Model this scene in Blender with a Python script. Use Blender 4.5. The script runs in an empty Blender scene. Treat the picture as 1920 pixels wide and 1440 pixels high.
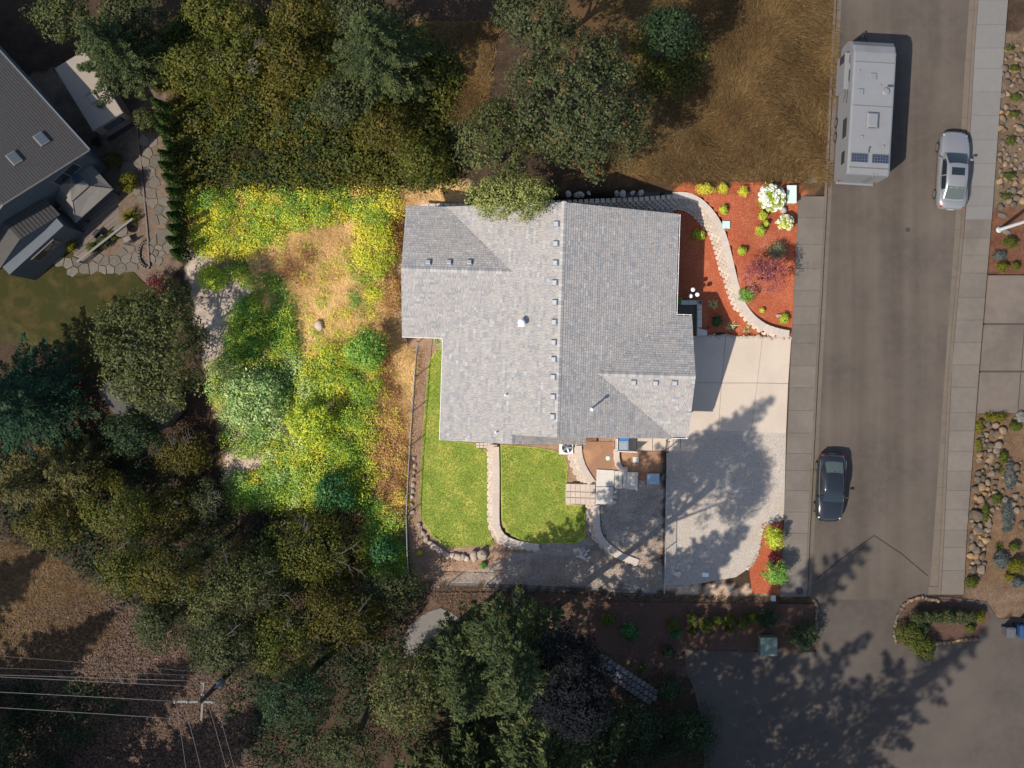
import bpy, math, random
import numpy as np
from mathutils import Vector, Matrix
from mathutils.geometry import delaunay_2d_cdt

random.seed(11)
rng = np.random.default_rng(11)
SC = bpy.context.scene
COL = SC.collection
R = math.radians

# ------------------------------------------------------------------ camera, sky, sun, exposure
H, F = 65.0, 1950.0            # drone height over the street (m), focal length in pixels of a 1920 px wide frame
cam = bpy.data.cameras.new('camera')
cam.sensor_width = 36.0
cam.lens = 36.0 * F / 1920.0
cam.clip_end = 2000
cam_o = bpy.data.objects.new('camera', cam)
cam_o.location = (0, 0, H)
COL.objects.link(cam_o)
SC.camera = cam_o

SUN_EL, SUN_AZ = R(48.0), R(37.6)      # shadows run up and to the right, 37.6 degrees above the x axis
world = bpy.data.worlds.new('World')
SC.world = world
world.use_nodes = True
wn = world.node_tree
bg = wn.nodes['Background']
sky = wn.nodes.new('ShaderNodeTexSky')
sky.sky_type = 'NISHITA'
sky.sun_disc = False
sky.sun_elevation = SUN_EL
sky.sun_rotation = math.atan2(-math.cos(SUN_AZ), -math.sin(SUN_AZ))
sky.air_density = 1.0
sky.dust_density = 1.0
wn.links.new(sky.outputs['Color'], bg.inputs['Color'])
bg.inputs['Strength'].default_value = 0.145
sun = bpy.data.lights.new('sun', 'SUN')
sun.energy = 4.6
sun.angle = R(0.55)
sun.color = (1.0, 0.93, 0.83)
sun_o = bpy.data.objects.new('sun', sun)
ldir = Vector((math.cos(SUN_AZ) * math.cos(SUN_EL), math.sin(SUN_AZ) * math.cos(SUN_EL), -math.sin(SUN_EL)))
sun_o.rotation_euler = ldir.to_track_quat('-Z', 'Y').to_euler()
sun_o.location = (-40, -30, 60)
COL.objects.link(sun_o)
SC.view_settings.view_transform = 'Standard'
SC.view_settings.look = 'None'
SC.view_settings.exposure = 0.45
SC.view_settings.gamma = 1.0
SC.view_settings.use_curve_mapping = False
SC.render.engine = 'CYCLES'
SC.cycles.max_bounces = 5
SC.cycles.diffuse_bounces = 3
SC.cycles.glossy_bounces = 2
SC.cycles.transmission_bounces = 3
SC.cycles.transparent_max_bounces = 4
SC.cycles.use_denoising = True

# ------------------------------------------------------------------ helpers: coordinates
def W(px, py, z=0.0):
    return Vector(((px - 960) / F * (H - z), -(py - 720) / F * (H - z), z))

WALL_S = [(1262, 367), (1285, 367), (1308, 376), (1330, 396), (1346, 420), (1357, 447), (1366, 480), (1374, 515),
          (1382, 545), (1393, 572), (1410, 595), (1432, 612), (1455, 621), (1478, 626)]
WS_Q = np.array([p[1] for p in WALL_S[1:]], float)
WS_P = np.array([p[0] for p in WALL_S[1:]], float)
B_Q = [828, 842, 860, 880, 905, 940, 946, 990, 1012, 1030, 1046, 1058]
B_P = [1080, 1081, 1084, 1092, 1110, 1112, 1117, 1120, 1129, 1143, 1166, 1190]

def sstep(a, b, x):
    t = np.clip((x - a) / (b - a), 0, 1)
    return t * t * (3 - 2 * t)

def hgt(X, Y):
    """terrain height; zones are written in plan units of 1/30 m with the origin at (960, 720)"""
    X = np.asarray(X, float); Y = np.asarray(Y, float)
    p = X * 30 + 960; q = 720 - Y * 30
    south = np.interp(p, [-900, 0, 350, 770, 930, 1100, 1200, 3000], [-4.6, -4.3, -3.6, -1.6, -1.5, -.75, 0, 0])
    north = np.interp(p, [-900, 0, 350, 700, 870, 1050, 1250, 1450, 1545, 3000], [-4.6, -4.3, -3.3, -.8, .5, .9, .9, .6, 0, 0])
    wl = np.interp(p, [740, 880, 1050, 1262], [386, 386, 373, 366])
    w_left = sstep(600, 380, q)
    w_right = (q < wl).astype(float)
    k = sstep(700, 745, p)
    w = w_left * (1 - k) + w_right * k
    h = north * w + south * (1 - w)
    # house pad, driveway side
    pad = (p > 1300) & (q >= wl)
    # front garden behind the curved wall
    xw = np.interp(q, WS_Q, WS_P)
    hw = np.interp(q, [366, 470, 580, 628], [.9, .8, .55, .22])
    g = (q >= 366) & (q <= 628) & (p > xw) & (p < 1500)
    h = np.where(g, hw * sstep(1492, 1370, p), h)
    h = np.where((q >= wl) & (p > 1120) & ~g & (q < 1120), 0.0, h)
    # yard terraces
    xb = np.interp(q, B_Q, B_P)
    x1 = np.interp(q, [828, 985, 1008, 1022, 1030], [931, 931, 943, 972, 1013])
    y = (q > 826) & (q < 1030)
    h = np.where(y & (p > x1) & (p <= xb), -0.9, h)
    h = np.where(y & (p > xb), 0.0, h)
    h = np.where(y & (p <= x1) & (p > 780), -1.6, h)
    h = np.where((q >= 600) & (q <= 826) & (p > 780) & (p < 1100), -1.6, h)
    s2 = (q >= 1030) & (q < 1120) & (p > 780)
    h = np.where(s2, np.interp(p, [780, 1010, 1130, 1200], [-1.62, -1.25, -.5, 0]), h)
    h = np.where(s2 & (p > xb) & (q < 1058), 0.0, h)
    h = np.where(q >= 1120, np.interp(p, [-900, 0, 350, 770, 930, 1085, 3000], [-4.6, -4.3, -3.6, -1.6, -1.2, 0, 0]), h)
    return h

def GZ(px, py):
    z = 0.0
    for _ in range(8):
        v = W(px, py, z)
        z = float(hgt(v.x, v.y))
    return z

def G(px, py, dz=0.0):
    z = GZ(px, py)
    v = W(px, py, z)
    v.z = z + dz
    return v

def poly_world(poly, z=None):
    return [(G(*p) if z is None else W(p[0], p[1], z)) for p in poly]

def in_poly(P, poly):
    x, y = P[:, 0], P[:, 1]
    c = np.zeros(len(P), bool)
    n = len(poly)
    for i in range(n):
        x1, y1 = poly[i][0], poly[i][1]; x2, y2 = poly[(i + 1) % n][0], poly[(i + 1) % n][1]
        if y1 == y2: continue
        c ^= ((y1 > y) != (y2 > y)) & (x < (x2 - x1) * (y - y1) / (y2 - y1) + x1)
    return c

def resample(pts, step):
    pts = [Vector(p) for p in pts]
    out = [pts[0].copy()]
    for a, b in zip(pts[:-1], pts[1:]):
        L = (b - a).length
        n = max(1, int(round(L / step)))
        for i in range(1, n + 1):
            out.append(a.lerp(b, i / n))
    return out

def smooth_path(pts, n=8):
    P = [Vector(p) for p in pts]
    out = []
    for i in range(len(P) - 1):
        p0 = P[max(i - 1, 0)]; p1 = P[i]; p2 = P[i + 1]; p3 = P[min(i + 2, len(P) - 1)]
        for k in range(n):
            t = k / n
            out.append(0.5 * ((2 * p1) + (p2 - p0) * t + (2 * p0 - 5 * p1 + 4 * p2 - p3) * t * t + (3 * p1 - p0 - 3 * p2 + p3) * t ** 3))
    out.append(P[-1])
    return out

# ------------------------------------------------------------------ helpers: materials
def ramp_set(r, stops):
    el = r.color_ramp.elements
    while len(el) > 1: el.remove(el[-1])
    el[0].position = stops[0][0]; el[0].color = (*stops[0][1], 1)
    for p, c in stops[1:]:
        e = el.new(p); e.color = (*c, 1)

MATS = {}
def M(name, c1, c2=None, scale=6.0, rough=.85, bump=0.0, bscale=30.0, metal=0.0, spec=.25, rv=0.0, c3=None, scale3=.6, lo3=.5, hi3=.68,
      attr=None, coat=0.0, streak=None):
    """procedural surface: noise mix of two colours, a larger mottling colour, fine relief, a per-object random shade"""
    m = bpy.data.materials.new(name); m.use_nodes = True
    nt = m.node_tree; N = nt.nodes; L = nt.links
    b = N['Principled BSDF']
    b.inputs['Roughness'].default_value = rough
    b.inputs['Metallic'].default_value = metal
    b.inputs['Specular IOR Level'].default_value = spec
    b.inputs['Coat Weight'].default_value = coat
    geo = N.new('ShaderNodeNewGeometry')
    out = None
    if c2 is None: c2 = tuple(x * .82 for x in c1)
    nz = N.new('ShaderNodeTexNoise'); nz.inputs['Scale'].default_value = scale; nz.inputs['Detail'].default_value = 6; nz.inputs['Roughness'].default_value = .65
    L.new(geo.outputs['Position'], nz.inputs['Vector'])
    rp = N.new('ShaderNodeValToRGB'); ramp_set(rp, [(.32, c1), (.68, c2)])
    L.new(nz.outputs['Fac'], rp.inputs['Fac'])
    out = rp.outputs['Color']
    if attr:
        at = N.new('ShaderNodeAttribute'); at.attribute_name = 'rnd'
        ar = N.new('ShaderNodeValToRGB'); ramp_set(ar, attr); L.new(at.outputs['Fac'], ar.inputs['Fac'])
        mx = N.new('ShaderNodeMix'); mx.data_type = 'RGBA'; mx.blend_type = 'MULTIPLY'; mx.inputs['Factor'].default_value = 1
        L.new(out, mx.inputs['A']); L.new(ar.outputs['Color'], mx.inputs['B']); out = mx.outputs['Result']
    if c3 is not None:
        n3 = N.new('ShaderNodeTexNoise'); n3.inputs['Scale'].default_value = scale3; n3.inputs['Detail'].default_value = 5; n3.inputs['Roughness'].default_value = .6
        L.new(geo.outputs['Position'], n3.inputs['Vector'])
        r3 = N.new('ShaderNodeValToRGB'); ramp_set(r3, [(lo3, (0, 0, 0)), (hi3, (1, 1, 1))]); L.new(n3.outputs['Fac'], r3.inputs['Fac'])
        mx = N.new('ShaderNodeMix'); mx.data_type = 'RGBA'
        L.new(r3.outputs['Color'], mx.inputs['Factor']); L.new(out, mx.inputs['A']); mx.inputs['B'].default_value = (*c3, 1)
        out = mx.outputs['Result']
    if streak:      # worn wheel tracks along the street
        mp = N.new('ShaderNodeMapping'); mp.inputs['Rotation'].default_value = (0, 0, R(2.9)); mp.inputs['Scale'].default_value = (1.0, .035, 1)
        L.new(geo.outputs['Position'], mp.inputs['Vector'])
        ns = N.new('ShaderNodeTexNoise'); ns.inputs['Scale'].default_value = .9; ns.inputs['Detail'].default_value = 4; L.new(mp.outputs['Vector'], ns.inputs['Vector'])
        ms = N.new('ShaderNodeMapRange'); ms.inputs['From Min'].default_value = .35; ms.inputs['From Max'].default_value = .65
        ms.inputs['To Min'].default_value, ms.inputs['To Max'].default_value = streak; L.new(ns.outputs['Fac'], ms.inputs['Value'])
        vs = N.new('ShaderNodeVectorMath'); vs.operation = 'SCALE'; L.new(out, vs.inputs[0]); L.new(ms.outputs['Result'], vs.inputs['Scale']); out = vs.outputs['Vector']
    if rv:
        oi = N.new('ShaderNodeObjectInfo')
        mr = N.new('ShaderNodeMapRange'); mr.inputs['To Min'].default_value = 1 - rv; mr.inputs['To Max'].default_value = 1 + rv
        L.new(oi.outputs['Random'], mr.inputs['Value'])
        mx = N.new('ShaderNodeVectorMath'); mx.operation = 'SCALE'
        L.new(out, mx.inputs[0]); L.new(mr.outputs['Result'], mx.inputs['Scale']); out = mx.outputs['Vector']
    L.new(out, b.inputs['Base Color'])
    if bump:
        nb = N.new('ShaderNodeTexNoise'); nb.inputs['Scale'].default_value = bscale; nb.inputs['Detail'].default_value = 5; nb.inputs['Roughness'].default_value = .7
        L.new(geo.outputs['Position'], nb.inputs['Vector'])
        bp = N.new('ShaderNodeBump'); bp.inputs['Strength'].default_value = bump; bp.inputs['Distance'].default_value = .03
        L.new(nb.outputs['Fac'], bp.inputs['Height']); L.new(bp.outputs['Normal'], b.inputs['Normal'])
    MATS[name] = m
    return m

def LEAF(name, stops, trans=.25, rough=.55):
    m = bpy.data.materials.new(name); m.use_nodes = True
    nt = m.node_tree; N = nt.nodes; L = nt.links
    b = N['Principled BSDF']; b.inputs['Roughness'].default_value = rough; b.inputs['Specular IOR Level'].default_value = .15
    at = N.new('ShaderNodeAttribute'); at.attribute_name = 'rnd'
    rp = N.new('ShaderNodeValToRGB'); ramp_set(rp, stops); L.new(at.outputs['Fac'], rp.inputs['Fac'])
    L.new(rp.outputs['Color'], b.inputs['Base Color'])
    tr = N.new('ShaderNodeBsdfTranslucent'); L.new(rp.outputs['Color'], tr.inputs['Color'])
    mx = N.new('ShaderNodeMixShader'); mx.inputs['Fac'].default_value = trans
    L.new(b.outputs[0], mx.inputs[1]); L.new(tr.outputs[0], mx.inputs[2])
    L.new(mx.outputs[0], N['Material Output'].inputs['Surface'])
    MATS[name] = m
    return m

def GLASS(name, col, rough=.06):
    m = bpy.data.materials.new(name); m.use_nodes = True
    b = m.node_tree.nodes['Principled BSDF']
    b.inputs['Base Color'].default_value = (*col, 1); b.inputs['Roughness'].default_value = rough; b.inputs['Specular IOR Level'].default_value = .6
    MATS[name] = m
    return m

# ------------------------------------------------------------------ helpers: objects
def tag(o, label=None, cat=None, group=None, kind=None):
    if label: o['label'] = label
    if cat: o['category'] = cat
    if group: o['group'] = group
    if kind: o['kind'] = kind
    return o

def empty(name, loc=(0, 0, 0), rz=0.0, label=None, cat=None, group=None, kind=None):
    o = bpy.data.objects.new(name, None)
    o.empty_display_size = .2
    o.location = loc; o.rotation_euler = (0, 0, rz)
    COL.objects.link(o)
    return tag(o, label, cat, group, kind)

def place(name, mesh, parent=None, loc=(0, 0, 0), rot=(0, 0, 0), scale=(1, 1, 1), mat=None):
    o = bpy.data.objects.new(name, mesh)
    if parent is not None: o.parent = parent
    o.location = loc; o.rotation_euler = rot; o.scale = scale
    COL.objects.link(o)
    return o

def copy_tree(o, parent=None):
    c = o.copy(); COL.objects.link(c)
    if parent is not None: c.parent = parent
    for ch in o.children: copy_tree(ch, c)
    return c

class MB:
    """collects faces; build() links them as ONE mesh object (coordinates relative to its parent)"""
    def __init__(s): s.v = []; s.f = []; s.mi = []; s.cur = 0
    def add(s, vs, fs):
        n = len(s.v); s.v += [tuple(v) for v in vs]
        for f in fs: s.f.append(tuple(n + i for i in f)); s.mi.append(s.cur)
        return s
    def box(s, c, size, rz=0.0, bev=0.0):
        cx, cy, cz = c; x, y, z = size[0] / 2, size[1] / 2, size[2] / 2
        if bev:
            b = min(bev, x * .9, y * .9, z * .9)
            vs = []
            for zz, k in ((-z, 0), (z - b, 0), (z, b)):
                vs += [(-x + k, -y + k, zz), (x - k, -y + k, zz), (x - k, y - k, zz), (-x + k, y - k, zz)]
            fs = [(3, 2, 1, 0), (8, 9, 10, 11)]
            for l in (0, 4):
                for i in range(4): fs.append((l + i, l + (i + 1) % 4, l + 4 + (i + 1) % 4, l + 4 + i))
        else:
            vs = [(-x, -y, -z), (x, -y, -z), (x, y, -z), (-x, y, -z), (-x, -y, z), (x, -y, z), (x, y, z), (-x, y, z)]
            fs = [(3, 2, 1, 0), (4, 5, 6, 7), (0, 1, 5, 4), (1, 2, 6, 5), (2, 3, 7, 6), (3, 0, 4, 7)]
        ca, sa = math.cos(rz), math.sin(rz)
        return s.add([(cx + a * ca - b2 * sa, cy + a * sa + b2 * ca, cz + c2) for a, b2, c2 in vs], fs)
    def prism(s, poly, z0, z1, bev=0.0):
        n = len(poly)
        a = sum(poly[i][0] * poly[(i + 1) % n][1] - poly[(i + 1) % n][0] * poly[i][1] for i in range(n))
        if a < 0: poly = poly[::-1]
        vs = [(p[0], p[1], z0) for p in poly] + [(p[0], p[1], z1 - bev) for p in poly]
        fs = [tuple(range(n - 1, -1, -1))] + [(i, (i + 1) % n, n + (i + 1) % n, n + i) for i in range(n)]
        if bev:
            cx = sum(p[0] for p in poly) / n; cy = sum(p[1] for p in poly) / n
            for p in poly:
                d = math.hypot(p[0] - cx, p[1] - cy) or 1
                k = 1 - min(bev / d, .3)
                vs.append((cx + (p[0] - cx) * k, cy + (p[1] - cy) * k, z1))
            fs += [(n + i, n + (i + 1) % n, 2 * n + (i + 1) % n, 2 * n + i) for i in range(n)] + [tuple(range(2 * n, 3 * n))]
        else:
            fs.append(tuple(range(n, 2 * n)))
        return s.add(vs, fs)
    def tube(s, pts, rad, n=6, cap=True):
        pts = [Vector(p) for p in pts]
        if not hasattr(rad, '__len__'): rad = [rad] * len(pts)
        vs = []; m = len(pts)
        for i, p in enumerate(pts):
            d = (pts[min(i + 1, m - 1)] - pts[max(i - 1, 0)]).normalized()
            u = d.cross(Vector((0, 0, 1)))
            if u.length < 1e-3: u = Vector((1, 0, 0))
            u.normalize(); w = d.cross(u)
            for k in range(n):
                a = 2 * math.pi * k / n
                vs.append(p + (u * math.cos(a) + w * math.sin(a)) * rad[i])
        fs = []
        for i in range(m - 1):
            for k in range(n): fs.append((i * n + k, i * n + (k + 1) % n, (i + 1) * n + (k + 1) % n, (i + 1) * n + k))
        if cap: fs += [tuple(range(n - 1, -1, -1)), tuple((m - 1) * n + k for k in range(n))]
        return s.add(vs, fs)
    def lathe(s, prof, n=12, c=(0, 0, 0)):
        vs = []; m = len(prof)
        for r, z in prof:
            for k in range(n):
                a = 2 * math.pi * k / n; vs.append((c[0] + r * math.cos(a), c[1] + r * math.sin(a), c[2] + z))
        fs = [(i * n + k, i * n + (k + 1) % n, (i + 1) * n + (k + 1) % n, (i + 1) * n + k) for i in range(m - 1) for k in range(n)]
        fs += [tuple(range(n - 1, -1, -1)), tuple((m - 1) * n + k for k in range(n))]
        return s.add(vs, fs)
    def mesh(s, name, mats, smooth=False):
        me = bpy.data.meshes.new(name)
        me.from_pydata(s.v, [], s.f)
        for m in (mats if isinstance(mats, (list, tuple)) else [mats]):
            me.materials.append(MATS[m] if isinstance(m, str) else m)
        if s.cur: me.polygons.foreach_set('material_index', s.mi)
        if smooth: me.polygons.foreach_set('use_smooth', [True] * len(me.polygons))
        me.update()
        return me
    def build(s, name, mats, parent=None, smooth=False, **k):
        return place(name, s.mesh(name, mats, smooth), parent, **k)

def sheet(name, poly_px, mat, off=0.0, z=None, grid=.6, kind='structure', parent=None, jag=0.0):
    """a sheet draped over the terrain inside an outline (given in pixels of the photograph)"""
    b = [p.to_2d() for p in poly_world(poly_px, z)]
    b = [v.to_2d() for v in resample([Vector((p.x, p.y, 0)) for p in b] + [Vector((b[0].x, b[0].y, 0))], grid)][:-1]
    if jag: b = [p + Vector((random.uniform(-jag, jag), random.uniform(-jag, jag))) for p in b]
    n = len(b)
    xs = [p.x for p in b]; ys = [p.y for p in b]
    gx, gy = np.meshgrid(np.arange(min(xs), max(xs), grid), np.arange(min(ys), max(ys), grid))
    P = np.stack([gx.ravel(), gy.ravel()], 1)
    P = P[in_poly(P, b)] if z is None else P[:0]
    vs = b + [Vector(p) for p in P]
    r = delaunay_2d_cdt(vs, [(i, (i + 1) % n) for i in range(n)], [list(range(n))], 1, 1e-4)
    V = np.array([(v.x, v.y) for v in r[0]])
    zz = np.full(len(V), z) if z is not None else hgt(V[:, 0], V[:, 1])
    me = bpy.data.meshes.new(name)
    me.from_pydata([(x, y, h + off) for (x, y), h in zip(V, zz)], [], r[2])
    me.materials.append(MATS[mat])
    me.update()
    if len(me.polygons) and me.polygons[0].normal.z < 0: me.flip_normals()
    o = place(name, me, parent)
    if kind and parent is None: o['kind'] = kind
    return o

# ------------------------------------------------------------------ helpers: foliage
def leaf_mesh(name, C, size, rnd, mat, up=.7, asp=.55, T=None, N=None):
    C = np.asarray(C, float); n = len(C)
    size = np.broadcast_to(np.asarray(size, float), (n,)) * rng.uniform(.7, 1.3, n)
    nor = rng.normal(size=(n, 3)) * (1.0 if N is None else .55) + np.array([0, 0, up * (2.0 if N is None else .9)])
    if N is not None: nor = nor + np.asarray(N, float) * 1.1
    nor /= np.linalg.norm(nor, axis=1, keepdims=True)
    t = rng.normal(size=(n, 3)) if T is None else np.asarray(T, float) + rng.normal(size=(n, 3)) * .25
    t -= nor * np.sum(t * nor, axis=1, keepdims=True); t /= np.linalg.norm(t, axis=1, keepdims=True) + 1e-9
    b = np.cross(nor, t)
    s = size[:, None]
    V = np.stack([C - t * s * .5, C + b * s * asp * .5 - t * s * .05, C + t * s * .5, C - b * s * asp * .5 - t * s * .05], 1).reshape(-1, 3)
    me = bpy.data.meshes.new(name)
    me.vertices.add(4 * n); me.vertices.foreach_set('co', V.astype(np.float32).ravel())
    me.loops.add(4 * n); me.loops.foreach_set('vertex_index', np.arange(4 * n, dtype=np.int32))
    me.polygons.add(n); me.polygons.foreach_set('loop_start', np.arange(0, 4 * n, 4, dtype=np.int32))
    a = me.attributes.new('rnd', 'FLOAT', 'FACE'); a.data.foreach_set('value', np.clip(rnd, 0, 1).astype(np.float32))
    me.materials.append(MATS[mat])
    me.update(calc_edges=True)
    return me

def crown(radii, nclump, per, cr, shell=.55, low=-.35):
    """leaf positions of a lumpy crown round the origin: clumps spread through an uneven ellipsoid"""
    radii = np.array(radii, float)
    d = rng.normal(size=(nclump * 3, 3)); d /= np.linalg.norm(d, axis=1, keepdims=True)
    d = d[d[:, 2] > low][:nclump]
    m = len(d) // 2      # half of the clumps are spread evenly over the top as seen from above
    rr_ = np.sqrt(rng.random(m)); aa_ = rng.uniform(0, 6.2832, m)
    d[:m] = np.stack([np.cos(aa_) * rr_, np.sin(aa_) * rr_, np.sqrt(1 - rr_ ** 2)], 1)
    nl = 9
    ld = rng.normal(size=(nl, 3)); ld /= np.linalg.norm(ld, axis=1, keepdims=True)
    lump = .82 + .3 * np.max(np.clip((d @ ld.T - .55) / .45, 0, 1), axis=1)
    rr = rng.uniform(shell, 1, len(d)) ** .6 * lump
    cc = d * rr[:, None] * radii
    tone = rng.normal(0, .12, len(d))
    idx = np.repeat(np.arange(len(d)), per)
    g = rng.normal(size=(len(idx), 3))
    gn = g / np.linalg.norm(g, axis=1, keepdims=True)
    g = gn * rng.uniform(.35, 1.05, len(idx))[:, None] ** .6 * np.array([1, 1, .75]) * cr * (.45 + .6 * rng.random(len(d)))[idx][:, None]
    N = gn * .8 + d[idx] * .5
    return cc[idx] + g, np.clip(.5 + tone[idx] + rng.normal(0, .13, len(idx)), 0, 1), cc, N

def limbs(mb, base_r, hs, tips, n=7):
    """tapered trunk with limbs running to crown points (tips: list of vectors)"""
    top = Vector((random.uniform(-.15, .15), random.uniform(-.15, .15), hs))
    mb.tube([(0, 0, -.3), (0, 0, .15), (top.x * .5, top.y * .5, hs * .5), top], [base_r * 1.3, base_r, base_r * .8, base_r * .62], n)
    for t in tips:
        t = Vector(t)
        s = Vector((top.x * .8, top.y * .8, hs * random.uniform(.7, .98)))
        m = s.lerp(t, .5) + Vector((random.uniform(-.2, .2), random.uniform(-.2, .2), random.uniform(.0, .4)))
        mb.tube([s, m, t], [base_r * .42, base_r * .26, base_r * .07], 5)

def broad_tree(name, px, py, rx, ry, top, label, mat, leaf=.2, dens=1.0, group=None, flat=.75, bare=0, cat='tree', trunk='bark', clump=.75, low=-.35):
    """crown centre and radii are given in pixels; top is the height of the crown's top above the ground"""
    zc = None; z0 = -1.5
    rm = (rx + ry) / 2 / 30.0
    rz_ = min(rm * flat, top * .46)
    for _ in range(6):
        c = W(px, py, z0 + top - rz_)
        z0 = float(hgt(c.x, c.y))
    c = W(px, py, z0 + top - rz_)
    sc = (H - c.z) / F
    rad = (rx * sc, ry * sc, rz_)
    area = math.pi * rad[0] * rad[1]
    ncl = int(area * 2.0 * dens / (clump ** 2)) + 12
    per = int(58 * (clump / .75) ** 2 * (.2 / leaf) ** 1.3)
    P, rnd, cc, NN = crown((rad[0] - clump * .5, rad[1] - clump * .5, rad[2]), ncl, per, clump, low=low)
    e = empty(name, (c.x, c.y, z0), 0, label, cat, group)
    hz = top - rz_
    mb = MB()
    pick = cc[rng.permutation(len(cc))[:7]] * .8
    limbs(mb, min(.24, max(.06, .03 * top)), max(.3, hz - rz_ * .35), [(p[0], p[1], p[2] + hz) for p in pick])
    tr = mb.build('trunk', trunk, e, True)
    if bare:
        mb = MB()
        for _ in range(bare):
            a = random.uniform(0, 6.28); k = random.uniform(.55, 1.0)
            s0 = Vector((math.cos(a) * rad[0] * .15, math.sin(a) * rad[1] * .15, hz + rz_ * .2))
            t0 = Vector((math.cos(a) * rad[0] * k, math.sin(a) * rad[1] * k, hz + rz_ * random.uniform(.75, 1.0)))
            mid = s0.lerp(t0, .5) + Vector((random.uniform(-.4, .4), random.uniform(-.4, .4), .5))
            mb.tube([s0, mid, t0], [.05, .03, .008], 4)
            out = (t0 - s0).normalized()
            for _ in range(9):
                f = random.uniform(.1, .97); q0 = (s0.lerp(mid, f * 2) if f < .5 else mid.lerp(t0, f * 2 - 1))
                sd = Vector((-out.y, out.x, 0)) * random.choice((-1, 1))
                q1 = q0 + (out * random.uniform(.5, .9) + sd * random.uniform(.3, .8) + Vector((0, 0, random.uniform(.0, .35)))) * random.uniform(.4, .9)
                qm = q0.lerp(q1, .5) + Vector((random.uniform(-.1, .1), random.uniform(-.1, .1), .05))
                mb.tube([q0, qm, q1], [.018, .012, .004], 3)
        mb.build('bare_branch', 'deadwood', e)
    place('crown', leaf_mesh('crown', P + np.array([0, 0, hz]), leaf, rnd, mat, up=.3, N=NN), e)
    return e

def conifer_pts(h, rb, zs, n_wh, dens=1.0, droop=.25, arms=5):
    C = []; T = []; rnd = []
    for z in np.linspace(zs, h * .985, n_wh):
        f = (z - zs) / (h - zs)
        r = rb * (1 - f) ** .85 * (.35 + .65 * min(1, f * 5 + .45)) + .12
        nb = int(arms + 3 * (1 - f))
        a0 = random.uniform(0, 6.28)
        for k in range(nb):
            a = a0 + 6.283 * k / nb + random.uniform(-.3, .3)
            rr = r * random.uniform(.68, 1.12)
            n = int(max(10, 30 * rr * dens))
            s = rng.random(n) ** .7 * rr
            wd = (.32 * (rr - s) + .10)
            lat = rng.uniform(-1, 1, n) * wd
            ca, sa = math.cos(a), math.sin(a)
            x = ca * s - sa * lat; y = sa * s + ca * lat
            zz = z + .18 * s - droop * (s ** 1.35) * .5 - np.abs(lat) * .25 + rng.normal(0, .05, n)
            C.append(np.stack([x, y, zz], 1))
            sg = np.sign(lat)
            T.append(np.stack([ca * 1.0 - sa * sg * .8, sa * 1.0 + ca * sg * .8, -.2 * np.ones(n)], 1))
            rnd.append(np.clip(.35 + .45 * s / rr + rng.normal(0, .14, n) + random.gauss(0, .08), 0, 1))
    return np.concatenate(C), np.concatenate(T), np.concatenate(rnd)

def conifer(name, base_px, h, rb, zs, label, mat, dens=1.0, leaf=.3, group=None, n_wh=None, trunk='bark', xy=None, asp=.4, cat='conifer', arms=5):
    g = G(*base_px) if xy is None else Vector((xy[0], xy[1], float(hgt(xy[0], xy[1]))))
    e = empty(name, g, 0, label, cat, group)
    P, T, rnd = conifer_pts(h, rb, zs, n_wh or int((h - zs) / .55) + 4, dens, arms=arms)
    mb = MB(); r0 = .010 * h + .04
    mb.tube([(0, 0, -.3), (0, 0, h * .3), (0, 0, h * .65), (0, 0, h * .97)], [r0 * 1.15, r0 * .85, r0 * .5, .02], 8)
    mb.build('trunk', trunk, e, True)
    place('crown', leaf_mesh('crown', P, leaf, rnd, mat, up=1.0, asp=asp, T=T), e)
    return e

def bush(name, px, py, r_px, h, label, mat, leaf=.1, dens=1.0, group=None, ry_px=None, cat='shrub', flowers=None, stem='bark'):
    g = G(px, py)
    for _ in range(3):
        v = W(px, py, g.z + h * .6); g = Vector((v.x, v.y, float(hgt(v.x, v.y))))
    e = empty(name, g, 0, label, cat, group)
    rx = r_px / 30.0; ry = (ry_px or r_px) / 30.0
    cl = max(.12, min(.4, rx * .45))
    ncl = int(9 * dens * rx * ry / cl ** 2) + 8
    per = int(16 * (cl / leaf) ** .9 * .9)
    P, rnd, cc, NN = crown((rx - cl * .3, ry - cl * .3, h * .52), ncl, per, cl, shell=.5, low=-.5)
    P[:, 2] = np.maximum(P[:, 2] + h * .48, .01)
    mb = MB()
    for k in range(5):
        a = 6.28 * k / 5 + random.uniform(-.3, .3)
        mb.tube([(0, 0, -.05), (math.cos(a) * rx * .3, math.sin(a) * ry * .3, h * .35), (math.cos(a) * rx * .6, math.sin(a) * ry * .6, h * .7)], [.03, .02, .006], 5)
    mb.build('stem', stem, e)
    place('foliage', leaf_mesh('foliage', P, leaf, rnd, mat, up=.4, N=NN), e)
    if flowers:
        fm, fn, fr = flowers
        k = 0
        d = rng.normal(size=(fn * 4, 3)); d /= np.linalg.norm(d, axis=1, keepdims=True); d = d[d[:, 2] > .1][:fn]
        me = flower_head(fm)
        for q in d:
            place('flower_head', me, e, (q[0] * rx * .92, q[1] * ry * .92, h * .48 + q[2] * h * .55), (random.uniform(-.4, .4), random.uniform(-.4, .4), random.uniform(0, 6)),
                  (fr * random.uniform(.8, 1.2),) * 3)
    return e

_FH = {}
def flower_head(mat):
    if mat not in _FH:
        d = rng.normal(size=(70, 3)); d /= np.linalg.norm(d, axis=1, keepdims=True)
        _FH[mat] = leaf_mesh('flower_head', d * np.array([1, 1, .75]), .75, rng.random(70), mat, up=.3, asp=.9)
    return _FH[mat]

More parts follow.
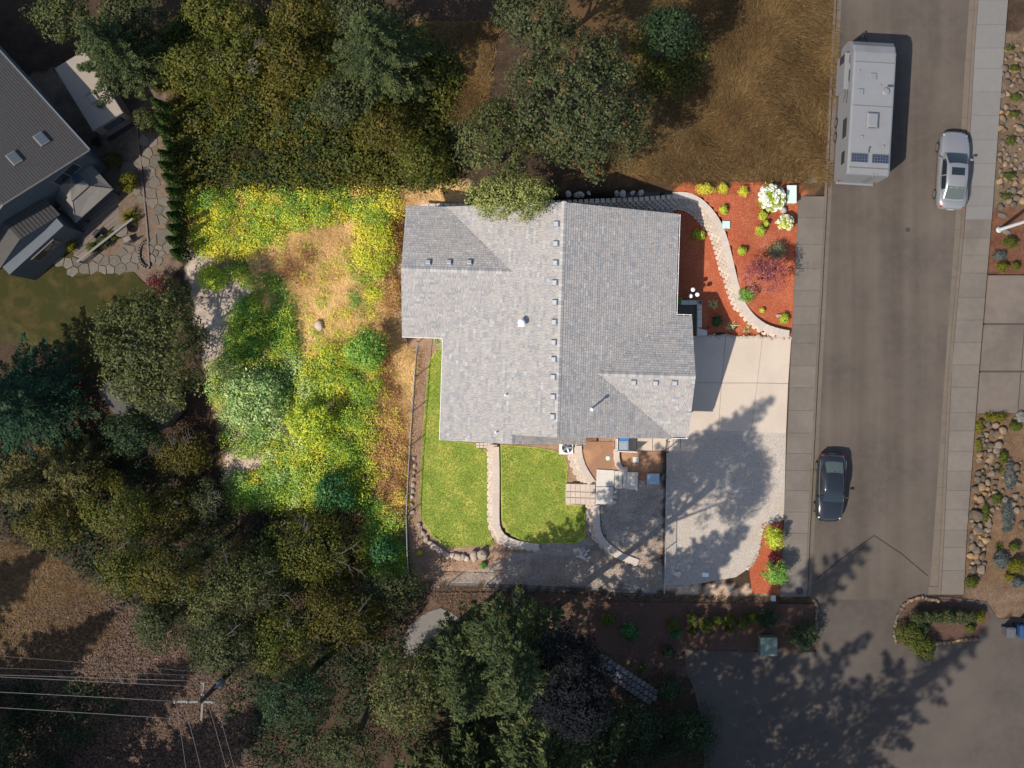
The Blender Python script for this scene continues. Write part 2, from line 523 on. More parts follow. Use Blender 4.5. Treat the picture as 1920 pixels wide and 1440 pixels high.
def blades(name, n, r, h, wid, mat, spread=1.0, curve=.4):
    """arching strap leaves round the origin (yucca, grasses)"""
    mb_v = []; mb_f = []; rn = []
    for i in range(n):
        a = random.uniform(0, 6.283); tilt = random.uniform(.15, 1.0) * spread
        L = random.uniform(.75, 1.1)
        ca, sa = math.cos(a), math.sin(a); k0 = len(mb_v)
        for j in range(4):
            s = j / 3
            x = r * L * tilt * s; z = h * L * (s * (1.25 - .6 * tilt) - curve * tilt * s * s)
            w = wid * (1 - s) * (.7 + .6 * min(1, s * 3)) * .5 + .002
            for sg in (-1, 1): mb_v.append((ca * x - sa * w * sg, sa * x + ca * w * sg, max(z, .0) + .02))
        for j in range(3):
            mb_f.append((k0 + 2 * j, k0 + 2 * j + 1, k0 + 2 * j + 3, k0 + 2 * j + 2)); rn.append(random.random())
    me = bpy.data.meshes.new(name); me.from_pydata(mb_v, [], mb_f); me.materials.append(MATS[mat])
    at = me.attributes.new('rnd', 'FLOAT', 'FACE'); at.data.foreach_set('value', rn)
    me.update()
    return me

def rock_mesh(seed, mat, sub=2):
    r2 = np.random.default_rng(seed)
    t = (1 + 5 ** .5) / 2
    V = [Vector(v).normalized() for v in [(-1, t, 0), (1, t, 0), (-1, -t, 0), (1, -t, 0), (0, -1, t), (0, 1, t), (0, -1, -t), (0, 1, -t), (t, 0, -1), (t, 0, 1), (-t, 0, -1), (-t, 0, 1)]]
    Fc = [(0, 11, 5), (0, 5, 1), (0, 1, 7), (0, 7, 10), (0, 10, 11), (1, 5, 9), (5, 11, 4), (11, 10, 2), (10, 7, 6), (7, 1, 8), (3, 9, 4), (3, 4, 2), (3, 2, 6), (3, 6, 8), (3, 8, 9), (4, 9, 5), (2, 4, 11), (6, 2, 10), (8, 6, 7), (9, 8, 1)]
    for _ in range(sub - 1):
        cache = {}; NF = []
        def mid(a, b):
            k = (min(a, b), max(a, b))
            if k not in cache: V.append(((V[a] + V[b]) / 2).normalized()); cache[k] = len(V) - 1
            return cache[k]
        for a, b, c in Fc:
            x, y, z = mid(a, b), mid(b, c), mid(c, a); NF += [(a, x, z), (b, y, x), (c, z, y), (x, y, z)]
        Fc = NF
    pl = [(Vector(r2.normal(size=3)).normalized(), r2.uniform(.5, .82)) for _ in range(10)]
    VV = []
    for v in V:
        w = v.copy()
        for n, d in pl:
            s = w.dot(n)
            if s > d: w -= n * (s - d) * .85
        VV.append(w * (1 + r2.normal(0, .025)))
    me = bpy.data.meshes.new('rock'); me.from_pydata([tuple(v) for v in VV], [], Fc); me.materials.append(MATS[mat])
    me.polygons.foreach_set('use_smooth', [True] * len(Fc)); me.update()
    return me

def voronoi(poly, spacing, gap, jit=.35):
    """irregular stone outlines filling a polygon (world xy)"""
    xs = [p[0] for p in poly]; ys = [p[1] for p in poly]
    pts = []
    r = 0; y = min(ys)
    while y < max(ys):
        x = min(xs) + (spacing / 2 if r % 2 else 0)
        while x < max(xs):
            pts.append((x + random.uniform(-jit, jit) * spacing, y + random.uniform(-jit, jit) * spacing)); x += spacing
        y += spacing * .86; r += 1
    A = np.array(pts); ins = in_poly(A, poly)
    cells = []
    for i in range(len(A)):
        if not ins[i]: continue
        c = Vector(A[i]); s = spacing * 1.6
        cell = [c + Vector(v) * s for v in ((-1, -1), (1, -1), (1, 1), (-1, 1))]
        d = np.hypot(*(A - A[i]).T)
        for j in np.argsort(d)[1:14]:
            o = Vector(A[j]); n = (o - c); L = n.length
            if L < 1e-6: continue
            n /= L; lim = L / 2 - gap / 2
            new = []
            for k in range(len(cell)):
                a, b = cell[k], cell[(k + 1) % len(cell)]
                da, db = (a - c).dot(n) - lim, (b - c).dot(n) - lim
                if da <= 0: new.append(a)
                if (da < 0) != (db < 0) and abs(da - db) > 1e-9: new.append(a.lerp(b, da / (da - db)))
            cell = new
            if len(cell) < 3: break
        if len(cell) >= 3: cells.append([(p.x, p.y) for p in cell])
    return cells

# ------------------------------------------------------------------ materials
M('asphalt', (.066, .053, .043), (.082, .067, .054), scale=1.6, rough=.92, bump=.25, bscale=45, c3=(.096, .078, .062), scale3=.16, lo3=.42, hi3=.66, spec=.15, streak=(.86, 1.1))
M('asphalt_private', (.058, .047, .040), (.073, .060, .051), scale=1.8, rough=.95, bump=.25, bscale=45, c3=(.084, .069, .057), scale3=.2, lo3=.42, hi3=.66, spec=.15)
M('asphalt_patch', (.058, .048, .040), (.07, .058, .048), scale=3, rough=.92, bump=.25, bscale=45, spec=.15)
M('joint', (.06, .05, .04), rough=.95)
M('seam', (.028, .021, .018), rough=.8)
M('sidewalk', (.122, .102, .083), (.138, .117, .096), scale=3, rough=.9, bump=.08, bscale=80, rv=.07, c3=(.104, .088, .073), scale3=.5, lo3=.48, hi3=.72)
M('sidewalk_new', (.138, .128, .116), (.152, .141, .128), scale=3, rough=.9, bump=.08, bscale=80, rv=.05)
M('gutter', (.122, .098, .076), (.102, .081, .062), scale=2.5, rough=.9, bump=.1, bscale=60, rv=.06)
M('driveway', (.47, .39, .31), (.43, .35, .275), scale=14, rough=.9, bump=.1, bscale=90, rv=.03, c3=(.39, .32, .25), scale3=.35, lo3=.46, hi3=.75)
M('neighbour_drive', (.13, .105, .084), (.112, .09, .072), scale=2, rough=.9, bump=.08, rv=.06, c3=(.095, .077, .062), scale3=.4)
M('gravel', (.43, .375, .315), (.31, .27, .228), scale=9, rough=.95, bump=.7, bscale=32, c3=(.36, .29, .23), scale3=.5, lo3=.42, hi3=.7)
M('gravel_grey', (.34, .31, .29), (.16, .15, .15), scale=22, rough=.95, bump=.8, bscale=30)
M('gravel_stone', (.5, .43, .35), (.33, .28, .23), scale=9, rough=.9, rv=.3)
M('mulch', (.40, .105, .042), (.27, .062, .026), scale=14, rough=.95, bump=.8, bscale=26, c3=(.45, .15, .075), scale3=.6, lo3=.5, hi3=.75)
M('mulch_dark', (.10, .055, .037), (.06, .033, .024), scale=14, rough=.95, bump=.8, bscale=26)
M('barkdust', (.31, .17, .10), (.21, .11, .066), scale=15, rough=.95, bump=.8, bscale=26, c3=(.37, .2, .11), scale3=.8)
M('soil', (.24, .15, .095), (.16, .1, .066), scale=12, rough=.95, bump=.8, bscale=22, c3=(.3, .2, .135), scale3=.8)
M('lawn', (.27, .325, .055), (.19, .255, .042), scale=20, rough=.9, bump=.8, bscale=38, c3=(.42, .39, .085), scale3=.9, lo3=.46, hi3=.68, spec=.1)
M('lawn_shaded', (.038, .035, .011), (.022, .025, .007), scale=18, rough=.95, bump=.7, bscale=30, c3=(.07, .048, .018), scale3=.7, lo3=.48, hi3=.7, spec=.1)  # neighbour's lawn, its colour darkened for the shade of trees
M('flagstone', (.135, .116, .092), (.096, .082, .066), scale=5, rough=.85, bump=.25, bscale=25, rv=.2)
M('block', (.52, .44, .36), (.4, .33, .265), scale=14, rough=.92, bump=.4, bscale=50, rv=.14)
M('cap', (.47, .39, .325), (.4, .33, .275), scale=9, rough=.9, bump=.2, bscale=60, rv=.06)
M('concrete', (.5, .46, .4), (.43, .39, .335), scale=6, rough=.9, bump=.1, bscale=80, rv=.05)
M('rock', (.42, .34, .27), (.26, .2, .155), scale=5, rough=.9, bump=.5, bscale=18, rv=.22)
M('rock_dim', (.135, .106, .077), (.078, .058, .041), scale=4, rough=.9, bump=.5, bscale=18, rv=.4, c3=(.19, .115, .055), scale3=.9, lo3=.5, hi3=.62)
M('rock_grey', (.40, .36, .33), (.24, .21, .19), scale=5, rough=.9, bump=.5, bscale=18, rv=.15)
M('shingle', (.335, .321, .305), (.29, .278, .264), scale=40, rough=.95, bump=.35, bscale=120, spec=.1,
  attr=[(0, (.74, .75, .78)), (.3, (.88, .88, .89)), (.5, (.99, .93, .89)), (.75, (1.02, 1.0, .98)), (1, (1.14, 1.14, 1.14))])
M('shingle_dark', (.072, .066, .062), (.056, .052, .05), scale=8, rough=.95, bump=.4, bscale=60, spec=.1, rv=.1)
M('siding', (.36, .33, .29), (.33, .3, .265), scale=3, rough=.8)
M('siding_grey', (.095, .105, .115), (.083, .092, .1), scale=3, rough=.8)
M('trim', (.72, .70, .67), (.66, .64, .6), scale=4, rough=.6)
M('trim_dim', (.17, .155, .135), (.14, .13, .115), scale=4, rough=.7)
M('gutter_dark', (.05, .05, .055), (.03, .03, .035), rough=.6)
M('vent_metal', (.2, .21, .225), (.15, .16, .17), scale=6, rough=.5, metal=.2)
M('vent_top', (.34, .35, .36), (.29, .3, .31), scale=6, rough=.5)
M('white_pipe', (.82, .82, .82), (.74, .74, .74), scale=6, rough=.5)
M('steel', (.30, .32, .34), (.24, .26, .28), scale=10, rough=.45, metal=.6)
M('black_metal', (.018, .018, .02), (.03, .03, .032), scale=8, rough=.5)
M('galv', (.34, .35, .36), (.28, .29, .3), scale=9, rough=.45, metal=.5)
M('bark', (.085, .065, .05), (.05, .038, .03), scale=9, rough=.95, bump=.8, bscale=14)
M('bark_pale', (.17, .15, .135), (.12, .105, .095), scale=9, rough=.95, bump=.8, bscale=14)
M('deadwood', (.12, .105, .088), (.085, .072, .06), scale=10, rough=.95)
M('can_grey', (.12, .125, .13), (.1, .104, .11), rough=.5)
M('wood_pole', (.052, .042, .036), (.034, .028, .024), scale=10, rough=.95)
M('wood_arm', (.19, .165, .14), (.14, .12, .1), scale=10, rough=.9)
M('wire', (.125, .118, .11), rough=.5)
M('deck_wood', (.15, .12, .1), (.12, .095, .08), scale=6, rough=.9, rv=.12)
M('canopy', (.15, .135, .12), (.13, .118, .105), scale=3, rough=.9)
M('camper_beige', (.25, .21, .17), (.225, .188, .152), scale=2, rough=.6)
M('camper_wall', (.27, .2, .16), (.25, .185, .148), scale=2, rough=.6)
M('camper_brown', (.16, .115, .09), (.14, .1, .078), scale=2, rough=.6)
M('trailer_white', (.170, .170, .172), (.160, .160, .162), scale=1.5, rough=.5, c3=(.125, .125, .124), scale3=.5, lo3=.55, hi3=.8)
M('trailer_side', (.165, .165, .168), (.155, .155, .158), scale=2, rough=.4)
M('trailer_seam', (.105, .105, .1), rough=.7)
M('trailer_mark', (.06, .063, .07), (.045, .047, .052), rough=.4)
M('solar', (.022, .03, .05), (.03, .038, .06), scale=20, rough=.25)
M('silver_paint', (.25, .245, .24), (.24, .235, .23), scale=1, rough=.3, metal=.45, coat=.5)
M('black_paint', (.010, .011, .013), (.012, .013, .015), scale=1, rough=.22, spec=.5, coat=.6)
M('tyre', (.018, .018, .018), (.026, .025, .024), scale=12, rough=.9)
M('rim', (.3, .3, .3), (.24, .24, .24), scale=8, rough=.35, metal=.7)
M('tail_red', (.33, .015, .012), (.26, .012, .01), rough=.3)
M('lamp_clear', (.5, .5, .48), rough=.25)
M('blue_bin', (.03, .17, .42), (.025, .14, .36), scale=5, rough=.5)
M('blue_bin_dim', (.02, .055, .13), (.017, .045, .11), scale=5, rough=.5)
M('grey_bin', (.25, .28, .31), (.21, .24, .27), scale=5, rough=.5)
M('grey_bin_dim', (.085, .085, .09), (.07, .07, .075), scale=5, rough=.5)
M('mint_box', (.50, .60, .50), (.45, .55, .45), scale=5, rough=.6)
M('green_box', (.13, .165, .13), (.11, .14, .11), scale=5, rough=.6)
M('lid_blue', (.28, .36, .42), (.24, .31, .37), scale=5, rough=.5)
M('hose', (.12, .55, .06), (.1, .48, .05), rough=.5)
M('terracotta', (.2, .2, .2), (.15, .15, .15), rough=.8)
M('pond', (.135, .122, .105), (.12, .108, .092), scale=1.5, rough=.7, c3=(.15, .135, .118), scale3=.4)
M('paver', (.15, .14, .132), (.1, .094, .09), scale=6, rough=.9, bump=.3, bscale=30, rv=.3)
M('globe', (.8, .8, .78), (.74, .74, .72), rough=.25)
M('flower', (.86, .86, .78), rough=.8)
GLASS('car_glass', (.012, .017, .02)); GLASS('car_glass_sky', (.07, .085, .075)); GLASS('window_glass', (.02, .026, .034)); GLASS('skylight_glass', (.075, .09, .105), .1)  # the paler car glass carries the reflected sky in its colour
GLASS('gazebo_vent', (.03, .05, .075), .3)
M('plate', (.4, .4, .4), rough=.5)
M('utility_lid', (.42, .56, .55), (.36, .5, .49), scale=8, rough=.6)
M('roof_cement', (.55, .56, .57), rough=.7)

# leaf colours (ramp over a random value carried by every leaf)
LEAF('leaf_lime', [(0, (.11, .19, .022)), (.35, (.27, .38, .035)), (.6, (.47, .53, .05)), (.85, (.66, .62, .08)), (1, (.72, .55, .11))])
LEAF('leaf_yellow', [(0, (.15, .21, .025)), (.3, (.40, .43, .04)), (.6, (.64, .58, .06)), (.85, (.76, .61, .09)), (1, (.66, .43, .12))])
LEAF('leaf_green', [(0, (0.046, 0.127, 0.021)), (.4, (0.115, 0.253, 0.040)), (.7, (0.230, 0.391, 0.063)), (1, (0.460, 0.540, 0.115))])
LEAF('leaf_pale', [(0, (0.084, 0.193, 0.060)), (.4, (0.242, 0.375, 0.121)), (.7, (0.460, 0.544, 0.205)), (1, (0.726, 0.750, 0.460))])
LEAF('leaf_teal', [(0, (.008, .04, .016)), (.45, (.026, .10, .035)), (.75, (.07, .17, .045)), (1, (.25, .32, .09))])
LEAF('leaf_brown', [(0, (0.132, 0.053, 0.033)), (.35, (0.290, 0.132, 0.066)), (.6, (0.475, 0.264, 0.106)), (.85, (0.634, 0.475, 0.092)), (1, (0.660, 0.581, 0.132))])
LEAF('straw', [(0, (0.395, 0.238, 0.098)), (.4, (0.633, 0.408, 0.172)), (.75, (0.816, 0.580, 0.264)), (1, (0.659, 0.580, 0.119))], trans=.15)
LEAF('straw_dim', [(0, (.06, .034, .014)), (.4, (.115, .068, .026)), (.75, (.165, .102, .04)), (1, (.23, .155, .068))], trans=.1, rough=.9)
LEAF('leaf_olive', [(0, (0.021, 0.032, 0.006)), (.4, (0.062, 0.074, 0.011)), (.7, (0.115, 0.110, 0.018)), (1, (0.161, 0.113, 0.025))])
LEAF('leaf_oak', [(0, (0.016, 0.025, 0.012)), (.4, (0.042, 0.053, 0.020)), (.75, (0.078, 0.085, 0.031)), (1, (0.121, 0.121, 0.052))])
LEAF('leaf_oak_red', [(0, (0.019, 0.030, 0.014)), (.4, (0.049, 0.062, 0.024)), (.78, (0.092, 0.100, 0.036)), (.86, (0.162, 0.068, 0.022)), (1, (0.243, 0.038, 0.019))])
LEAF('leaf_edge', [(0, (0.019, 0.028, 0.011)), (.4, (0.056, 0.068, 0.022)), (.75, (0.112, 0.115, 0.034)), (1, (0.192, 0.181, 0.064))])
LEAF('leaf_roof_tree', [(0, (0.054, 0.078, 0.024)), (.4, (0.160, 0.185, 0.051)), (.75, (0.323, 0.323, 0.088)), (1, (0.527, 0.488, 0.175))])
LEAF('leaf_dark', [(0, (0.010, 0.017, 0.010)), (.4, (0.019, 0.038, 0.017)), (.75, (0.038, 0.062, 0.022)), (1, (0.074, 0.090, 0.030))])
LEAF('leaf_plum_shaded', [(0, (.004, .005, .007)), (.5, (.008, .009, .011)), (.8, (.014, .015, .017)), (1, (.018, .024, .012))], trans=.1, rough=.95)  # plum leaves, darkened further for the shade they stand in
LEAF('leaf_ochre', [(0, (.024, .030, .006)), (.4, (.060, .058, .010)), (.7, (.10, .082, .014)), (1, (.135, .088, .02))])
LEAF('needle_teal', [(0, (.005, .016, .009)), (.45, (.011, .033, .018)), (.8, (.022, .054, .026)), (1, (.05, .068, .026))], trans=.1, rough=.8)
LEAF('needle_gold', [(0, (.014, .018, .005)), (.45, (.045, .044, .012)), (.8, (.09, .078, .022)), (1, (.13, .105, .03))], trans=.1)
LEAF('needle_fir', [(0, (.008, .015, .007)), (.45, (.022, .035, .013)), (.8, (.048, .062, .02)), (1, (.085, .092, .03))], trans=.1, rough=.75)
LEAF('needle_thuja', [(0, (.01, .024, .004)), (.5, (.026, .052, .008)), (1, (.06, .092, .014))], trans=.1)
LEAF('leaf_maple', [(0, (.10, .02, .03)), (.4, (.27, .07, .075)), (.75, (.46, .16, .15)), (1, (.58, .27, .22))])
LEAF('leaf_maple_dark', [(0, (.05, .008, .012)), (.5, (.12, .02, .03)), (1, (.2, .045, .05))])
LEAF('leaf_sage', [(0, (.10, .11, .06)), (.5, (.2, .2, .11)), (1, (.32, .3, .18))])
LEAF('leaf_yucca', [(0, (.25, .27, .1)), (.5, (.5, .46, .2)), (1, (.66, .58, .32))])
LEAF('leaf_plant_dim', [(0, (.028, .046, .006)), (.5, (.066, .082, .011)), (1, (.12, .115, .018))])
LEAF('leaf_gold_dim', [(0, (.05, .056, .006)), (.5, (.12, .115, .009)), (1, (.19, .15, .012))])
LEAF('leaf_lavender', [(0, (.05, .06, .055)), (.5, (.085, .1, .09)), (1, (.13, .13, .12))])
LEAF('petal_white', [(0, (.72, .76, .5)), (.5, (.88, .88, .82)), (1, (.92, .92, .9))], trans=.15)
LEAF('petal_cream', [(0, (.5, .55, .2)), (.5, (.72, .68, .45)), (1, (.85, .82, .65))], trans=.15)
LEAF('petal_dim', [(0, (.16, .15, .12)), (1, (.28, .27, .24))], trans=.15)
LEAF('grass_blade', [(0, (.09, .17, .02)), (.5, (.21, .28, .04)), (1, (.40, .38, .09))])
LEAF('litter', [(0, (.035, .019, .014)), (.4, (.07, .04, .027)), (.75, (.115, .07, .043)), (1, (.18, .105, .055))], trans=.1)  # brown litter, darkened to carry tree shade in its colour
LEAF('litter_bright', [(0, (.2, .11, .06)), (.4, (.34, .2, .11)), (.75, (.46, .29, .16)), (1, (.52, .22, .07))], trans=.1)

# ------------------------------------------------------------------ terrain
def build_ground():
    def axis(lo, hi, step, far):
        a = list(np.arange(lo, hi + 1e-6, step)); s = step
        l = [lo]; r = [hi]
        while l[-1] > -far: s *= 1.5; l.append(l[-1] - s)
        s = step
        while r[-1] < far: s *= 1.5; r.append(r[-1] + s)
        return np.array(sorted(l[1:]) + a + r[1:])
    xs = axis(-37, 37, .3, 400); ys = axis(-28, 28, .3, 400)
    X, Y = np.meshgrid(xs, ys)
    Z = hgt(X, Y)
    p = X * 30 + 960; q = 720 - Y * 30
    # where the eye sees it: the outline pixel of each terrain point (for soil zones only)
    k = (F / 30.0) / (H - Z)
    u = 960 + (p - 960) * k; v = 720 + (q - 720) * k
    jit = 5.0
    u2 = u + rng.normal(0, jit, u.shape); v2 = v + rng.normal(0, jit, v.shape)
    P = np.stack([u2.ravel(), v2.ravel()], 1)
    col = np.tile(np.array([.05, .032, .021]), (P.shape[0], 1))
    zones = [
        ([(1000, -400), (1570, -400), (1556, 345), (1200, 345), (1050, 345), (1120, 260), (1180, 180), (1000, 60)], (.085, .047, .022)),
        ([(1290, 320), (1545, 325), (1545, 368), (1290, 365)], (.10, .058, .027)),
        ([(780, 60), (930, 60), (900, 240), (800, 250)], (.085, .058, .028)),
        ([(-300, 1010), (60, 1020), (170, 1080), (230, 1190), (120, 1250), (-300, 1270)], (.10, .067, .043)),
        ([(60, 1150), (240, 1120), (330, 1240), (470, 1290), (500, 1500), (-300, 1500), (-300, 1240)], (.042, .028, .02)),  # clearing soil darkened to stand in for tree shade
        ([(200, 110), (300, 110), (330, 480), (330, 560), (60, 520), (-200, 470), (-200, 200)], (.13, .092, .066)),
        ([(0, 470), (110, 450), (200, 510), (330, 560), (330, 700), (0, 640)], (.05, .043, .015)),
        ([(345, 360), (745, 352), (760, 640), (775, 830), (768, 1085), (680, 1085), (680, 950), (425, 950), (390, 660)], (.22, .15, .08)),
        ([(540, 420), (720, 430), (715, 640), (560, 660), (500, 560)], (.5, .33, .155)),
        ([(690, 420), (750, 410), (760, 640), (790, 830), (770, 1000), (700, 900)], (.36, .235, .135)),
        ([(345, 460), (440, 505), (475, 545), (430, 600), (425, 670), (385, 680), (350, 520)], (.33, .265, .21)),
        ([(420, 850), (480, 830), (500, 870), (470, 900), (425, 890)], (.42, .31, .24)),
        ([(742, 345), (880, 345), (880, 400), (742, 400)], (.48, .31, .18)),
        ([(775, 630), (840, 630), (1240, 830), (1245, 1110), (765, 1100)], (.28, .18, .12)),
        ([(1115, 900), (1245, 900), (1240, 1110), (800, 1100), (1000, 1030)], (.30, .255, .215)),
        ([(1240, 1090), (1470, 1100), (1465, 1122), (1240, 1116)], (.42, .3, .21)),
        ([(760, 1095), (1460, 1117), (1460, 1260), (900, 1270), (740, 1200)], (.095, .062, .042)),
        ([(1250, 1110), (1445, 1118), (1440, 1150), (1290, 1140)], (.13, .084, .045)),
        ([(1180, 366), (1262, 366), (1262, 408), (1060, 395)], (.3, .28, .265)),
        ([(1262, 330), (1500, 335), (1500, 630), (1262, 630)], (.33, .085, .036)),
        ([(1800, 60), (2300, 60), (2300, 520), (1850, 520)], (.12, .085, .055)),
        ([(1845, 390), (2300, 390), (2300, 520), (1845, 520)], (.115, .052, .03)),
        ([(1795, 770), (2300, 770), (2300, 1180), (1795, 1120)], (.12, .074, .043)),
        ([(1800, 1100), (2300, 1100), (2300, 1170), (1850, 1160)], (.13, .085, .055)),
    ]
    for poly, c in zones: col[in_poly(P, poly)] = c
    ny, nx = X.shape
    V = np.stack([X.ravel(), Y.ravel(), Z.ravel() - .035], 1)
    V[:, 2] += rng.normal(0, .004, len(V))
    i = np.arange(ny * nx).reshape(ny, nx)
    Q = np.stack([i[:-1, :-1], i[:-1, 1:], i[1:, 1:], i[1:, :-1]], -1).reshape(-1, 4)
    me = bpy.data.meshes.new('ground')
    n = len(Q)
    me.vertices.add(len(V)); me.vertices.foreach_set('co', V.astype(np.float32).ravel())
    me.loops.add(4 * n); me.loops.foreach_set('vertex_index', Q.astype(np.int32).ravel())
    me.polygons.add(n); me.polygons.foreach_set('loop_start', np.arange(0, 4 * n, 4, dtype=np.int32))
    a = me.attributes.new('soil', 'FLOAT_COLOR', 'POINT')
    a.data.foreach_set('color', np.concatenate([col, np.ones((len(col), 1))], 1).astype(np.float32).ravel())
    me.update(calc_edges=True)
    m = bpy.data.materials.new('earth'); m.use_nodes = True
    N = m.node_tree.nodes; L = m.node_tree.links; b = N['Principled BSDF']
    b.inputs['Roughness'].default_value = .95; b.inputs['Specular IOR Level'].default_value = .1
    at = N.new('ShaderNodeAttribute'); at.attribute_name = 'soil'
    geo = N.new('ShaderNodeNewGeometry')
    out = at.outputs['Color']
    for sc_, lo, hi, d in ((1.3, .62, 1.3, 6), (14, .6, 1.4, 5)):
        nz = N.new('ShaderNodeTexNoise'); nz.inputs['Scale'].default_value = sc_; nz.inputs['Detail'].default_value = d; nz.inputs['Roughness'].default_value = .7
        L.new(geo.outputs['Position'], nz.inputs['Vector'])
        mr = N.new('ShaderNodeMapRange'); mr.inputs['From Min'].default_value = .3; mr.inputs['From Max'].default_value = .7
        mr.inputs['To Min'].default_value = lo; mr.inputs['To Max'].default_value = hi
        L.new(nz.outputs['Fac'], mr.inputs['Value'])
        vm = N.new('ShaderNodeVectorMath'); vm.operation = 'SCALE'; L.new(out, vm.inputs[0]); L.new(mr.outputs['Result'], vm.inputs['Scale'])
        out = vm.outputs['Vector']
    L.new(out, b.inputs['Base Color'])
    nb = N.new('ShaderNodeTexNoise'); nb.inputs['Scale'].default_value = 22; nb.inputs['Detail'].default_value = 5
    L.new(geo.outputs['Position'], nb.inputs['Vector'])
    bp = N.new('ShaderNodeBump'); bp.inputs['Strength'].default_value = .9; bp.inputs['Distance'].default_value = .04
    L.new(nb.outputs['Fac'], bp.inputs['Height']); L.new(bp.outputs['Normal'], b.inputs['Normal'])
    me.materials.append(m)
    o = place('ground', me); o['kind'] = 'structure'
build_ground()

# ------------------------------------------------------------------ street
def lx(pts, y):
    return float(np.interp(y, [p[0] for p in pts], [p[1] for p in pts]))
CURB_L = [(-400, 1587), (80, 1562), (394, 1547), (680, 1532), (1005, 1516), (1120, 1511)]
ROAD_L = [(-400, 1599), (80, 1574), (394, 1558), (680, 1543), (1005, 1527), (1120, 1521)]
WALK_L = [(366, 1498), (680, 1483), (1005, 1469), (1120, 1463)]
ROAD_R = [(-400, 1845), (80, 1812), (394, 1793), (680, 1773), (1000, 1751), (1120, 1742)]
WALK_R0 = [(-400, 1864), (80, 1829), (394, 1812), (680, 1786), (1000, 1771), (1116, 1765)]
WALK_R1 = [(-400, 1921), (80, 1884), (394, 1861), (680, 1837), (1000, 1813), (1116, 1807)]

sheet('road', [(lx(ROAD_L, y), y) for y in (-400, 80, 394, 680, 1005, 1120)] + [(1523, 1124), (1745, 1124)] + [(lx(ROAD_R, y), y) for y in (1120, 1000, 680, 394, 80, -400)], 'asphalt', z=0.0, off=.012)
sheet('private_drive', [(1524, 1119), (1742, 1119), (1776, 1120), (1850, 1128), (1870, 1160), (2500, 1150), (2500, 1800), (1330, 1800), (1318, 1360), (1300, 1290), (1284, 1255), (1284, 1218), (1440, 1222), (1530, 1222)], 'asphalt_private', z=0.0, off=.004)

def seam(pts, w, mat='seam', off=.017):
    mb = MB(); P = [W(*p) for p in pts]
    for a, b in zip(P[:-1], P[1:]):
        d = (b - a).normalized(); n = Vector((-d.y, d.x, 0)) * w / 2
        mb.add([(a - n)[:2] + (off,), (b - n)[:2] + (off,), (b + n)[:2] + (off,), (a + n)[:2] + (off,)], [(0, 1, 2, 3)])
    return mb
o = seam([(1528, 1088), (1580, 1046), (1639, 1004), (1690, 1038), (1740, 1080)], .06).build('pavement_seam', 'seam'); o['kind'] = 'structure'

def slab_run(name, le, ri, ys, mat, z1, parent, gap=.010, matfn=None, z0=-.15):
    for a, b in zip(ys[:-1], ys[1:]):
        g = gap * 15
        pts = [W(lx(le, a), a + g, z1), W(lx(ri, a), a + g, z1), W(lx(ri, b), b - g, z1), W(lx(le, b), b - g, z1)]
        mb = MB().prism([(p.x, p.y) for p in pts], z0, z1, .006)
        mb.build(name, matfn((a + b) / 2) if matfn else mat, parent)

e = empty('sidewalk', kind='structure', label='concrete sidewalk along the near side of the street')
slab_run('panel', WALK_L, [(y, x - 2) for y, x in CURB_L], [368, 408, 458, 503, 545, 574, 609, 643, 686, 727, 770, 812, 850, 882, 920, 960, 1000, 1040, 1080, 1119], 'sidewalk', .13, e)
# (concrete under the panels so that the joints read as dark lines, not gaps)
e = empty('curb', kind='structure')
slab_run('curb_stone', [(y, x - 2) for y, x in CURB_L], [(y, x + 2.4) for y, x in CURB_L], [-400, -200, -60, 20, 80, 180, 290, 394, 490, 580, 686, 780, 880, 980, 1060, 1119], 'gutter', .125, e, .006)
e = empty('gutter_strip', kind='structure')
slab_run('gutter_panel', [(y, x + 3.4) for y, x in CURB_L], ROAD_L, [-400, -200, -60, 20, 90, 180, 270, 370, 458, 545, 640, 727, 800, 880, 960, 1040, 1119], 'gutter', .016, e, .01)
e = empty('far_sidewalk', kind='structure')
slab_run('panel', WALK_R0, WALK_R1, [-400, -200, -60, 0, 46, 90, 128, 172, 216, 262, 306, 350, 386, 412, 446, 478, 512, 558, 600, 642, 684, 726, 774, 808, 846, 883, 920, 956, 994, 1026, 1070, 1115],
         'sidewalk', .13, e, matfn=lambda y: 'sidewalk_new' if y < 412 else 'sidewalk')
e = empty('far_curb', kind='structure')
slab_run('curb_stone', [(y, x - 6.5) for y, x in WALK_R0], [(y, x - 1) for y, x in WALK_R0], [-400, -200, -60, 20, 90, 180, 260, 350, 446, 540, 640, 726, 830, 914, 994, 1070, 1115], 'gutter', .12, e, .006)
e = empty('far_gutter_strip', kind='structure')
slab_run('gutter_panel', ROAD_R, [(y, x - 7.5) for y, x in WALK_R0], [-400, -200, -60, 20, 110, 220, 330, 430, 520, 610, 700, 790, 830, 914, 994, 1060, 1115], 'gutter', .018, e, .01)
sheet('sidewalk_bed', [(lx(WALK_L, y) + 1, y) for y in (369, 680, 1005, 1118)] + [(lx(ROAD_L, y) - 2, y) for y in (1118, 1005, 680, 369)], 'joint', z=0.0, off=.004)
sheet('far_sidewalk_bed', [(lx(ROAD_R, y) + 2, y) for y in (-380, 80, 394, 680, 1000, 1113)] + [(lx(WALK_R1, y) - 1, y) for y in (1113, 1000, 680, 394, 80, -380)], 'joint', z=0.0, off=.004)

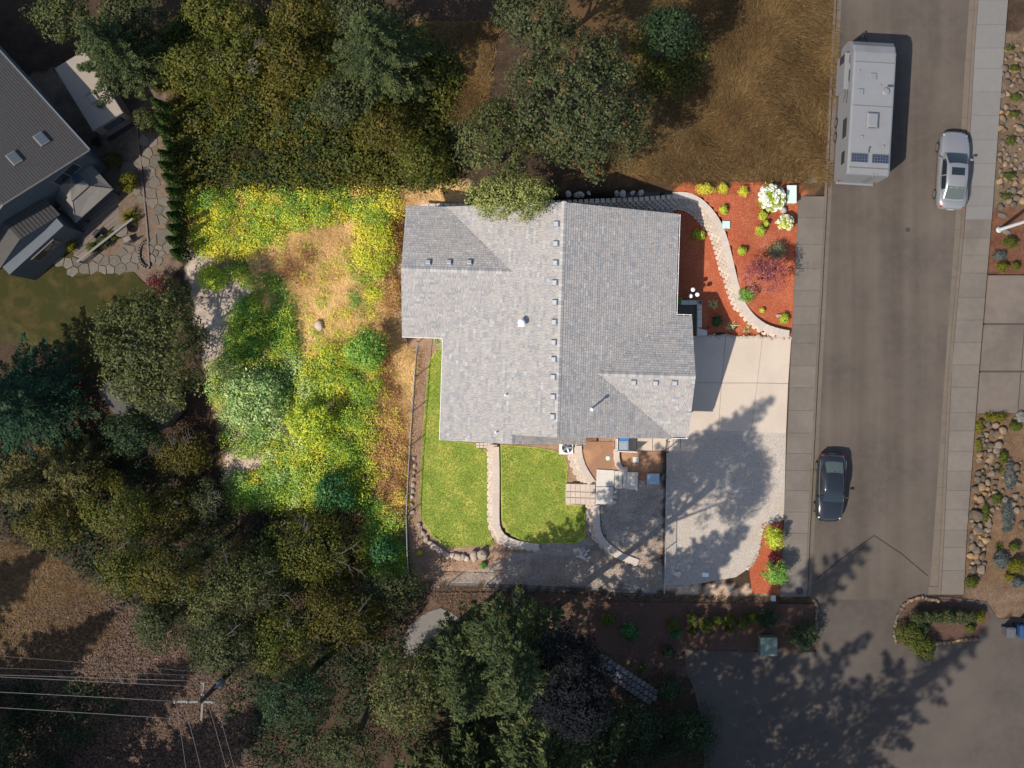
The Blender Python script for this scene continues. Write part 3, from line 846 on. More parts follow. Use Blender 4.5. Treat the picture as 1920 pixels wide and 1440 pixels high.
# driveway of concrete panels
e = empty('driveway', kind='structure')
def quad_slab(name, q, mat, z1, parent, z0=-.2, g=.012):
    P = [W(p[0], p[1], z1) for p in q]; c = sum(P, Vector()) / len(P)
    P = [p + (c - p).normalized() * g for p in P]
    return MB().prism([(p.x, p.y) for p in P], z0, z1, .006).build(name, mat, parent)
xs0 = [(632, 1250), (718, 1250), (811, 1250)]
c1 = [1361, 1353, 1347]; c2 = [1430, 1420, 1408]; cr = [1484, 1478, 1474]; cl = [1240, 1240, 1240]; ys = [[629, 630, 630, 632], [717, 718, 718, 719], [806, 807, 810, 813]]
for r in range(2):
    for k, (A, B_) in enumerate(((cl, c1), (c1, c2), (c2, cr))):
        quad_slab('panel', [(A[r], ys[r][k]), (B_[r], ys[r][k + 1]), (B_[r + 1], ys[r + 1][k + 1]), (A[r + 1], ys[r + 1][k])], 'driveway', .02, e)
quad_slab('panel', [(1276, 806), (1303, 806), (1302, 846), (1276, 846)], 'driveway', .02, e)
for a, b in ((1224, 1275.5), (1194, 1223.5), (1160, 1193.5)): quad_slab('panel', [(a, 806), (b, 806), (b, 845), (a, 845)], 'driveway', .02, e)
quad_slab('panel', [(1262, 560), (1308, 560), (1310, 626), (1264, 626)], 'neighbour_drive', .02, e)
sheet('gravel_drive', [(1474, 806), (1470, 970), (1440, 990), (1424, 1025), (1412, 1060), (1380, 1082), (1300, 1096), (1245, 1098), (1250, 838), (1290, 838), (1290, 802)], 'gravel', z=0.0, off=.002)
e = empty('far_driveway', kind='structure')
for a, b in ((516, 606), (609, 695), (698, 775)):
    for l, r in ((0, 76), (77.5, 170)):
        quad_slab('panel', [(lx(WALK_R1, a) + 2 + l, a), (lx(WALK_R1, a) + 2 + r, a), (lx(WALK_R1, b) + 2 + r, b), (lx(WALK_R1, b) + 2 + l, b)], 'neighbour_drive', .1, e)

sheet('far_driveway_bed', [(lx(WALK_R1, 517) + 3, 517), (2030, 517), (1990, 774), (lx(WALK_R1, 774) + 3, 774)], 'joint', z=.09, off=0)
# planting beds and lawns
sheet('mulch_bed_upper', [(1284, 352), (1420, 346), (1500, 346), (1497, 480), (1484, 640), (1478, 622), (1455, 617), (1434, 608), (1413, 592), (1397, 570), (1387, 545), (1379, 515), (1371, 480), (1362, 445), (1351, 417), (1335, 392), (1312, 371), (1290, 362)], 'mulch', off=.01, grid=.5)
sheet('mulch_bed_lower', [(1266, 396), (1320, 388), (1332, 410), (1345, 440), (1354, 480), (1362, 520), (1370, 550), (1382, 580), (1402, 606), (1428, 624), (1312, 622), (1310, 568), (1266, 568)], 'mulch', off=.012, z=0.0)
sheet('mulch_patch', [(1428, 982), (1448, 976), (1468, 975), (1465, 1115), (1410, 1112), (1405, 1070), (1425, 1030)], 'mulch', z=0.0, off=.012)
sheet('lawn', [(818, 655), (828, 651), (840, 656), (846, 826), (893, 832), (893, 840), (910, 843), (916, 850), (918, 1000), (927, 1020), (920, 1032), (870, 1032), (838, 1026), (810, 1005), (792, 978), (786, 945), (790, 830), (803, 680)], 'lawn', z=-1.6, off=.0)
sheet('lawn', [(938, 834), (1000, 838), (1040, 845), (1058, 857), (1065, 872), (1060, 945), (1097, 948), (1098, 1005), (1092, 1015), (1076, 1019), (1010, 1020), (975, 1013), (950, 997), (940, 975)], 'lawn', z=-.9, off=.0)
sheet('barkdust_bed', [(1100, 828), (1152, 828), (1153, 850), (1158, 872), (1160, 888), (1118, 905), (1106, 888), (1096, 868), (1092, 845)], 'barkdust', z=0.0, off=.01)
sheet('barkdust_bed', [(1164, 846), (1240, 846), (1238, 880), (1220, 905), (1200, 900), (1178, 884), (1164, 866)], 'barkdust', z=0.0, off=.01)
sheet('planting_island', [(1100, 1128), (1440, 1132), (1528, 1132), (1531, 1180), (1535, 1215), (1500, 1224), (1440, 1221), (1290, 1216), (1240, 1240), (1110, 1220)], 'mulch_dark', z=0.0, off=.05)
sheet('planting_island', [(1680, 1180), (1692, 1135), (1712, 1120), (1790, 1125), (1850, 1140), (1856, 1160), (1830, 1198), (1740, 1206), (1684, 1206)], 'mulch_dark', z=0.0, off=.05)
sheet('neighbour_lawn', [(-60, 500), (60, 455), (110, 470), (130, 520), (250, 510), (300, 560), (330, 640), (250, 740), (150, 690), (60, 620), (-60, 560)], 'lawn_shaded', off=.01, grid=.8)
sheet('pond', [(752, 1205), (770, 1170), (800, 1148), (826, 1140), (848, 1150), (862, 1160), (862, 1185), (830, 1215), (790, 1240), (760, 1225)], 'pond', off=.03, grid=.4)

# loose gravel stones: far too many to count
def pebbles(name, poly, n, size, label):
    P = np.array(poly, float); lo, hi = P.min(0), P.max(0)
    q = rng.uniform(lo, hi, (n * 3, 2)); q = q[in_poly(q, poly)][:n]; n = len(q)
    z = np.zeros(n)
    for _ in range(6): z = hgt((q[:, 0] - 960) / F * (H - z), -(q[:, 1] - 720) / F * (H - z))
    C = np.stack([(q[:, 0] - 960) / F * (H - z), -(q[:, 1] - 720) / F * (H - z), z], 1)
    a = rng.uniform(0, 6.28, n); s = rng.uniform(.5, 1.4, n) * size
    V = []
    for k in range(4):
        r = s * rng.uniform(.7, 1.1, n)
        V.append(C + np.stack([np.cos(a + k * 1.571) * r, np.sin(a + k * 1.571) * r, np.zeros(n)], 1))
    V.append(C + np.stack([rng.normal(0, .1, n) * s, rng.normal(0, .1, n) * s, s * rng.uniform(.5, 1.0, n)], 1))
    V = np.stack(V, 1).reshape(-1, 3)
    i = np.arange(n)[:, None, None] * 5; Fc = (i + np.array([[0, 1, 4], [1, 2, 4], [2, 3, 4], [3, 0, 4]])[None]).reshape(-1, 3)
    me = bpy.data.meshes.new(name); m = len(Fc)
    me.vertices.add(len(V)); me.vertices.foreach_set('co', V.astype(np.float32).ravel())
    me.loops.add(3 * m); me.loops.foreach_set('vertex_index', Fc.astype(np.int32).ravel())
    me.polygons.add(m); me.polygons.foreach_set('loop_start', np.arange(0, 3 * m, 3, dtype=np.int32))
    at = me.attributes.new('rnd', 'FLOAT', 'FACE'); at.data.foreach_set('value', np.repeat(rng.random(n), 4).astype(np.float32))
    me.materials.append(MATS['pebble']); me.update(calc_edges=True)
    return tag(place(name, me), label, 'gravel', None, 'stuff')
M('pebble', (1, 1, 1), (.9, .9, .9), scale=9, rough=.95, attr=[(0, (.21, .185, .158)), (.4, (.34, .295, .25)), (.8, (.44, .385, .325)), (1, (.57, .52, .46))])
pebbles('gravel_stones', [(1306, 814), (1472, 816), (1468, 970), (1440, 990), (1424, 1025), (1412, 1060), (1380, 1082), (1300, 1096), (1247, 1098), (1251, 849), (1304, 849)], 42000, .024, 'loose pale gravel covering the parking pad')
pebbles('gravel_stones', [(1120, 950), (1150, 950), (1200, 920), (1240, 910), (1238, 1104), (1000, 1096), (1010, 1040), (1100, 1030), (1150, 1050), (1195, 1062), (1150, 1020), (1125, 1000)], 5000, .026, 'thin gravel over the bare terrace')
pebbles('gravel_stones', [(1180, 384), (1262, 384), (1262, 402), (1190, 394)], 2500, .035, 'grey gravel strip between the shaded wall and the roof')

# mulch chips: loose bark on the red beds
LEAF('chip', [(0, (.17, .035, .018)), (.4, (.34, .085, .04)), (.75, (.5, .16, .085)), (1, (.62, .3, .2))], trans=.05, rough=.9)
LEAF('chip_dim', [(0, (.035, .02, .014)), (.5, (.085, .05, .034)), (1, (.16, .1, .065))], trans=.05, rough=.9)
def chips(poly, n, mat, label, size=.06, z=None, dz=.02):
    P = np.array(poly, float); lo, hi = P.min(0), P.max(0)
    q = rng.uniform(lo, hi, (n * 4, 2)); q = q[in_poly(q, poly)][:n]; n = len(q)
    zz = np.zeros(n)
    for _ in range(6): zz = hgt((q[:, 0] - 960) / F * (H - zz), -(q[:, 1] - 720) / F * (H - zz))
    C = np.stack([(q[:, 0] - 960) / F * (H - zz), -(q[:, 1] - 720) / F * (H - zz), zz + dz], 1)
    pn = np.sin(C[:, 0] * 1.3 + 2 * np.sin(C[:, 1] * .7)) * .12
    tag(place('mulch_chips', leaf_mesh('mulch_chips', C, size, np.clip(.45 + pn + rng.normal(0, .22, n), 0, 1), mat, up=1.6, asp=.4)), label, 'bark mulch', None, 'stuff')
chips([(1292, 364), (1420, 350), (1497, 350), (1494, 480), (1482, 620), (1456, 613), (1437, 604), (1417, 588), (1401, 566), (1391, 543), (1383, 513), (1375, 478), (1366, 443), (1355, 413), (1339, 388), (1316, 368)], 15000, 'chip', 'loose red bark chips of the upper front bed')
chips([(1268, 398), (1318, 390), (1330, 410), (1342, 440), (1350, 480), (1358, 520), (1366, 552), (1378, 584), (1398, 610), (1420, 622), (1314, 620), (1312, 570), (1268, 566)], 9000, 'chip', 'loose red bark chips of the lower front bed')
chips([(1430, 984), (1448, 978), (1466, 978), (1463, 1112), (1412, 1110), (1407, 1072), (1427, 1032)], 3000, 'chip', 'loose red bark chips of the patch beside the gravel')
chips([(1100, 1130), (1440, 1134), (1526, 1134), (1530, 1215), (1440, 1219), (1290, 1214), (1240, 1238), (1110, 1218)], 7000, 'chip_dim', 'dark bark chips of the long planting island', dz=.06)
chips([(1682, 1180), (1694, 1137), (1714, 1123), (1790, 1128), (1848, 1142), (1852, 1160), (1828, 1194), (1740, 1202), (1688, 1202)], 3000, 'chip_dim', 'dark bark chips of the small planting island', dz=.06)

# ------------------------------------------------------------------ main house
HX, HY, HROT = 2.76, 3.66, -R(1.8)
house = empty('house', (HX, HY, 0), HROT, 'large single-storey house with cross-gabled grey and brown shingle roof', 'house')
MS = .40; ZR = 5.78
UL, UR = -6.75, 6.95
VB, VT = -6.70, 6.70
WV, WS_, WZ, WU = 2.76, 3.8, 4.64, -9.28
WK = (WZ - (ZR + MS * UL)) / WS_
GV, GS_, GZ_, GU = -2.98, 3.58, 4.85, 7.96
GK = (GZ_ - (ZR - MS * UR)) / GS_
APW = -(ZR - WZ) / MS
APG = (ZR - GZ_) / MS
EU, EV = -2.55, -7.22
EZ = ZR + MS * EU

def zroof(u, v):
    z = -9
    if UL <= u <= UR and VB <= v <= VT: z = max(z, ZR - MS * abs(u))
    if UL <= u <= 1.7 and EV <= v < VB: z = max(z, EZ - MS * abs(u - EU))
    if WU <= u <= APW and abs(v - WV) <= WS_: z = max(z, WZ - WK * abs(v - WV))
    if APG <= u <= GU and abs(v - GV) <= GS_: z = max(z, GZ_ - GK * abs(v - GV))
    return z

def RP(px, py):
    """the point of the roof seen at a pixel, in the house's own axes"""
    z = 4.5
    for _ in range(25):
        p = W(px, py, z)
        d = Vector((p.x - HX, p.y - HY, 0)); d.rotate(Matrix.Rotation(-HROT, 3, 'Z'))
        n = zroof(d.x, d.y)
        if n < 0: n = z
        z = z * .4 + n * .6
    return Vector((d.x, d.y, z))

# roof planes: (name, origin on the top edge, course direction, downslope direction, outline as (along, down))
def plane(o, a, d, uvs):
    """uvs: outline in house (u, v); returned as coordinates along the course and down the slope"""
    o = Vector(o); a = Vector(a).normalized(); d = Vector(d).normalized(); n = a.cross(d)
    if n.z < 0: n = -n
    dh = Vector((d.x, d.y)); k = dh.length
    out = []
    for u, v in uvs:
        r = Vector((u - o.x, v - o.y))
        out.append((r.dot(Vector((a.x, a.y))), r.dot(dh) / (k * k)))
    return (o, a, d, n, out)

planes = [
    plane((0, 0, ZR), (0, 1, 0), (-1, 0, -MS), [(0, VB), (0, VT), (UL, VT), (UL, WV + WS_), (APW, WV), (UL, WV - WS_), (UL, EV), (EU, EV), (EU, VB)]),
    plane((0, 0, ZR), (0, 1, 0), (1, 0, -MS), [(0, VB), (0, VT), (UR, VT), (UR, GV + GS_), (APG, GV), (UR, GV - GS_), (UR, VB)]),
    plane((0, WV, WZ), (1, 0, 0), (0, 1, -WK), [(WU, WV), (APW, WV), (UL, WV + WS_), (WU, WV + WS_)]),
    plane((0, WV, WZ), (1, 0, 0), (0, -1, -WK), [(WU, WV), (APW, WV), (UL, WV - WS_), (WU, WV - WS_)]),
    plane((0, GV, GZ_), (1, 0, 0), (0, 1, -GK), [(GU, GV), (APG, GV), (UR, GV + GS_), (GU, GV + GS_)]),
    plane((0, GV, GZ_), (1, 0, 0), (0, -1, -GK), [(GU, GV), (APG, GV), (UR, GV - GS_), (GU, GV - GS_)]),
    plane((EU, 0, EZ), (0, 1, 0), (1, 0, -MS), [(EU, VB), (EU, EV), (1.7, EV), (1.7, VB)]),
]
EXPO = .15
TABS = [.13, .17, .21, .26, .32]
def tab_geo(L):
    g = .006
    x0, x1 = g, L - g
    up, dn = .02, -EXPO * 1.03
    return ([(x0, up, .008), (x1, up, .008), (x1, dn, .034), (x0, dn, .034), (x1, dn, .002), (x0, dn, .002), (x1, up, .0), (x0, up, .0)],
            [(3, 2, 1, 0), (2, 3, 5, 4), (1, 2, 4, 6), (3, 0, 7, 5)])
tab_meshes = {}
def tab_mesh(L, rv):
    k = (L, rv)
    if k not in tab_meshes:
        v, f = tab_geo(L)
        me = bpy.data.meshes.new('shingle'); me.from_pydata(v, [], f); me.materials.append(MATS['shingle'])
        a = me.attributes.new('rnd', 'FLOAT', 'FACE'); a.data.foreach_set('value', [rv / 8.0] * len(f))
        me.flip_normals() if me.polygons[0].normal.z < 0 else None
        tab_meshes[k] = me
    return tab_meshes[k]

deck = MB()
for o, a, d, n, uv in planes:
    top = [o + a * s + d * t for s, t in uv]
    m = len(top)
    deck.add(top + [p - Vector((0, 0, .16)) for p in top], [tuple(range(m)), tuple(range(2 * m - 1, m - 1, -1))] + [(i, m + i, m + (i + 1) % m, (i + 1) % m) for i in range(m)])
deck_me = deck.mesh('roof_deck', ['shingle'])
a_ = deck_me.attributes.new('rnd', 'FLOAT', 'FACE'); a_.data.foreach_set('value', [.25] * len(deck_me.polygons))
place('roof_deck', deck_me, house)

singles = []; baked_v = []; baked_f = []; baked_r = []
for pi, (o, a, d, n, uv) in enumerate(planes):
    smax = max(t for _, t in uv)
    y_up = -d
    flip = a.cross(y_up).dot(n) < 0
    k = 0; s = 0.0
    while s < smax - .05:
        mid = min(s + EXPO * .5, smax - .01)
        cr_ = []
        for i in range(len(uv)):
            (t0, s0), (t1, s1) = uv[i], uv[(i + 1) % len(uv)]
            if (s0 > mid) != (s1 > mid): cr_.append(t0 + (t1 - t0) * (mid - s0) / (s1 - s0))
        cr_.sort()
        for t0, t1 in zip(cr_[::2], cr_[1::2]):
            t = t0; first = True
            while t < t1 - .03:
                L = random.choice(TABS)
                if first: L *= random.random() * .8 + .2; first = False; std = False
                else: std = True
                if t + L > t1: L = t1 - t; std = False
                # colour runs: shingles come blended, neighbours related
                rv = int(np.clip(np.random.default_rng(int(pi * 9973 + k * 131 + (t + 50) / .9)).normal(4, .7) + random.gauss(0, 1.7), 0, 8))
                if flip: org = o + a * (t + L) + d * s; ax = -a
                else: org = o + a * t + d * s; ax = a
                mtx = Matrix((ax, y_up, n)).transposed().to_4x4(); mtx.translation = org + n * .002
                if std and pi in (0, 1) and len(singles) < 300 and s < EXPO * 6 and (pi == 0) == (len(singles) < 150):
                    singles.append((L, rv, mtx))
                else:
                    v, f = tab_geo(L); b0 = len(baked_v)
                    for q in v: baked_v.append(tuple(mtx @ Vector(q)))
                    for q in f: baked_f.append(tuple(b0 + i for i in q[::-1])); baked_r.append(rv / 8.0)
                t += L
        s += EXPO; k += 1
me = bpy.data.meshes.new('shingles'); me.from_pydata(baked_v, [], baked_f); me.materials.append(MATS['shingle'])
a_ = me.attributes.new('rnd', 'FLOAT', 'FACE'); a_.data.foreach_set('value', baked_r); me.update()
o = place('shingle_field', me, house); o['kind'] = 'stuff'
for L, rv, mtx in singles:
    o = place('shingle', tab_mesh(L, rv), house); o.matrix_local = mtx

# ridge caps
def cap_mesh(k1, k2, rv):
    w = .15; h = .035
    v = []
    for x, zz in ((0, .010), (.245, .032)):
        v += [(x, -w, -w * k1 + zz), (x, 0, zz + .012), (x, w, -w * k2 + zz)]
    v += [(.245, -w, -w * k1 - .01), (.245, 0, -.01), (.245, w, -w * k2 - .01)]
    f = [(0, 3, 4, 1), (1, 4, 5, 2), (3, 6, 7, 4), (4, 7, 8, 5)]
    me = bpy.data.meshes.new('ridge_cap'); me.from_pydata(v, [], f); me.materials.append(MATS['shingle'])
    a = me.attributes.new('rnd', 'FLOAT', 'FACE'); a.data.foreach_set('value', [rv] * len(f)); me.update()
    if me.polygons[0].normal.z < 0: me.flip_normals()
    return me
for A, B_, k in (((0, VB, ZR), (0, VT, ZR), MS), ((WU, WV, WZ), (APW, WV, WZ), WK), ((GU, GV, GZ_), (APG, GV, GZ_), GK), ((EU, EV, EZ), (EU, VB, EZ), MS)):
    A = Vector(A); B_ = Vector(B_); d = (B_ - A); n = int(d.length / .2); ang = math.atan2(d.y, d.x)
    caps = [cap_mesh(k, k, r) for r in (.15, .4, .65, .9)]
    for i in range(n):
        p = A + d * (i / n) + Vector((0, 0, .022))
        place('ridge_cap', random.choice(caps), house, p, (0, 0, ang))

# walls (hidden below the eaves from above), doors and windows
def gable_wall(prof, lo, hi, axis):
    mb = MB(); n = len(prof)
    vs = [((a, lo, z) if axis == 'v' else (lo, a, z)) for a, z in prof] + [((a, hi, z) if axis == 'v' else (hi, a, z)) for a, z in prof]
    mb.add(vs, [tuple(range(n)), tuple(range(2 * n - 1, n - 1, -1))] + [(i, n + i, n + (i + 1) % n, (i + 1) % n) for i in range(n)])
    return mb
gable_wall([(-6.3, -1.9), (6.5, -.3), (6.5, 2.95), (0, ZR - .25), (-6.3, 2.95)], -6.2, 6.2, 'v').build('wall', 'siding', house)
gable_wall([(WV - 3.35, -2.2), (WV + 3.35, -2.2), (WV + 3.35, 3.0), (WV, WZ - .22), (WV - 3.35, 2.98)], -8.85, -6.0, 'u').build('wall', 'siding', house)
gable_wall([(GV - 3.13, -.3), (GV + 3.13, -.3), (GV + 3.13, 2.98), (GV, GZ_ - .22), (GV - 3.13, 2.98)], 6.2, 7.5, 'u').build('wall', 'siding', house)
gable_wall([(-6.25, -1.9), (1.35, -1.9), (1.35, 3.0), (EU, EZ - .22), (-6.25, 2.96)], -6.85, -6.1, 'v').build('wall', 'siding', house)
gd = empty('garage_door', (7.52, GV, 0)); gd.parent = house
for i in range(4):
    MB().box((0, 0, .28 + .54 * i), (.05, 4.9, .52), bev=.01).build('door_panel', 'trim', gd)
def window(parent, c, w, h, axis, glass='window_glass', trim='trim'):
    e = empty('window', c); e.parent = parent
    sx = (.06, w + .2, h + .2) if axis == 'u' else (w + .2, .06, h + .2)
    mb = MB()
    t = .1
    for k in (-1, 1):
        if axis == 'u': mb.box((0, k * (w + t) / 2, 0), (.06, t, h + 2 * t)); mb.box((0, 0, k * (h + t) / 2), (.058, w, t))
        else: mb.box((k * (w + t) / 2, 0, 0), (t, .06, h + 2 * t)); mb.box((0, 0, k * (h + t) / 2), (w, .058, t))
    mb.box((0, 0, 0), (.05, .05, h) if axis == 'u' else (.05, .05, h))
    mb.build('frame', trim, e)
    MB().box((0, 0, 0), (.03, w, h) if axis == 'u' else (w, .03, h)).build('pane', glass, e)
for v in (3.5, 5.2): window(house, (6.52, v, 1.6), 1.1, 1.3, 'u')
for v in (-5, -3, -1.5): window(house, (-6.32, v, 1.6), 1.3, 1.3, 'u')
for u in (-4.9, -.6): window(house, (u, -6.87, 1.5), 1.3, 1.4, 'v')
window(house, (-8.87, WV, 1.6), 1.6, 1.4, 'u')
dr = MB().box((0, 0, 1.05), (.06, 1.0, 2.1), bev=.02).build('front_door', 'camper_brown', house, loc=(6.53, 1.4, 0))
MB().lathe([(.03, 0), (.035, .03), (.0, .05)], 8).build('handle', 'steel', dr, loc=(.04, .38, 1.0), rot=(0, R(90), 0))

# gutters: open troughs with straps
def gutter(A, B_, side):
    A = Vector(A); B_ = Vector(B_); d = (B_ - A).normalized(); n = Vector(side).normalized()
    L = (B_ - A).length; ang = math.atan2(d.y, d.x)
    mb = MB()
    w = .13
    prof = [(0, .0), (0, -.11), (w, -.11), (w, .0), (w - .03, .0), (w - .03, -.09), (.02, -.09), (.02, .0)]
    v = []
    for q in (A, B_):
        v += [q + n * x + Vector((0, 0, z)) for x, z in prof]
    m = len(prof)
    mb.add(v, [(i, (i + 1) % m, m + (i + 1) % m, m + i) for i in range(m)] + [tuple(range(m)), tuple(range(2 * m - 1, m - 1, -1))])
    g = mb.build('gutter', 'trim', house)
    q = MB().add([A + n * .022 + Vector((0, 0, -.075)), B_ + n * .022 + Vector((0, 0, -.075)), B_ + n * (w - .032) + Vector((0, 0, -.075)), A + n * (w - .032) + Vector((0, 0, -.075))], [(0, 1, 2, 3)])
    q.build('gutter_shade', 'gutter_dark', g)
    k = max(2, int(L / 1.1))
    sm = MB().box((0, 0, 0), (.05, w + .01, .012)).mesh('strap', 'trim')
    for i in range(k + 1):
        place('strap', sm, g, A + d * (.1 + (L - .2) * i / k) + n * w * .5 + Vector((0, 0, .004)), (0, 0, ang))
zL = ZR + MS * UL - .05; zRt = ZR - MS * UR - .05
gutter((UL, EV, zL), (UL, WV - WS_ - .14, zL), (-1, 0, 0))
gutter((WU, WV - WS_, zL), (UL - .14, WV - WS_, zL), (0, -1, 0))
gutter((WU, WV + WS_, zL), (UL, WV + WS_, zL), (0, 1, 0))
gutter((UR, GV + GS_ + .14, zRt), (UR, VT, zRt), (1, 0, 0))
gutter((UR, GV + GS_, zRt), (GU, GV + GS_, zRt), (0, 1, 0))
gutter((UR - .9, GV - GS_, zRt), (GU, GV - GS_, zRt), (0, -1, 0))
gutter((1.7, EV, EZ - MS * 4.25 - .05), (1.7, VB - .05, EZ - MS * 4.25 - .05), (1, 0, 0))

# box vents, pipes, flue
def box_vent(px, py, axis):
    p = RP(px, py)
    e_ = .15
    tu = math.atan2(zroof(p.x + e_, p.y) - zroof(p.x - e_, p.y), 2 * e_); tv = math.atan2(zroof(p.x, p.y + e_) - zroof(p.x, p.y - e_), 2 * e_)
    v = MB().box((0, 0, .04), (.34, .34, .09), bev=.02).build('roof_vent', 'vent_metal', house, loc=p + Vector((0, 0, .02)), rot=(tv, -tu, 0))
    MB().box((0, 0, .125), (.27, .27, .07), bev=.03).build('vent_hood', 'vent_top', v)
for px, py in [(1044, 420), (1043, 457), (1042, 493), (1041, 530), (1041, 567), (1040, 604), (1039, 642), (1039, 674), (1038, 707), (1038, 744), (1037, 781), (803, 493), (842, 493), (880, 493), (1188, 716), (1229, 717), (1265, 717)]:
    box_vent(px, py, 'u')
def pipe(px, py, h, r, cap=False, name='vent_pipe'):
    p = RP(px, py)
    tu = math.atan2(zroof(p.x + .1, p.y) - zroof(p.x - .1, p.y), .2)
    v = MB().lathe([(r, -.1), (r, h)] + ([(r * 1.9, h + .02), (r * 1.9, h + .07), (r * .4, h + .16)] if cap else [(r * .7, h), (r * .7, h - .05)]), 12).build(name, 'white_pipe', house, True, loc=p)
    MB().box((0, 0, .03), (r * 3.4, r * 3.4, .02)).build('flashing', 'roof_cement', v, rot=(0, -tu, 0))
pipe(978, 606, .45, .12, True, 'flue_pipe')
pipe(948, 741, .3, .04); pipe(930, 811, .28, .04)
pipe(1108, 767, .95, .055, True, 'flue_pipe')

# ------------------------------------------------------------------ retaining walls: every block and cap stone its own part
def split_block(L, D, Hh, seed):
    r = random.Random(seed)
    x, y = L / 2, D / 2
    v = []
    for z, k in ((0, .012), (Hh * .12, 0), (Hh * .88, 0), (Hh, .018)):
        # front face (y = -D/2) is split: chamfered corners, slightly bowed
        v += [(-x + .0 + k, y - k, z), (-x + k, -y * .55, z), (-x * .62, -y + k + r.uniform(0, .02), z), (x * .62, -y + k + r.uniform(0, .02), z), (x - k, -y * .55, z), (x - k, y - k, z)]
    f = [tuple(range(5, -1, -1)), tuple(range(18, 24))]
    for l in (0, 6, 12):
        for i in range(6): f.append((l + i, l + (i + 1) % 6, l + 6 + (i + 1) % 6, l + 6 + i))
    return v, f
BLK = {}
def block_mesh(L, D, Hh, mat, s):
    k = (round(L, 2), D, Hh, mat, s)
    if k not in BLK:
        v, f = split_block(L, D, Hh, s); BLK[k] = MB().add(v, f).mesh('block', mat)
    return BLK[k]

def offset_path(P, d):
    out = []
    for i, p in enumerate(P):
        t = (P[min(i + 1, len(P) - 1)] - P[max(i - 1, 0)]); t.z = 0; t.normalize()
        out.append(p + Vector((t.y, -t.x, 0)) * d)       # positive d: to the side right of travel
    return out

def along(P, step, start=0.0):
    """(position, heading) every step metres along a path"""
    L = [0.0]
    for a, b in zip(P[:-1], P[1:]): L.append(L[-1] + (b - a).length)
    s = start; out = []
    while s < L[-1]:
        i = max(j for j in range(len(L)) if L[j] <= s); i = min(i, len(P) - 2)
        t = (s - L[i]) / max(1e-6, L[i + 1] - L[i])
        d = P[i + 1] - P[i]
        out.append((P[i].lerp(P[i + 1], t), math.atan2(d.y, d.x), s / L[-1])); s += step
    return out

def retaining_wall(name, label, pts, ztop, zbot, side, cap_w=.46, bl=.44, ch=.16, setback=.10, depth=.3, cap=True, mat='block', gap=.05, group=None, capmat='cap'):
    """pts: cap centre line in pixels; ztop/zbot functions of 0..1 along the wall; side +1: face right of travel"""
    P0 = [W(p[0], p[1], ztop(i / (len(pts) - 1))) for i, p in enumerate(pts)]
    P = smooth_path(P0, 6)
    e = empty(name, (P[0].x, P[0].y, min(zbot(0), ztop(0))), 0, label, 'retaining wall', group)
    org = e.location
    zt = max(ztop(t / 10) for t in range(11))
    zb = min(zbot(t / 10) for t in range(11))
    n = max(1, int(math.ceil((zt - zb) / ch)))
    for k in range(n):
        for j, (p, a, t) in enumerate(along(P, bl, (k % 2) * bl * .5 + .05)):
            p = p + Vector((math.sin(a), -math.cos(a), 0)) * side * (.04 + k * setback)
            z1 = ztop(t) - .09 - k * ch
            if z1 - ch < zbot(t) - ch * 1.3 or z1 < zbot(t) - .02: continue
            fa = a if side > 0 else a + math.pi
            o = place('block', block_mesh(bl - gap, depth, ch - .008, mat, j % 3), e, (p.x - org.x, p.y - org.y, z1 - ch - org.z), (0, 0, fa + random.uniform(-.02, .02)))
    if cap:
        for p, a, t in along(P, bl * .98, bl * .5):
            cm = block_mesh(bl + .02, cap_w, .09, capmat, 7)
            place('cap_stone', cm, e, (p.x - org.x, p.y - org.y, ztop(t) - .088 - org.z), (0, 0, a + (math.pi if side < 0 else 0)))
    return e

retaining_wall('retaining_wall', 'curved pale block wall sweeping through the red mulch front garden', WALL_S[0:], lambda t: .95 - .62 * t ** 1.5, lambda t: 0.0, 1, bl=.34, gap=.07, ch=.15, setback=.115)
retaining_wall('retaining_wall', 'shaded block wall under a row of boulders behind the house', [(1262, 367), (1215, 371), (1160, 374), (1100, 376), (1050, 378), (990, 380), (900, 385), (860, 386)][::-1], lambda t: .95, lambda t: .1, 1, cap=False, bl=.34, gap=.085, ch=.16, setback=.12)
retaining_wall('retaining_wall', 'low stepped block wall by the bare dirt corner behind the roof', [(796, 384), (830, 384), (872, 384)], lambda t: .7, lambda t: -.3, 1, cap=False, ch=.17, setback=.14)
retaining_wall('retaining_wall', 'long block wall with pale cap between the two lawns', [(929, 838), (930, 880), (930, 930), (930, 975), (934, 995), (946, 1010), (966, 1019), (990, 1024), (1012, 1027)], lambda t: -.78, lambda t: -1.62, 1, bl=.42)
retaining_wall('retaining_wall', 'curved block wall below the big concrete slab beside gravel', [(1117, 948), (1118, 975), (1121, 998), (1130, 1015), (1145, 1030), (1166, 1044), (1191, 1054)], lambda t: .1, lambda t: -.8 + .8 * t, 1, bl=.42)
retaining_wall('retaining_wall', 'curved block wall beside the orange barkdust bed and steps', [(1084, 836), (1086, 855), (1091, 872), (1098, 886), (1109, 903)], lambda t: .1, lambda t: -.9, 1, bl=.42)
retaining_wall('retaining_wall', 'short low block wall curving from the bin fence', [(1156, 846), (1157, 862), (1162, 876), (1172, 884)], lambda t: .22, lambda t: -.02, 1, bl=.4, cap_w=.36)

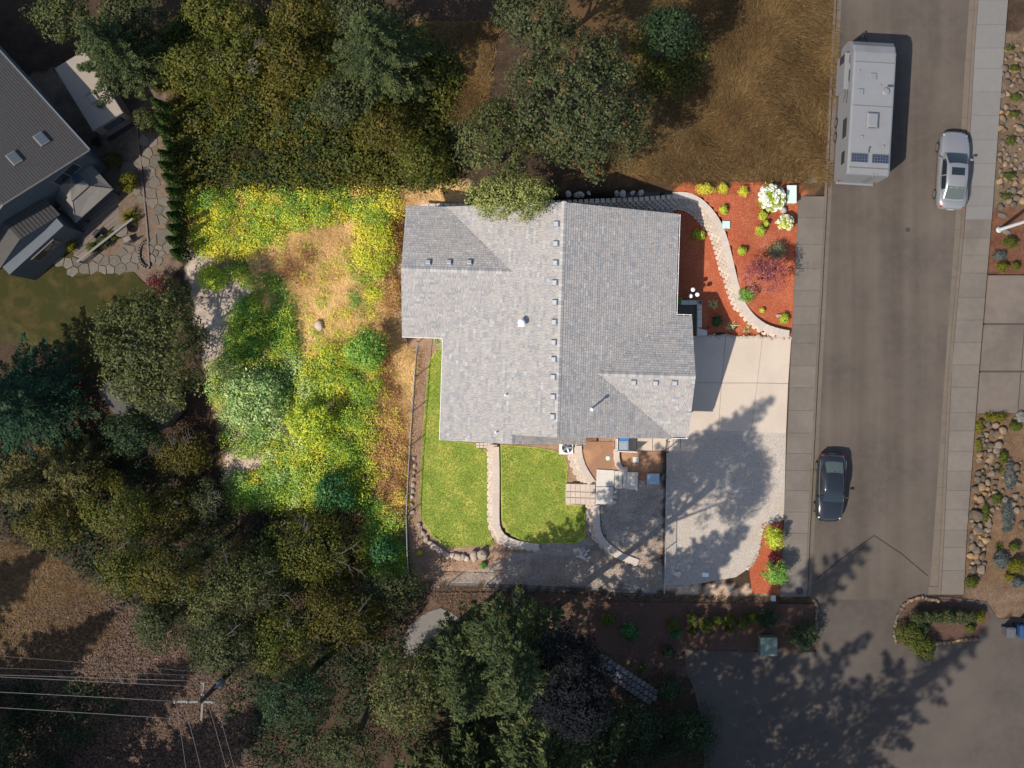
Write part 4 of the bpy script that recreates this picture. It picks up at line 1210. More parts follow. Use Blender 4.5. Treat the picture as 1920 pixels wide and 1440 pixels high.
# rocks on the shaded wall and elsewhere
ROCKS = [rock_mesh(s, 'rock') for s in range(4)]
ROCKS_G = [rock_mesh(s + 20, 'rock_grey') for s in range(3)]
ROCKS_D = [rock_mesh(s + 40, 'rock_dim') for s in range(6)]
def rock(px, py, r, label, group=None, pool=ROCKS, name='boulder', cat='rock', flat=.7, z=None, ry=None):
    g = G(px, py) if z is None else W(px, py, z)
    o = place(name, random.choice(pool), None, (g.x, g.y, g.z + r * flat * .45), (random.uniform(-.2, .2), random.uniform(-.2, .2), random.uniform(0, 6.3)), (r, (ry or r * random.uniform(.75, 1.1)), r * flat))
    return tag(o, label, cat, group)
for i, x in enumerate([1066, 1082, 1089, 1104, 1121, 1137, 1156, 1168, 1186, 1202, 1212, 1232, 1245]):
    rock(x, 365 - (x - 1066) * .012 + random.uniform(-2, 2), random.uniform(.15, .3), 'grey boulder in the shaded row on top of the block wall', 'boulders along the shaded wall', ROCKS_G)
rock(1467, 393, .36, 'large white boulder beside the big white hydrangea', pool=ROCKS_G)
rock(1456, 417, .17, 'small pale rock beside the smaller cream hydrangea')
rock(1458, 592, .2, 'small pale rock next to the low yellow-green shrub at the wall end')
rock(600, 612, .42, 'round brown boulder lying in the dry straw grass', z=-2.3)
for i, (x, y, r) in enumerate([(786, 985, .2), (792, 998, .24), (799, 1010, .26), (806, 1018, .22), (812, 1026, .3), (820, 1029, .2), (826, 1033, .3), (833, 1037, .22), (839, 1041, .24), (846, 1042, .2), (852, 1043, .28), (858, 1044, .34), (867, 1045, .3), (876, 1047, .24), (890, 1043, .44), (906, 1040, .42)]):
    rock(x, y, r, 'buff stone in the curved rock border below the larger lawn', 'stones bordering the lawn corner')
for i, (x, y) in enumerate([(776, 860), (777, 872), (776, 884), (775, 896), (774, 908), (774, 920), (773, 932), (772, 946), (774, 960)]):
    rock(x, y, random.uniform(.12, .2), 'small buff stone lining the dirt strip along the chain-link fence', 'stones along the fence')

# front garden edging stones and mulch-patch edging
for t in np.linspace(0, 1, 34):
    x = 1330 + 152 * t; y = 629.5 + 3.5 * t + random.uniform(-2.5, 2.5)
    rock(x, y, random.uniform(.09, .17), 'small rounded cobble edging the driveway below the mulch', 'cobbles edging the driveway', ROCKS, 'cobble', 'cobble', .6, z=.02)
ed = smooth_path([(1470, 973, 0), (1450, 977, 0), (1432, 988, 0), (1426, 1010, 0), (1422, 1035, 0), (1412, 1055, 0), (1402, 1066, 0)], 6)
for p in ed:
    rock(p[0] + random.uniform(-1, 1), p[1] + random.uniform(-1, 1), random.uniform(.09, .15), 'small pale cobble edging the mulch patch by the gravel drive', 'cobbles edging the mulch patch', ROCKS, 'cobble', 'cobble', .6, z=.0)
for pts, lab, grp in (([(1680, 1206), (1676, 1185), (1682, 1160), (1692, 1138), (1708, 1124), (1725, 1120), (1745, 1123), (1760, 1126)], 'cobble rimming the rounded end of the small planting island', 'cobbles rimming the island'),
                      ([(1740, 1208), (1765, 1205), (1790, 1202), (1815, 1199), (1830, 1197)], 'cobble along the driveway side of the small planting island', 'cobbles rimming the island straight side'),
                      ([(1525, 1124), (1531, 1140), (1530, 1160), (1530, 1178)], 'cobble along the end of the long planting island', 'cobbles rimming the long island')):
    for p in smooth_path([(a, b, 0) for a, b in pts], 6):
        rock(p[0] + random.uniform(-1.2, 1.2), p[1] + random.uniform(-1.2, 1.2), random.uniform(.1, .17), lab, grp, ROCKS_D, 'cobble', 'cobble', .7, z=.05)

# steps, slabs, landing
st = empty('garden_steps', W(1090, 925, -.9), 0, 'block steps climbing from the lawn to the concrete landing', 'steps')
for i in range(6):
    z1 = -.76 + .14 * i
    a = 1061 + i * 9.2
    for h0, h1 in ((907, 921), (922, 932), (933, 944)):
        P = [W(x, y, z1) - st.location for x, y in ((a + .1, h0 + i * .3), (a + 8.7, h0 + i * .3), (a + 8.7, h1 + i * .3), (a + .1, h1 + i * .3))]
        MB().prism([(p.x, p.y) for p in P], -.05, z1 + .9, .015).build('step_block', 'cap', st)
    P = [W(x, y, z1 - .05) - st.location for x, y in ((a - .2, 907), (1117, 907), (1117, 946), (a - .2, 946))]
    MB().prism([(p.x, p.y) for p in P], -.1 - .01 * i, z1 + .9 - .06).build('step_core', 'rock', st)
pv = empty('concrete_landing', W(1135, 912, 0), 0, 'pale concrete landing slab with slab steps beside the block wall', 'landing')
def lslab(q, z1, nm='slab', mat='concrete'):
    P = [W(p[0], p[1], z1) - pv.location for p in q]
    MB().prism([(p.x, p.y) for p in P], -.2, z1, .012).build(nm, mat, pv)
lslab([(1119, 880), (1152, 882), (1151, 912), (1118, 912)], .1); lslab([(1118, 913), (1151, 913), (1149, 946), (1117, 945)], .1)
for i, a in enumerate((1152.5, 1160, 1168)): lslab([(a, 883), (a + 7, 883), (a + 7, 916), (a, 916)], .13 + .03 * i, 'slab_step')
lslab([(1176, 885), (1197, 886), (1195, 919), (1175, 917)], .2); lslab([(1185, 893), (1196, 894), (1195, 909), (1184, 909)], .24, 'slab_block')
lslab([(1168, 876), (1177, 876), (1176, 884), (1168, 884)], .16)
for x, y in ((1155, 921), (1153, 932), (1152, 941)): rock(x, y, .2, 'rounded rock beside the concrete landing at the gravel edge', 'rocks beside the landing', ROCKS_G)
lp = empty('stepping_pad', W(904, 836, -1.55), 0, 'small block paved pad at the foot of the house wall by the lawn', 'paving')
for i in range(5):
    for j in range(2):
        c = W(896 + i * 7, 832.5 + j * 5, -1.5) - lp.location
        MB().box((c.x, c.y, 0), (.22, .155, .1), bev=.01).build('paver', 'cap', lp)

# L-shaped planter wall and pot at the entry
pw = empty('planter_wall', W(1310, 595, 0), 0, 'grey concrete L-shaped low wall round the shaded entry corner', 'low wall')
for q in ([(1277, 563), (1290, 563), (1290, 571), (1277, 571)], [(1290.5, 563), (1307, 563), (1307, 571), (1290.5, 571)], [(1307.5, 563), (1316, 563), (1316, 580), (1307.5, 580)], [(1307.5, 580.5), (1316, 580.5), (1316, 598), (1307.5, 598)],
          [(1307.5, 598.5), (1316, 598.5), (1316, 614), (1307.5, 614)], [(1307.5, 614.5), (1326, 614.5 + 5), (1326, 629), (1307.5, 629)]):
    P = [W(a, b, .4) - pw.location for a, b in q]
    MB().prism([(p.x, p.y) for p in P], -.05, .4, .012).build('wall_block', 'concrete', pw)
pt = empty('flower_pot', W(1312, 567, .4), 0, 'round grey flower pot on the corner of the low entry wall', 'flower pot')
MB().lathe([(.1, 0), (.13, .16), (.145, .18), (.145, .22), (.115, .22), (.11, .17)], 14).build('pot', 'terracotta', pt, True)
MB().lathe([(.11, .165), (.0, .18)], 14).build('potting_soil', 'mulch_dark', pt)

# ------------------------------------------------------------------ chain-link fences
def chain_fence(pts, hgt_, label, posts, z=None, rail='galv'):
    P = [(G(*p) if z is None else W(p[0], p[1], z)) for p in pts]
    e = empty('chain_link_fence', P[0], 0, label, 'fence')
    o0 = P[0]
    Q = [p - o0 for p in P]
    S = along(Q, posts)
    S.append((Q[-1], 0, 1))
    pm = MB().lathe([(.03, -.1), (.03, hgt_), (.036, hgt_ + .01), (.0, hgt_ + .05)], 8).mesh('post', 'black_metal')
    for p, a, t in S: place('post', pm, e, p)
    MB().tube([q + Vector((0, 0, hgt_)) for q in Q], .022, 6).build('top_rail', rail, e)
    MB().tube([q + Vector((0, 0, .06)) for q in Q], .008, 4).build('bottom_wire', 'black_metal', e)
    mb = MB(); hh = hgt_ - .06
    pts_ = along(Q, .075)
    n = int(hh / .075)
    for i in range(len(pts_) - 1):
        for sgn in (1, -1):
            j = i + sgn * n
            if 0 <= j < len(pts_):
                a = pts_[i][0] + Vector((0, 0, .06)); b = pts_[j][0] + Vector((0, 0, hgt_))
                mb.tube([a, a.lerp(b, .5), b], .0022, 3, cap=False)
    mb.build('wire_mesh', 'black_metal', e)
    return e
chain_fence([(785, 641), (781, 700), (776, 770), (772, 830), (768, 900), (765, 965), (767, 1030), (771, 1089)], 1.25, 'black chain-link fence between the lawn and the bramble slope', 2.2)
chain_fence([(773, 1090), (870, 1093), (960, 1096), (1060, 1100), (1150, 1104), (1238, 1108)], 1.25, 'black chain-link fence along the shaded woodland edge of the yard', 2.4, rail='black_metal')
chain_fence([(1240, 1107), (1242, 1040), (1243, 960), (1245, 880), (1246, 846)], 1.25, 'black chain-link fence between the yard and the gravel drive', 2.4, z=0.0)
gt = empty('metal_gate', W(1247, 826, 0), 0, 'narrow black chain-link gate beside the concrete path', 'gate')
for k, (x, y) in enumerate(((1247, 845), (1249, 826))):
    p = W(x, y, 0) - gt.location
    MB().lathe([(.035, 0), (.035, 1.35), (0, 1.4)], 8).build('post', 'black_metal', gt, loc=p)
a = W(1247, 845, 0) - gt.location; b = W(1249, 826, 0) - gt.location
for z in (.12, .7, 1.25): MB().tube([a + Vector((0, 0, z)), b + Vector((0, 0, z))], .018, 6).build('rail', 'black_metal', gt)

# white slat screen round the bins
sf = empty('slat_screen', W(1158, 838, 0), 0, 'white picket screen fence beside the wheeled bins', 'fence')
a = W(1154, 844, 0); b = W(1190, 846, 0); c = W(1155, 822, 0)
for A, B_, n in ((a, b, 12), (a, c, 8)):
    d = (B_ - A)
    for i in range(n + 1):
        p = A + d * (i / n) - sf.location
        MB().box((p.x, p.y, .55), (.05, .05, 1.1), math.atan2(d.y, d.x)).build('slat', 'trim', sf)
    for z in (.25, 1.0):
        m = A.lerp(B_, .5) - sf.location
        MB().box((m.x, m.y, z), (d.length, .035, .09), math.atan2(d.y, d.x)).build('rail', 'trim', sf)
def wheelie_bin(px, py, rz, body, lid, label, s=1.0, z=0.0):
    g = W(px, py, z)
    e = empty('wheeled_bin', g, rz, label, 'bin')
    e.scale = (s, s, s)
    MB().add([(-.24, -.27, .06), (.24, -.27, .06), (.24, .27, .06), (-.24, .27, .06), (-.3, -.35, .98), (.3, -.35, .98), (.3, .33, .98), (-.3, .33, .98)],
             [(3, 2, 1, 0), (0, 1, 5, 4), (1, 2, 6, 5), (2, 3, 7, 6), (3, 0, 4, 7), (4, 5, 6, 7)]).build('bin_body', body, e)
    l = MB(); l.box((0, 0, 1.01), (.64, .72, .05), bev=.015); l.box((0, .02, 1.045), (.48, .5, .03), bev=.012); l.build('lid', lid, e)
    MB().tube([(-.26, .4, .96), (.26, .4, .96)], .018, 6).build('handle', body, e)
    for s_ in (-1, 1): MB().lathe([(.1, -.03), (.1, .03)], 12).build('wheel', 'tyre', e, loc=(s_ * .27, .28, .1), rot=(0, R(90), 0))
    return e
wheelie_bin(1166, 835, 0, 'grey_bin', 'grey_bin', 'grey wheeled bin behind the white picket screen', .95)
wheelie_bin(1167, 814, 0, 'blue_bin', 'blue_bin', 'bright blue recycling bin tucked under the roof edge', .95)
wheelie_bin(1907, 1178, R(-4), 'blue_bin_dim', 'blue_bin_dim', 'large dark blue wheeled bin beside the dirt verge', 1.05)
wheelie_bin(1884, 1181, R(-4), 'grey_bin_dim', 'grey_bin_dim', 'small grey wheeled bin next to the dark blue bin', .85)

# utility things in the yard
def util_box(px, py, w, d, h, label, body, lid, z=None, name='utility_box', rz=0, cat='utility box'):
    g = G(px, py) if z is None else W(px, py, z)
    e = empty(name, g, rz, label, cat)
    MB().box((0, 0, h * .45), (w, d, h * .9), bev=.01).build('cabinet', body, e)
    MB().box((0, 0, h * .95), (w + .05, d + .05, h * .1), bev=.02).build('lid', lid, e)
    MB().box((0, -d / 2 - .015, h * .5), (.05, .03, .12)).build('latch', 'steel', e)
    return e
util_box(1223, 897, .72, .62, .5, 'square blue-grey utility cabinet in the bare yard near the fence', 'grey_bin', 'lid_blue')
util_box(1480, 367, .55, 1.05, .6, 'mint green electrical cabinet behind the big white hydrangea', 'mint_box', 'mint_box', z=.15)
util_box(1361, 422, .42, .42, .12, 'small mint utility lid on top of the curved garden wall edge', 'utility_lid', 'utility_lid')
util_box(1436, 1207, 1.0, 1.1, .8, 'olive green transformer cabinet in the long planting island', 'green_box', 'green_box', z=.05)
util_box(1448, 1120, .22, .3, .35, 'small grey meter pedestal at the corner of the gravel drive', 'concrete', 'concrete', z=0.0)
util_box(1192, 862, .33, .33, .05, 'flat pale square access cover in the orange barkdust', 'concrete', 'concrete', z=0.0, cat='access cover', name='access_cover')
dl = empty('drain_lid', W(1140, 859, 0), 0, 'round pale drain lid set in the orange barkdust bed', 'drain lid')
MB().lathe([(.13, 0), (.13, .04), (.11, .05), (0, .05)], 16).build('cover', 'utility_lid', dl)
MB().lathe([(.15, 0), (.15, .025), (.132, .03)], 16).build('rim', 'concrete', dl)
cb = empty('loose_block', W(1270, 1075, 0), .1, 'pale concrete block lying on the gravel nearer the fence', 'block')
MB().box((0, 0, .1), (.4, .22, .2), bev=.01).build('block_body', 'concrete', cb)
cb = empty('loose_block', W(1322, 1077, 0), -.05, 'whitish concrete block lying on the gravel farther from the fence', 'block')
MB().box((0, 0, .1), (.4, .24, .2), bev=.01).build('block_body', 'trim', cb)
mh = empty('manhole_cover', W(1499, 1108, .13), 0, 'round rusty utility lid in the last sidewalk panel', 'manhole cover')
MB().lathe([(.25, -.02), (.25, .012), (.22, .016), (0, .016)], 18).build('lid', 'gutter_dark', mh)
cbs = empty('storm_drain', W(1750, 1107, .02), 0, 'rusty grated storm drain at the end of the far curb', 'drain')
MB().box((0, 0, .01), (.62, .5, .02)).build('frame', 'gutter', cbs)
for i in range(7): MB().box((-.24 + .08 * i, 0, .03), (.035, .42, .02)).build('grate_bar', 'camper_brown', cbs)
rb = [(1085, 1030), (1090, 1036), (1097, 1040), (1094, 1030), (1081, 1037), (1088, 1042), (1101, 1033), (1079, 1031), (1104, 1046), (1099, 1049), (1086, 1034), (1093, 1045)]
for i, (x, y) in enumerate(rb):
    g = G(x, y)
    o = MB().box((0, 0, 0), (random.uniform(.25, .42), random.uniform(.14, .24), .12), bev=.015).build('rubble_block', random.choice(['rock_grey', 'concrete', 'block']))
    o.location = g + Vector((0, 0, .06 + .1 * (i % 2))); o.rotation_euler = (random.uniform(-.15, .15), random.uniform(-.15, .15), random.uniform(0, 3))
    tag(o, 'broken grey block in the rubble heap below the second lawn', 'rubble', 'rubble heap by the lawn')

# air conditioner
ac = empty('air_conditioner', W(1062, 838, -.85), 0, 'outdoor air conditioner with fan grille against the house', 'air conditioner')
MB().box((0, 0, .03), (.95, .95, .08), bev=.01).build('pad', 'concrete', ac)
MB().box((0, 0, .45), (.78, .78, .75), bev=.03).build('cabinet', 'trim', ac)
MB().lathe([(.33, .83), (.33, .85), (.3, .85), (.3, .835), (0, .835)], 20).build('fan_well', 'gutter_dark', ac)
for i in range(5): MB().box((0, 0, 0), (.3, .09, .012)).build('fan_blade', 'steel', ac, loc=(math.cos(i * 1.257) * .15, math.sin(i * 1.257) * .15, .86), rot=(.25, 0, i * 1.257))
MB().lathe([(.07, .86), (.07, .89), (0, .9)], 12).build('fan_hub', 'steel', ac)

# green hose coil
hc = empty('garden_hose', W(822, 639, -1.5), 0, 'coiled bright green garden hose at the corner of the house', 'hose')
mb = MB()
for k in range(3):
    mb.tube([(math.cos(t) * (.2 + .02 * k), math.sin(t) * (.2 + .02 * k), .03 + k * .035) for t in np.linspace(0, 6.28, 22)], .018, 5, cap=False)
mb.build('hose_coil', 'hose', hc)

# three-globe garden lamp
lm = empty('garden_lamp', W(1293, 554, 0), 0, 'white three-globe garden lamp post in the red mulch', 'lamp')
MB().lathe([(.1, 0), (.1, .03), (.05, .08), (.03, .12), (.025, 1.2), (.04, 1.24), (.02, 1.32)], 10).build('post', 'black_metal', lm, True)
for k, a in enumerate((R(100), R(220), R(345))):
    x, y = math.cos(a) * .24, math.sin(a) * .24
    MB().tube([(0, 0, 1.2), (x * .6, y * .6, 1.14), (x, y, 1.22), (x, y, 1.3)], .014, 6).build('arm', 'black_metal', lm)
    MB().lathe([(.05, 1.3), (.105, 1.34), (.135, 1.42), (.13, 1.5), (.09, 1.56), (.03, 1.59), (0, 1.59)], 14).build('globe', 'globe', lm, True, loc=(x, y, 0))
for k, (x, y, lab) in enumerate([(1327, 614, 'small black garden spotlight beside the teal shrub'), (1377, 616, 'small black garden spotlight beside the middle yucca'), (1429, 622, 'small black garden spotlight at the foot of the curved wall'), (1475, 621, 'small black garden spotlight at the end cap of the curved wall')]):
    g = G(x, y); e = empty('spotlight', g, R(40 * k), lab, 'spotlight')
    MB().lathe([(.012, 0), (.012, .12), (.03, .13)], 6).build('stake', 'black_metal', e)
    MB().lathe([(.04, -.06), (.06, .05), (.05, .06)], 10).build('lamp_head', 'black_metal', e, loc=(0, 0, .18), rot=(R(50), 0, 0))

# stepping-stone path of pavers in the shade
pp = empty('paver_path', W(1175, 1280, 0), 0, 'diagonal path of grey square pavers in the shaded bed', 'paved path')
A = W(1122, 1240, .02) - pp.location; B_ = W(1232, 1312, .02) - pp.location
d = (B_ - A); n = int(d.length / .31); dn = d.normalized(); pr = Vector((-dn.y, dn.x, 0))
for i in range(n):
    for j in (-1, 0, 1):
        p = A + dn * (.31 * i + (.15 if j == 0 else 0)) + pr * j * .37
        MB().box((0, 0, .02), (.26, .32, .08), bev=.02).build('paver', 'paver', pp, loc=(p.x, p.y, .03), rot=(random.uniform(-.03, .03), random.uniform(-.03, .03), math.atan2(d.y, d.x) + random.uniform(-.08, .08) + .25))

# ------------------------------------------------------------------ vehicles
def loft(mb, secs, close=True):
    n = len(secs[0]); b = len(mb.v)
    vs = [v for s in secs for v in s]
    fs = []
    for i in range(len(secs) - 1):
        for k in range(n - 1 if not close else n):
            fs.append((i * n + k, i * n + (k + 1) % n, (i + 1) * n + (k + 1) % n, (i + 1) * n + k))
    fs += [tuple(range(n - 1, -1, -1)), tuple((len(secs) - 1) * n + k for k in range(n))]
    mb.add(vs, fs); return mb

def sedan(px, py, rz, L, Wd, Hh, paint, label, glass, rear_glass, sunroof=True):
    g = W(px, py, .6); e = empty('parked_car', (g.x, g.y, .014), rz, label, 'car')
    hw = Wd / 2; k = Hh / 1.45
    X = np.array([-.5, -.49, -.465, -.42, -.36, -.25, -.1, .1, .2, .26, .34, .41, .455, .485, .5]) * L
    w = np.array([.60, .74, .86, .95, .985, 1, 1, 1, .995, .985, .965, .92, .84, .72, .52]) * hw
    tz = np.array([.66, .84, .94, .99, 1.0, .98, .96, .96, .96, .95, .90, .82, .74, .66, .56]) * k
    bz = np.array([.42, .34, .28, .24, .2, .2, .2, .2, .2, .2, .22, .25, .28, .33, .40])
    secs = []
    for x, a, t, b in zip(X, w, tz, bz):
        half = [(.0, t + .025), (.45 * a, t + .018), (.76 * a, t - .01), (.92 * a, t - .07), (.985 * a, t - .17), (a, max(b + .1, t - .36)), (.96 * a, b + .04), (.8 * a, b)]
        sec = [(x, y, z) for y, z in half] + [(x, -y, z) for y, z in half[:0:-1]]
        secs.append(sec)
    loft(MB(), secs).build('body', paint, e, True)
    # cabin
    gx = np.array([-.405, -.37, -.32, -.25, -.19, -.10, .0, .045, .10, .16, .215]) * L
    gt_ = np.array([.99, 1.06, 1.18, 1.33, 1.41, 1.45, 1.44, 1.41, 1.28, 1.12, .965]) * k
    wb = np.array([.70, .76, .82, .87, .89, .9, .89, .88, .86, .82, .76]) * hw
    wt = np.array([.66, .68, .68, .67, .67, .68, .68, .67, .69, .71, .72]) * hw
    secs = []
    for x, t, a, b in zip(gx, gt_, wb, wt):
        half = [(0, t + .012), (.6 * b, t + .004), (.88 * b, t - .02), (b, t - .05 if t > 1.0 else t), (a, .93 * k), (a, .85 * k)]
        secs.append([(x, y, z) for y, z in half] + [(x, -y, z) for y, z in half[:0:-1]])
    loft(MB(), secs).build('cabin', paint, e, True)
    def top(x, f):
        return float(np.interp(x, gx, gt_)), float(np.interp(x, gx, wt))
    def screen(name, x0, x1, mat, f0=.9, f1=.86, lift=.016):
        mb = MB(); vs = []
        for i in range(6):
            x = x0 + (x1 - x0) * i / 5; t, b = top(x, 0)
            for j in range(7):
                y = (-1 + 2 * j / 6); fy = f0 + (f1 - f0) * i / 5
                dx = .05 * L * .2 * (1 - y * y) * (1 if x0 > 0 else -1)
                tt, _ = top(x + dx, 0)
                vs.append((x + dx, y * b * fy, tt + lift - .022 * abs(y) ** 2.5))
        mb.add(vs, [(i * 7 + j, i * 7 + j + 1, (i + 1) * 7 + j + 1, (i + 1) * 7 + j) for i in range(5) for j in range(6)])
        return mb.build(name, mat, e, True)
    screen('windscreen', .195 * L, .055 * L, glass, .95, .88)
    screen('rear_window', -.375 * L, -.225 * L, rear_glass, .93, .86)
    for sg in (1, -1):
        for nm, a0, a1 in (('side_window', -.265, -.10), ('side_window', -.085, .115)):
            vs = []
            for i in range(5):
                x = (a0 + (a1 - a0) * i / 4) * L
                t, b = top(x, 0); a = float(np.interp(x, gx, wb))
                for f in (.12, .86):
                    y = b + (a - b) * f; z = (t - .05) + (.93 * k - t + .05) * f
                    vs.append((x, sg * (y + .012), z + .006))
            MB().add(vs, [(2 * i, 2 * i + 1, 2 * i + 3, 2 * i + 2) for i in range(4)]).build(nm, 'car_glass', e, True)
        m = MB().box((.135 * L, sg * (hw + .06), .98 * k), (.12, .2, .13), bev=.04).build('mirror', paint, e)
        MB().box((-.468 * L, sg * .64 * hw, .83 * k), (.13, .3, .13), bev=.05).build('tail_light', 'tail_red', e, rot=(0, 0, 0))
        MB().box((.438 * L, sg * .66 * hw, .68 * k), (.16, .26, .1), bev=.04).build('headlight', 'lamp_clear', e)
        for xw in (-.30 * L, .30 * L):
            wh = MB().lathe([(.24, -.11), (.315, -.10), (.325, -.06), (.325, .06), (.315, .10), (.24, .11)], 18).build('wheel', 'tyre', e, True, loc=(xw, sg * (hw - .085), .325), rot=(R(90), 0, 0))
            mb = MB().lathe([(.235, -.115), (.235, .115), (.05, .118)], 14)
            mb.build('rim', 'rim', wh)
        for xd in (-.09 * L, .06 * L): MB().box((xd, sg * (hw + .008), .74 * k), (.2, .03, .03), bev=.008).build('door_handle', paint, e)
        MB().tube([(-.405 * L, sg * .93 * hw, .955 * k), (-.1 * L, sg * (.925 * hw), .945 * k), (.2 * L, sg * .86 * hw, .945 * k)], .012, 4).build('belt_trim', 'rim', e)
    if sunroof: 
        t, b = top(-.02 * L, 0)
        MB().box((-.045 * L, 0, t + .022), (.095 * L * 1.0, 1.25 * b, .012)).build('sunroof', 'car_glass', e)
    MB().box((.502 * L, 0, .5 * k), (.03, .5, .1)).build('front_grille', 'black_metal', e)
    MB().box((-.502 * L, 0, .6 * k), (.02, .4, .12)).build('number_plate', 'plate', e)
    return e
sedan(1786, 320, R(90 - 3.6), 4.85, 1.86, 1.46, 'silver_paint', 'silver sedan with sunroof parked along the far curb', 'car_glass', 'car_glass_sky')
sedan(1557, 914, R(-90 - 3.0), 4.2, 1.72, 1.4, 'black_paint', 'black sedan with sunroof parked along the near curb', 'car_glass', 'car_glass_sky')

def travel_trailer():
    c = W(1636, 197, 3.1)
    e = empty('travel_trailer', (c.x, c.y, .014), R(90 - 3.3), 'large pale grey travel trailer with rooftop solar panels at the curb', 'trailer')
    prof = [(-4.15, .55), (-4.15, 2.9), (-4.1, 3.02), (-2, 3.06), (0, 3.08), (2.6, 3.08), (3.15, 3.03), (3.6, 2.85), (3.95, 2.45), (4.12, 1.9), (4.12, 1.0), (4.0, .6), (3.6, .5), (-3.8, .5)]
    n = len(prof)
    levels = [(-1.27, .10), (-1.24, .03), (-1.16, 0), (1.16, 0), (1.24, .03), (1.27, .10)]
    mb = MB()
    secs = []
    for y, dz in levels:
        secs.append([(x, y, z - (dz if z > 2.6 else 0)) for x, z in prof])
    vs = [v for s in secs for v in s]
    fs = [(i * n + k, i * n + (k + 1) % n, (i + 1) * n + (k + 1) % n, (i + 1) * n + k) for i in range(len(levels) - 1) for k in range(n)]
    fs += [tuple(range(n - 1, -1, -1)), tuple((len(levels) - 1) * n + k for k in range(n))]
    mb.add(vs, fs).build('body', 'trailer_white', e)
    for sg in (1, -1):
        MB().box((-.4, sg * 1.262, 2.94), (7.2, .03, .05)).build('awning_rail', 'steel', e)
        for x, w, z, h in ((2.9, .55, 1.9, 1.0), (1.9, .7, 2.2, .6), (-1.2, 1.15, 2.1, .7), (-3.0, .75, 2.1, .6)):
            f = MB().box((x, sg * 1.275, z), (w, .03, h), bev=.01).build('window', 'black_metal', e)
            MB().box((x, sg * 1.295, z), (w - .1, .012, h - .1)).build('pane', 'window_glass', f)
        for x in (-.45, -1.35):
            wh = MB().lathe([(.22, -.1), (.33, -.09), (.34, 0), (.33, .09), (.22, .1)], 18).build('wheel', 'tyre', e, True, loc=(x, sg * 1.22, .34), rot=(R(90), 0, 0))
            MB().lathe([(.22, -.105), (.22, .105), (.06, .11)], 12).build('rim', 'rim', wh)
        # swept graphic
        MB().add([(2.2, sg * 1.273, 2.55), (.7, sg * 1.273, 1.5), (.45, sg * 1.273, 1.5), (1.5, sg * 1.273, 2.25), (.3, sg * 1.273, 2.05), (.3, sg * 1.273, 2.2), (1.9, sg * 1.273, 2.5)], [(0, 1, 2, 3), (3, 4, 5, 6), (0, 3, 6)]).build('side_graphic', 'trailer_mark', e)
    so = MB().box((2.2, 1.38, 1.55), (2.2, .34, 1.6), bev=.03).build('slide_out', 'trailer_side', e)
    MB().box((3.0, 1.56, 1.75), (.5, .02, .8)).build('slide_window', 'window_glass', so)
    for y in (-.62, .62):
        f = MB().box((-3.2, y, 3.12), (.52, 1.0, .045), bev=.01).build('solar_panel', 'steel', e)
        for i in range(6):
            for j in range(3): MB().box((-3.2 - .163 + j * .163, y - .4 + i * .16, 3.147), (.15, .145, .008)).build('solar_cell', 'solar', f)
    ac = MB().box((-.95, -.02, 3.19), (.95, .7, .24), bev=.1).build('air_conditioner', 'trailer_white', e)
    MB().box((-1.35, -.02, 3.2), (.12, .5, .14)).build('intake_grille', 'trailer_mark', ac)
    for x, y, s in ((1.7, .05, .4), (.75, .75, .36)):
        v = MB().box((x, y, 3.11), (s, s, .08), bev=.03).build('roof_vent', 'trailer_side', e)
        MB().box((x, y, 3.16), (s * .7, s * .7, .02)).build('vent_lid', 'steel', v)
    for x in (2.55, -.05, -3.75): MB().box((x, 0, 3.083 if x > -3 else 3.05), (.05, 2.34, .012)).build('roof_seam', 'trailer_seam', e)
    for x, y in ((1.2, -.4), (-1.9, .5), (2.0, .9), (-2.4, -.8)): MB().lathe([(.07, 3.06), (.07, 3.11), (.04, 3.14), (0, 3.15)], 10).build('plumbing_vent', 'trailer_side', e, loc=(x, y, 0))
    an = MB().lathe([(.24, 3.07), (.24, 3.12), (.16, 3.19), (0, 3.2)], 16).build('antenna_dome', 'trailer_side', e, loc=(.85, -.75, 0))
    MB().box((0, 0, 3.2), (.1, .3, .05)).build('antenna_arm', 'trailer_mark', an, loc=(.3, -.2, 0))
    MB().tube([(-2.5, .05, 3.08), (-2.55, .05, 3.2), (-2.75, .12, 3.2), (-2.85, .05, 3.1)], .025, 6).build('cable_gland', 'trailer_mark', e)
    for y in (-1.1, 1.1): MB().box((-4.17, y, 1.0), (.03, .12, .3)).build('tail_light', 'tail_red', e)
    MB().box((-4.2, 0, .5), (.12, 2.3, .14), bev=.02).build('rear_bumper', 'steel', e)
    MB().tube([(3.9, .7, .5), (5.2, 0, .5), (3.9, -.7, .5)], .05, 6).build('drawbar', 'black_metal', e)
    j = MB().lathe([(.05, .02), (.05, .5)], 8).build('jack_stand', 'steel', e, loc=(5.0, 0, 0))
    for y in (-.5, -.3): MB().tube([(-4.2, y, .8), (-4.26, y, 2.9), (-4.1, y, 3.12)], .018, 5).build('ladder_rail', 'steel', e)
travel_trailer()

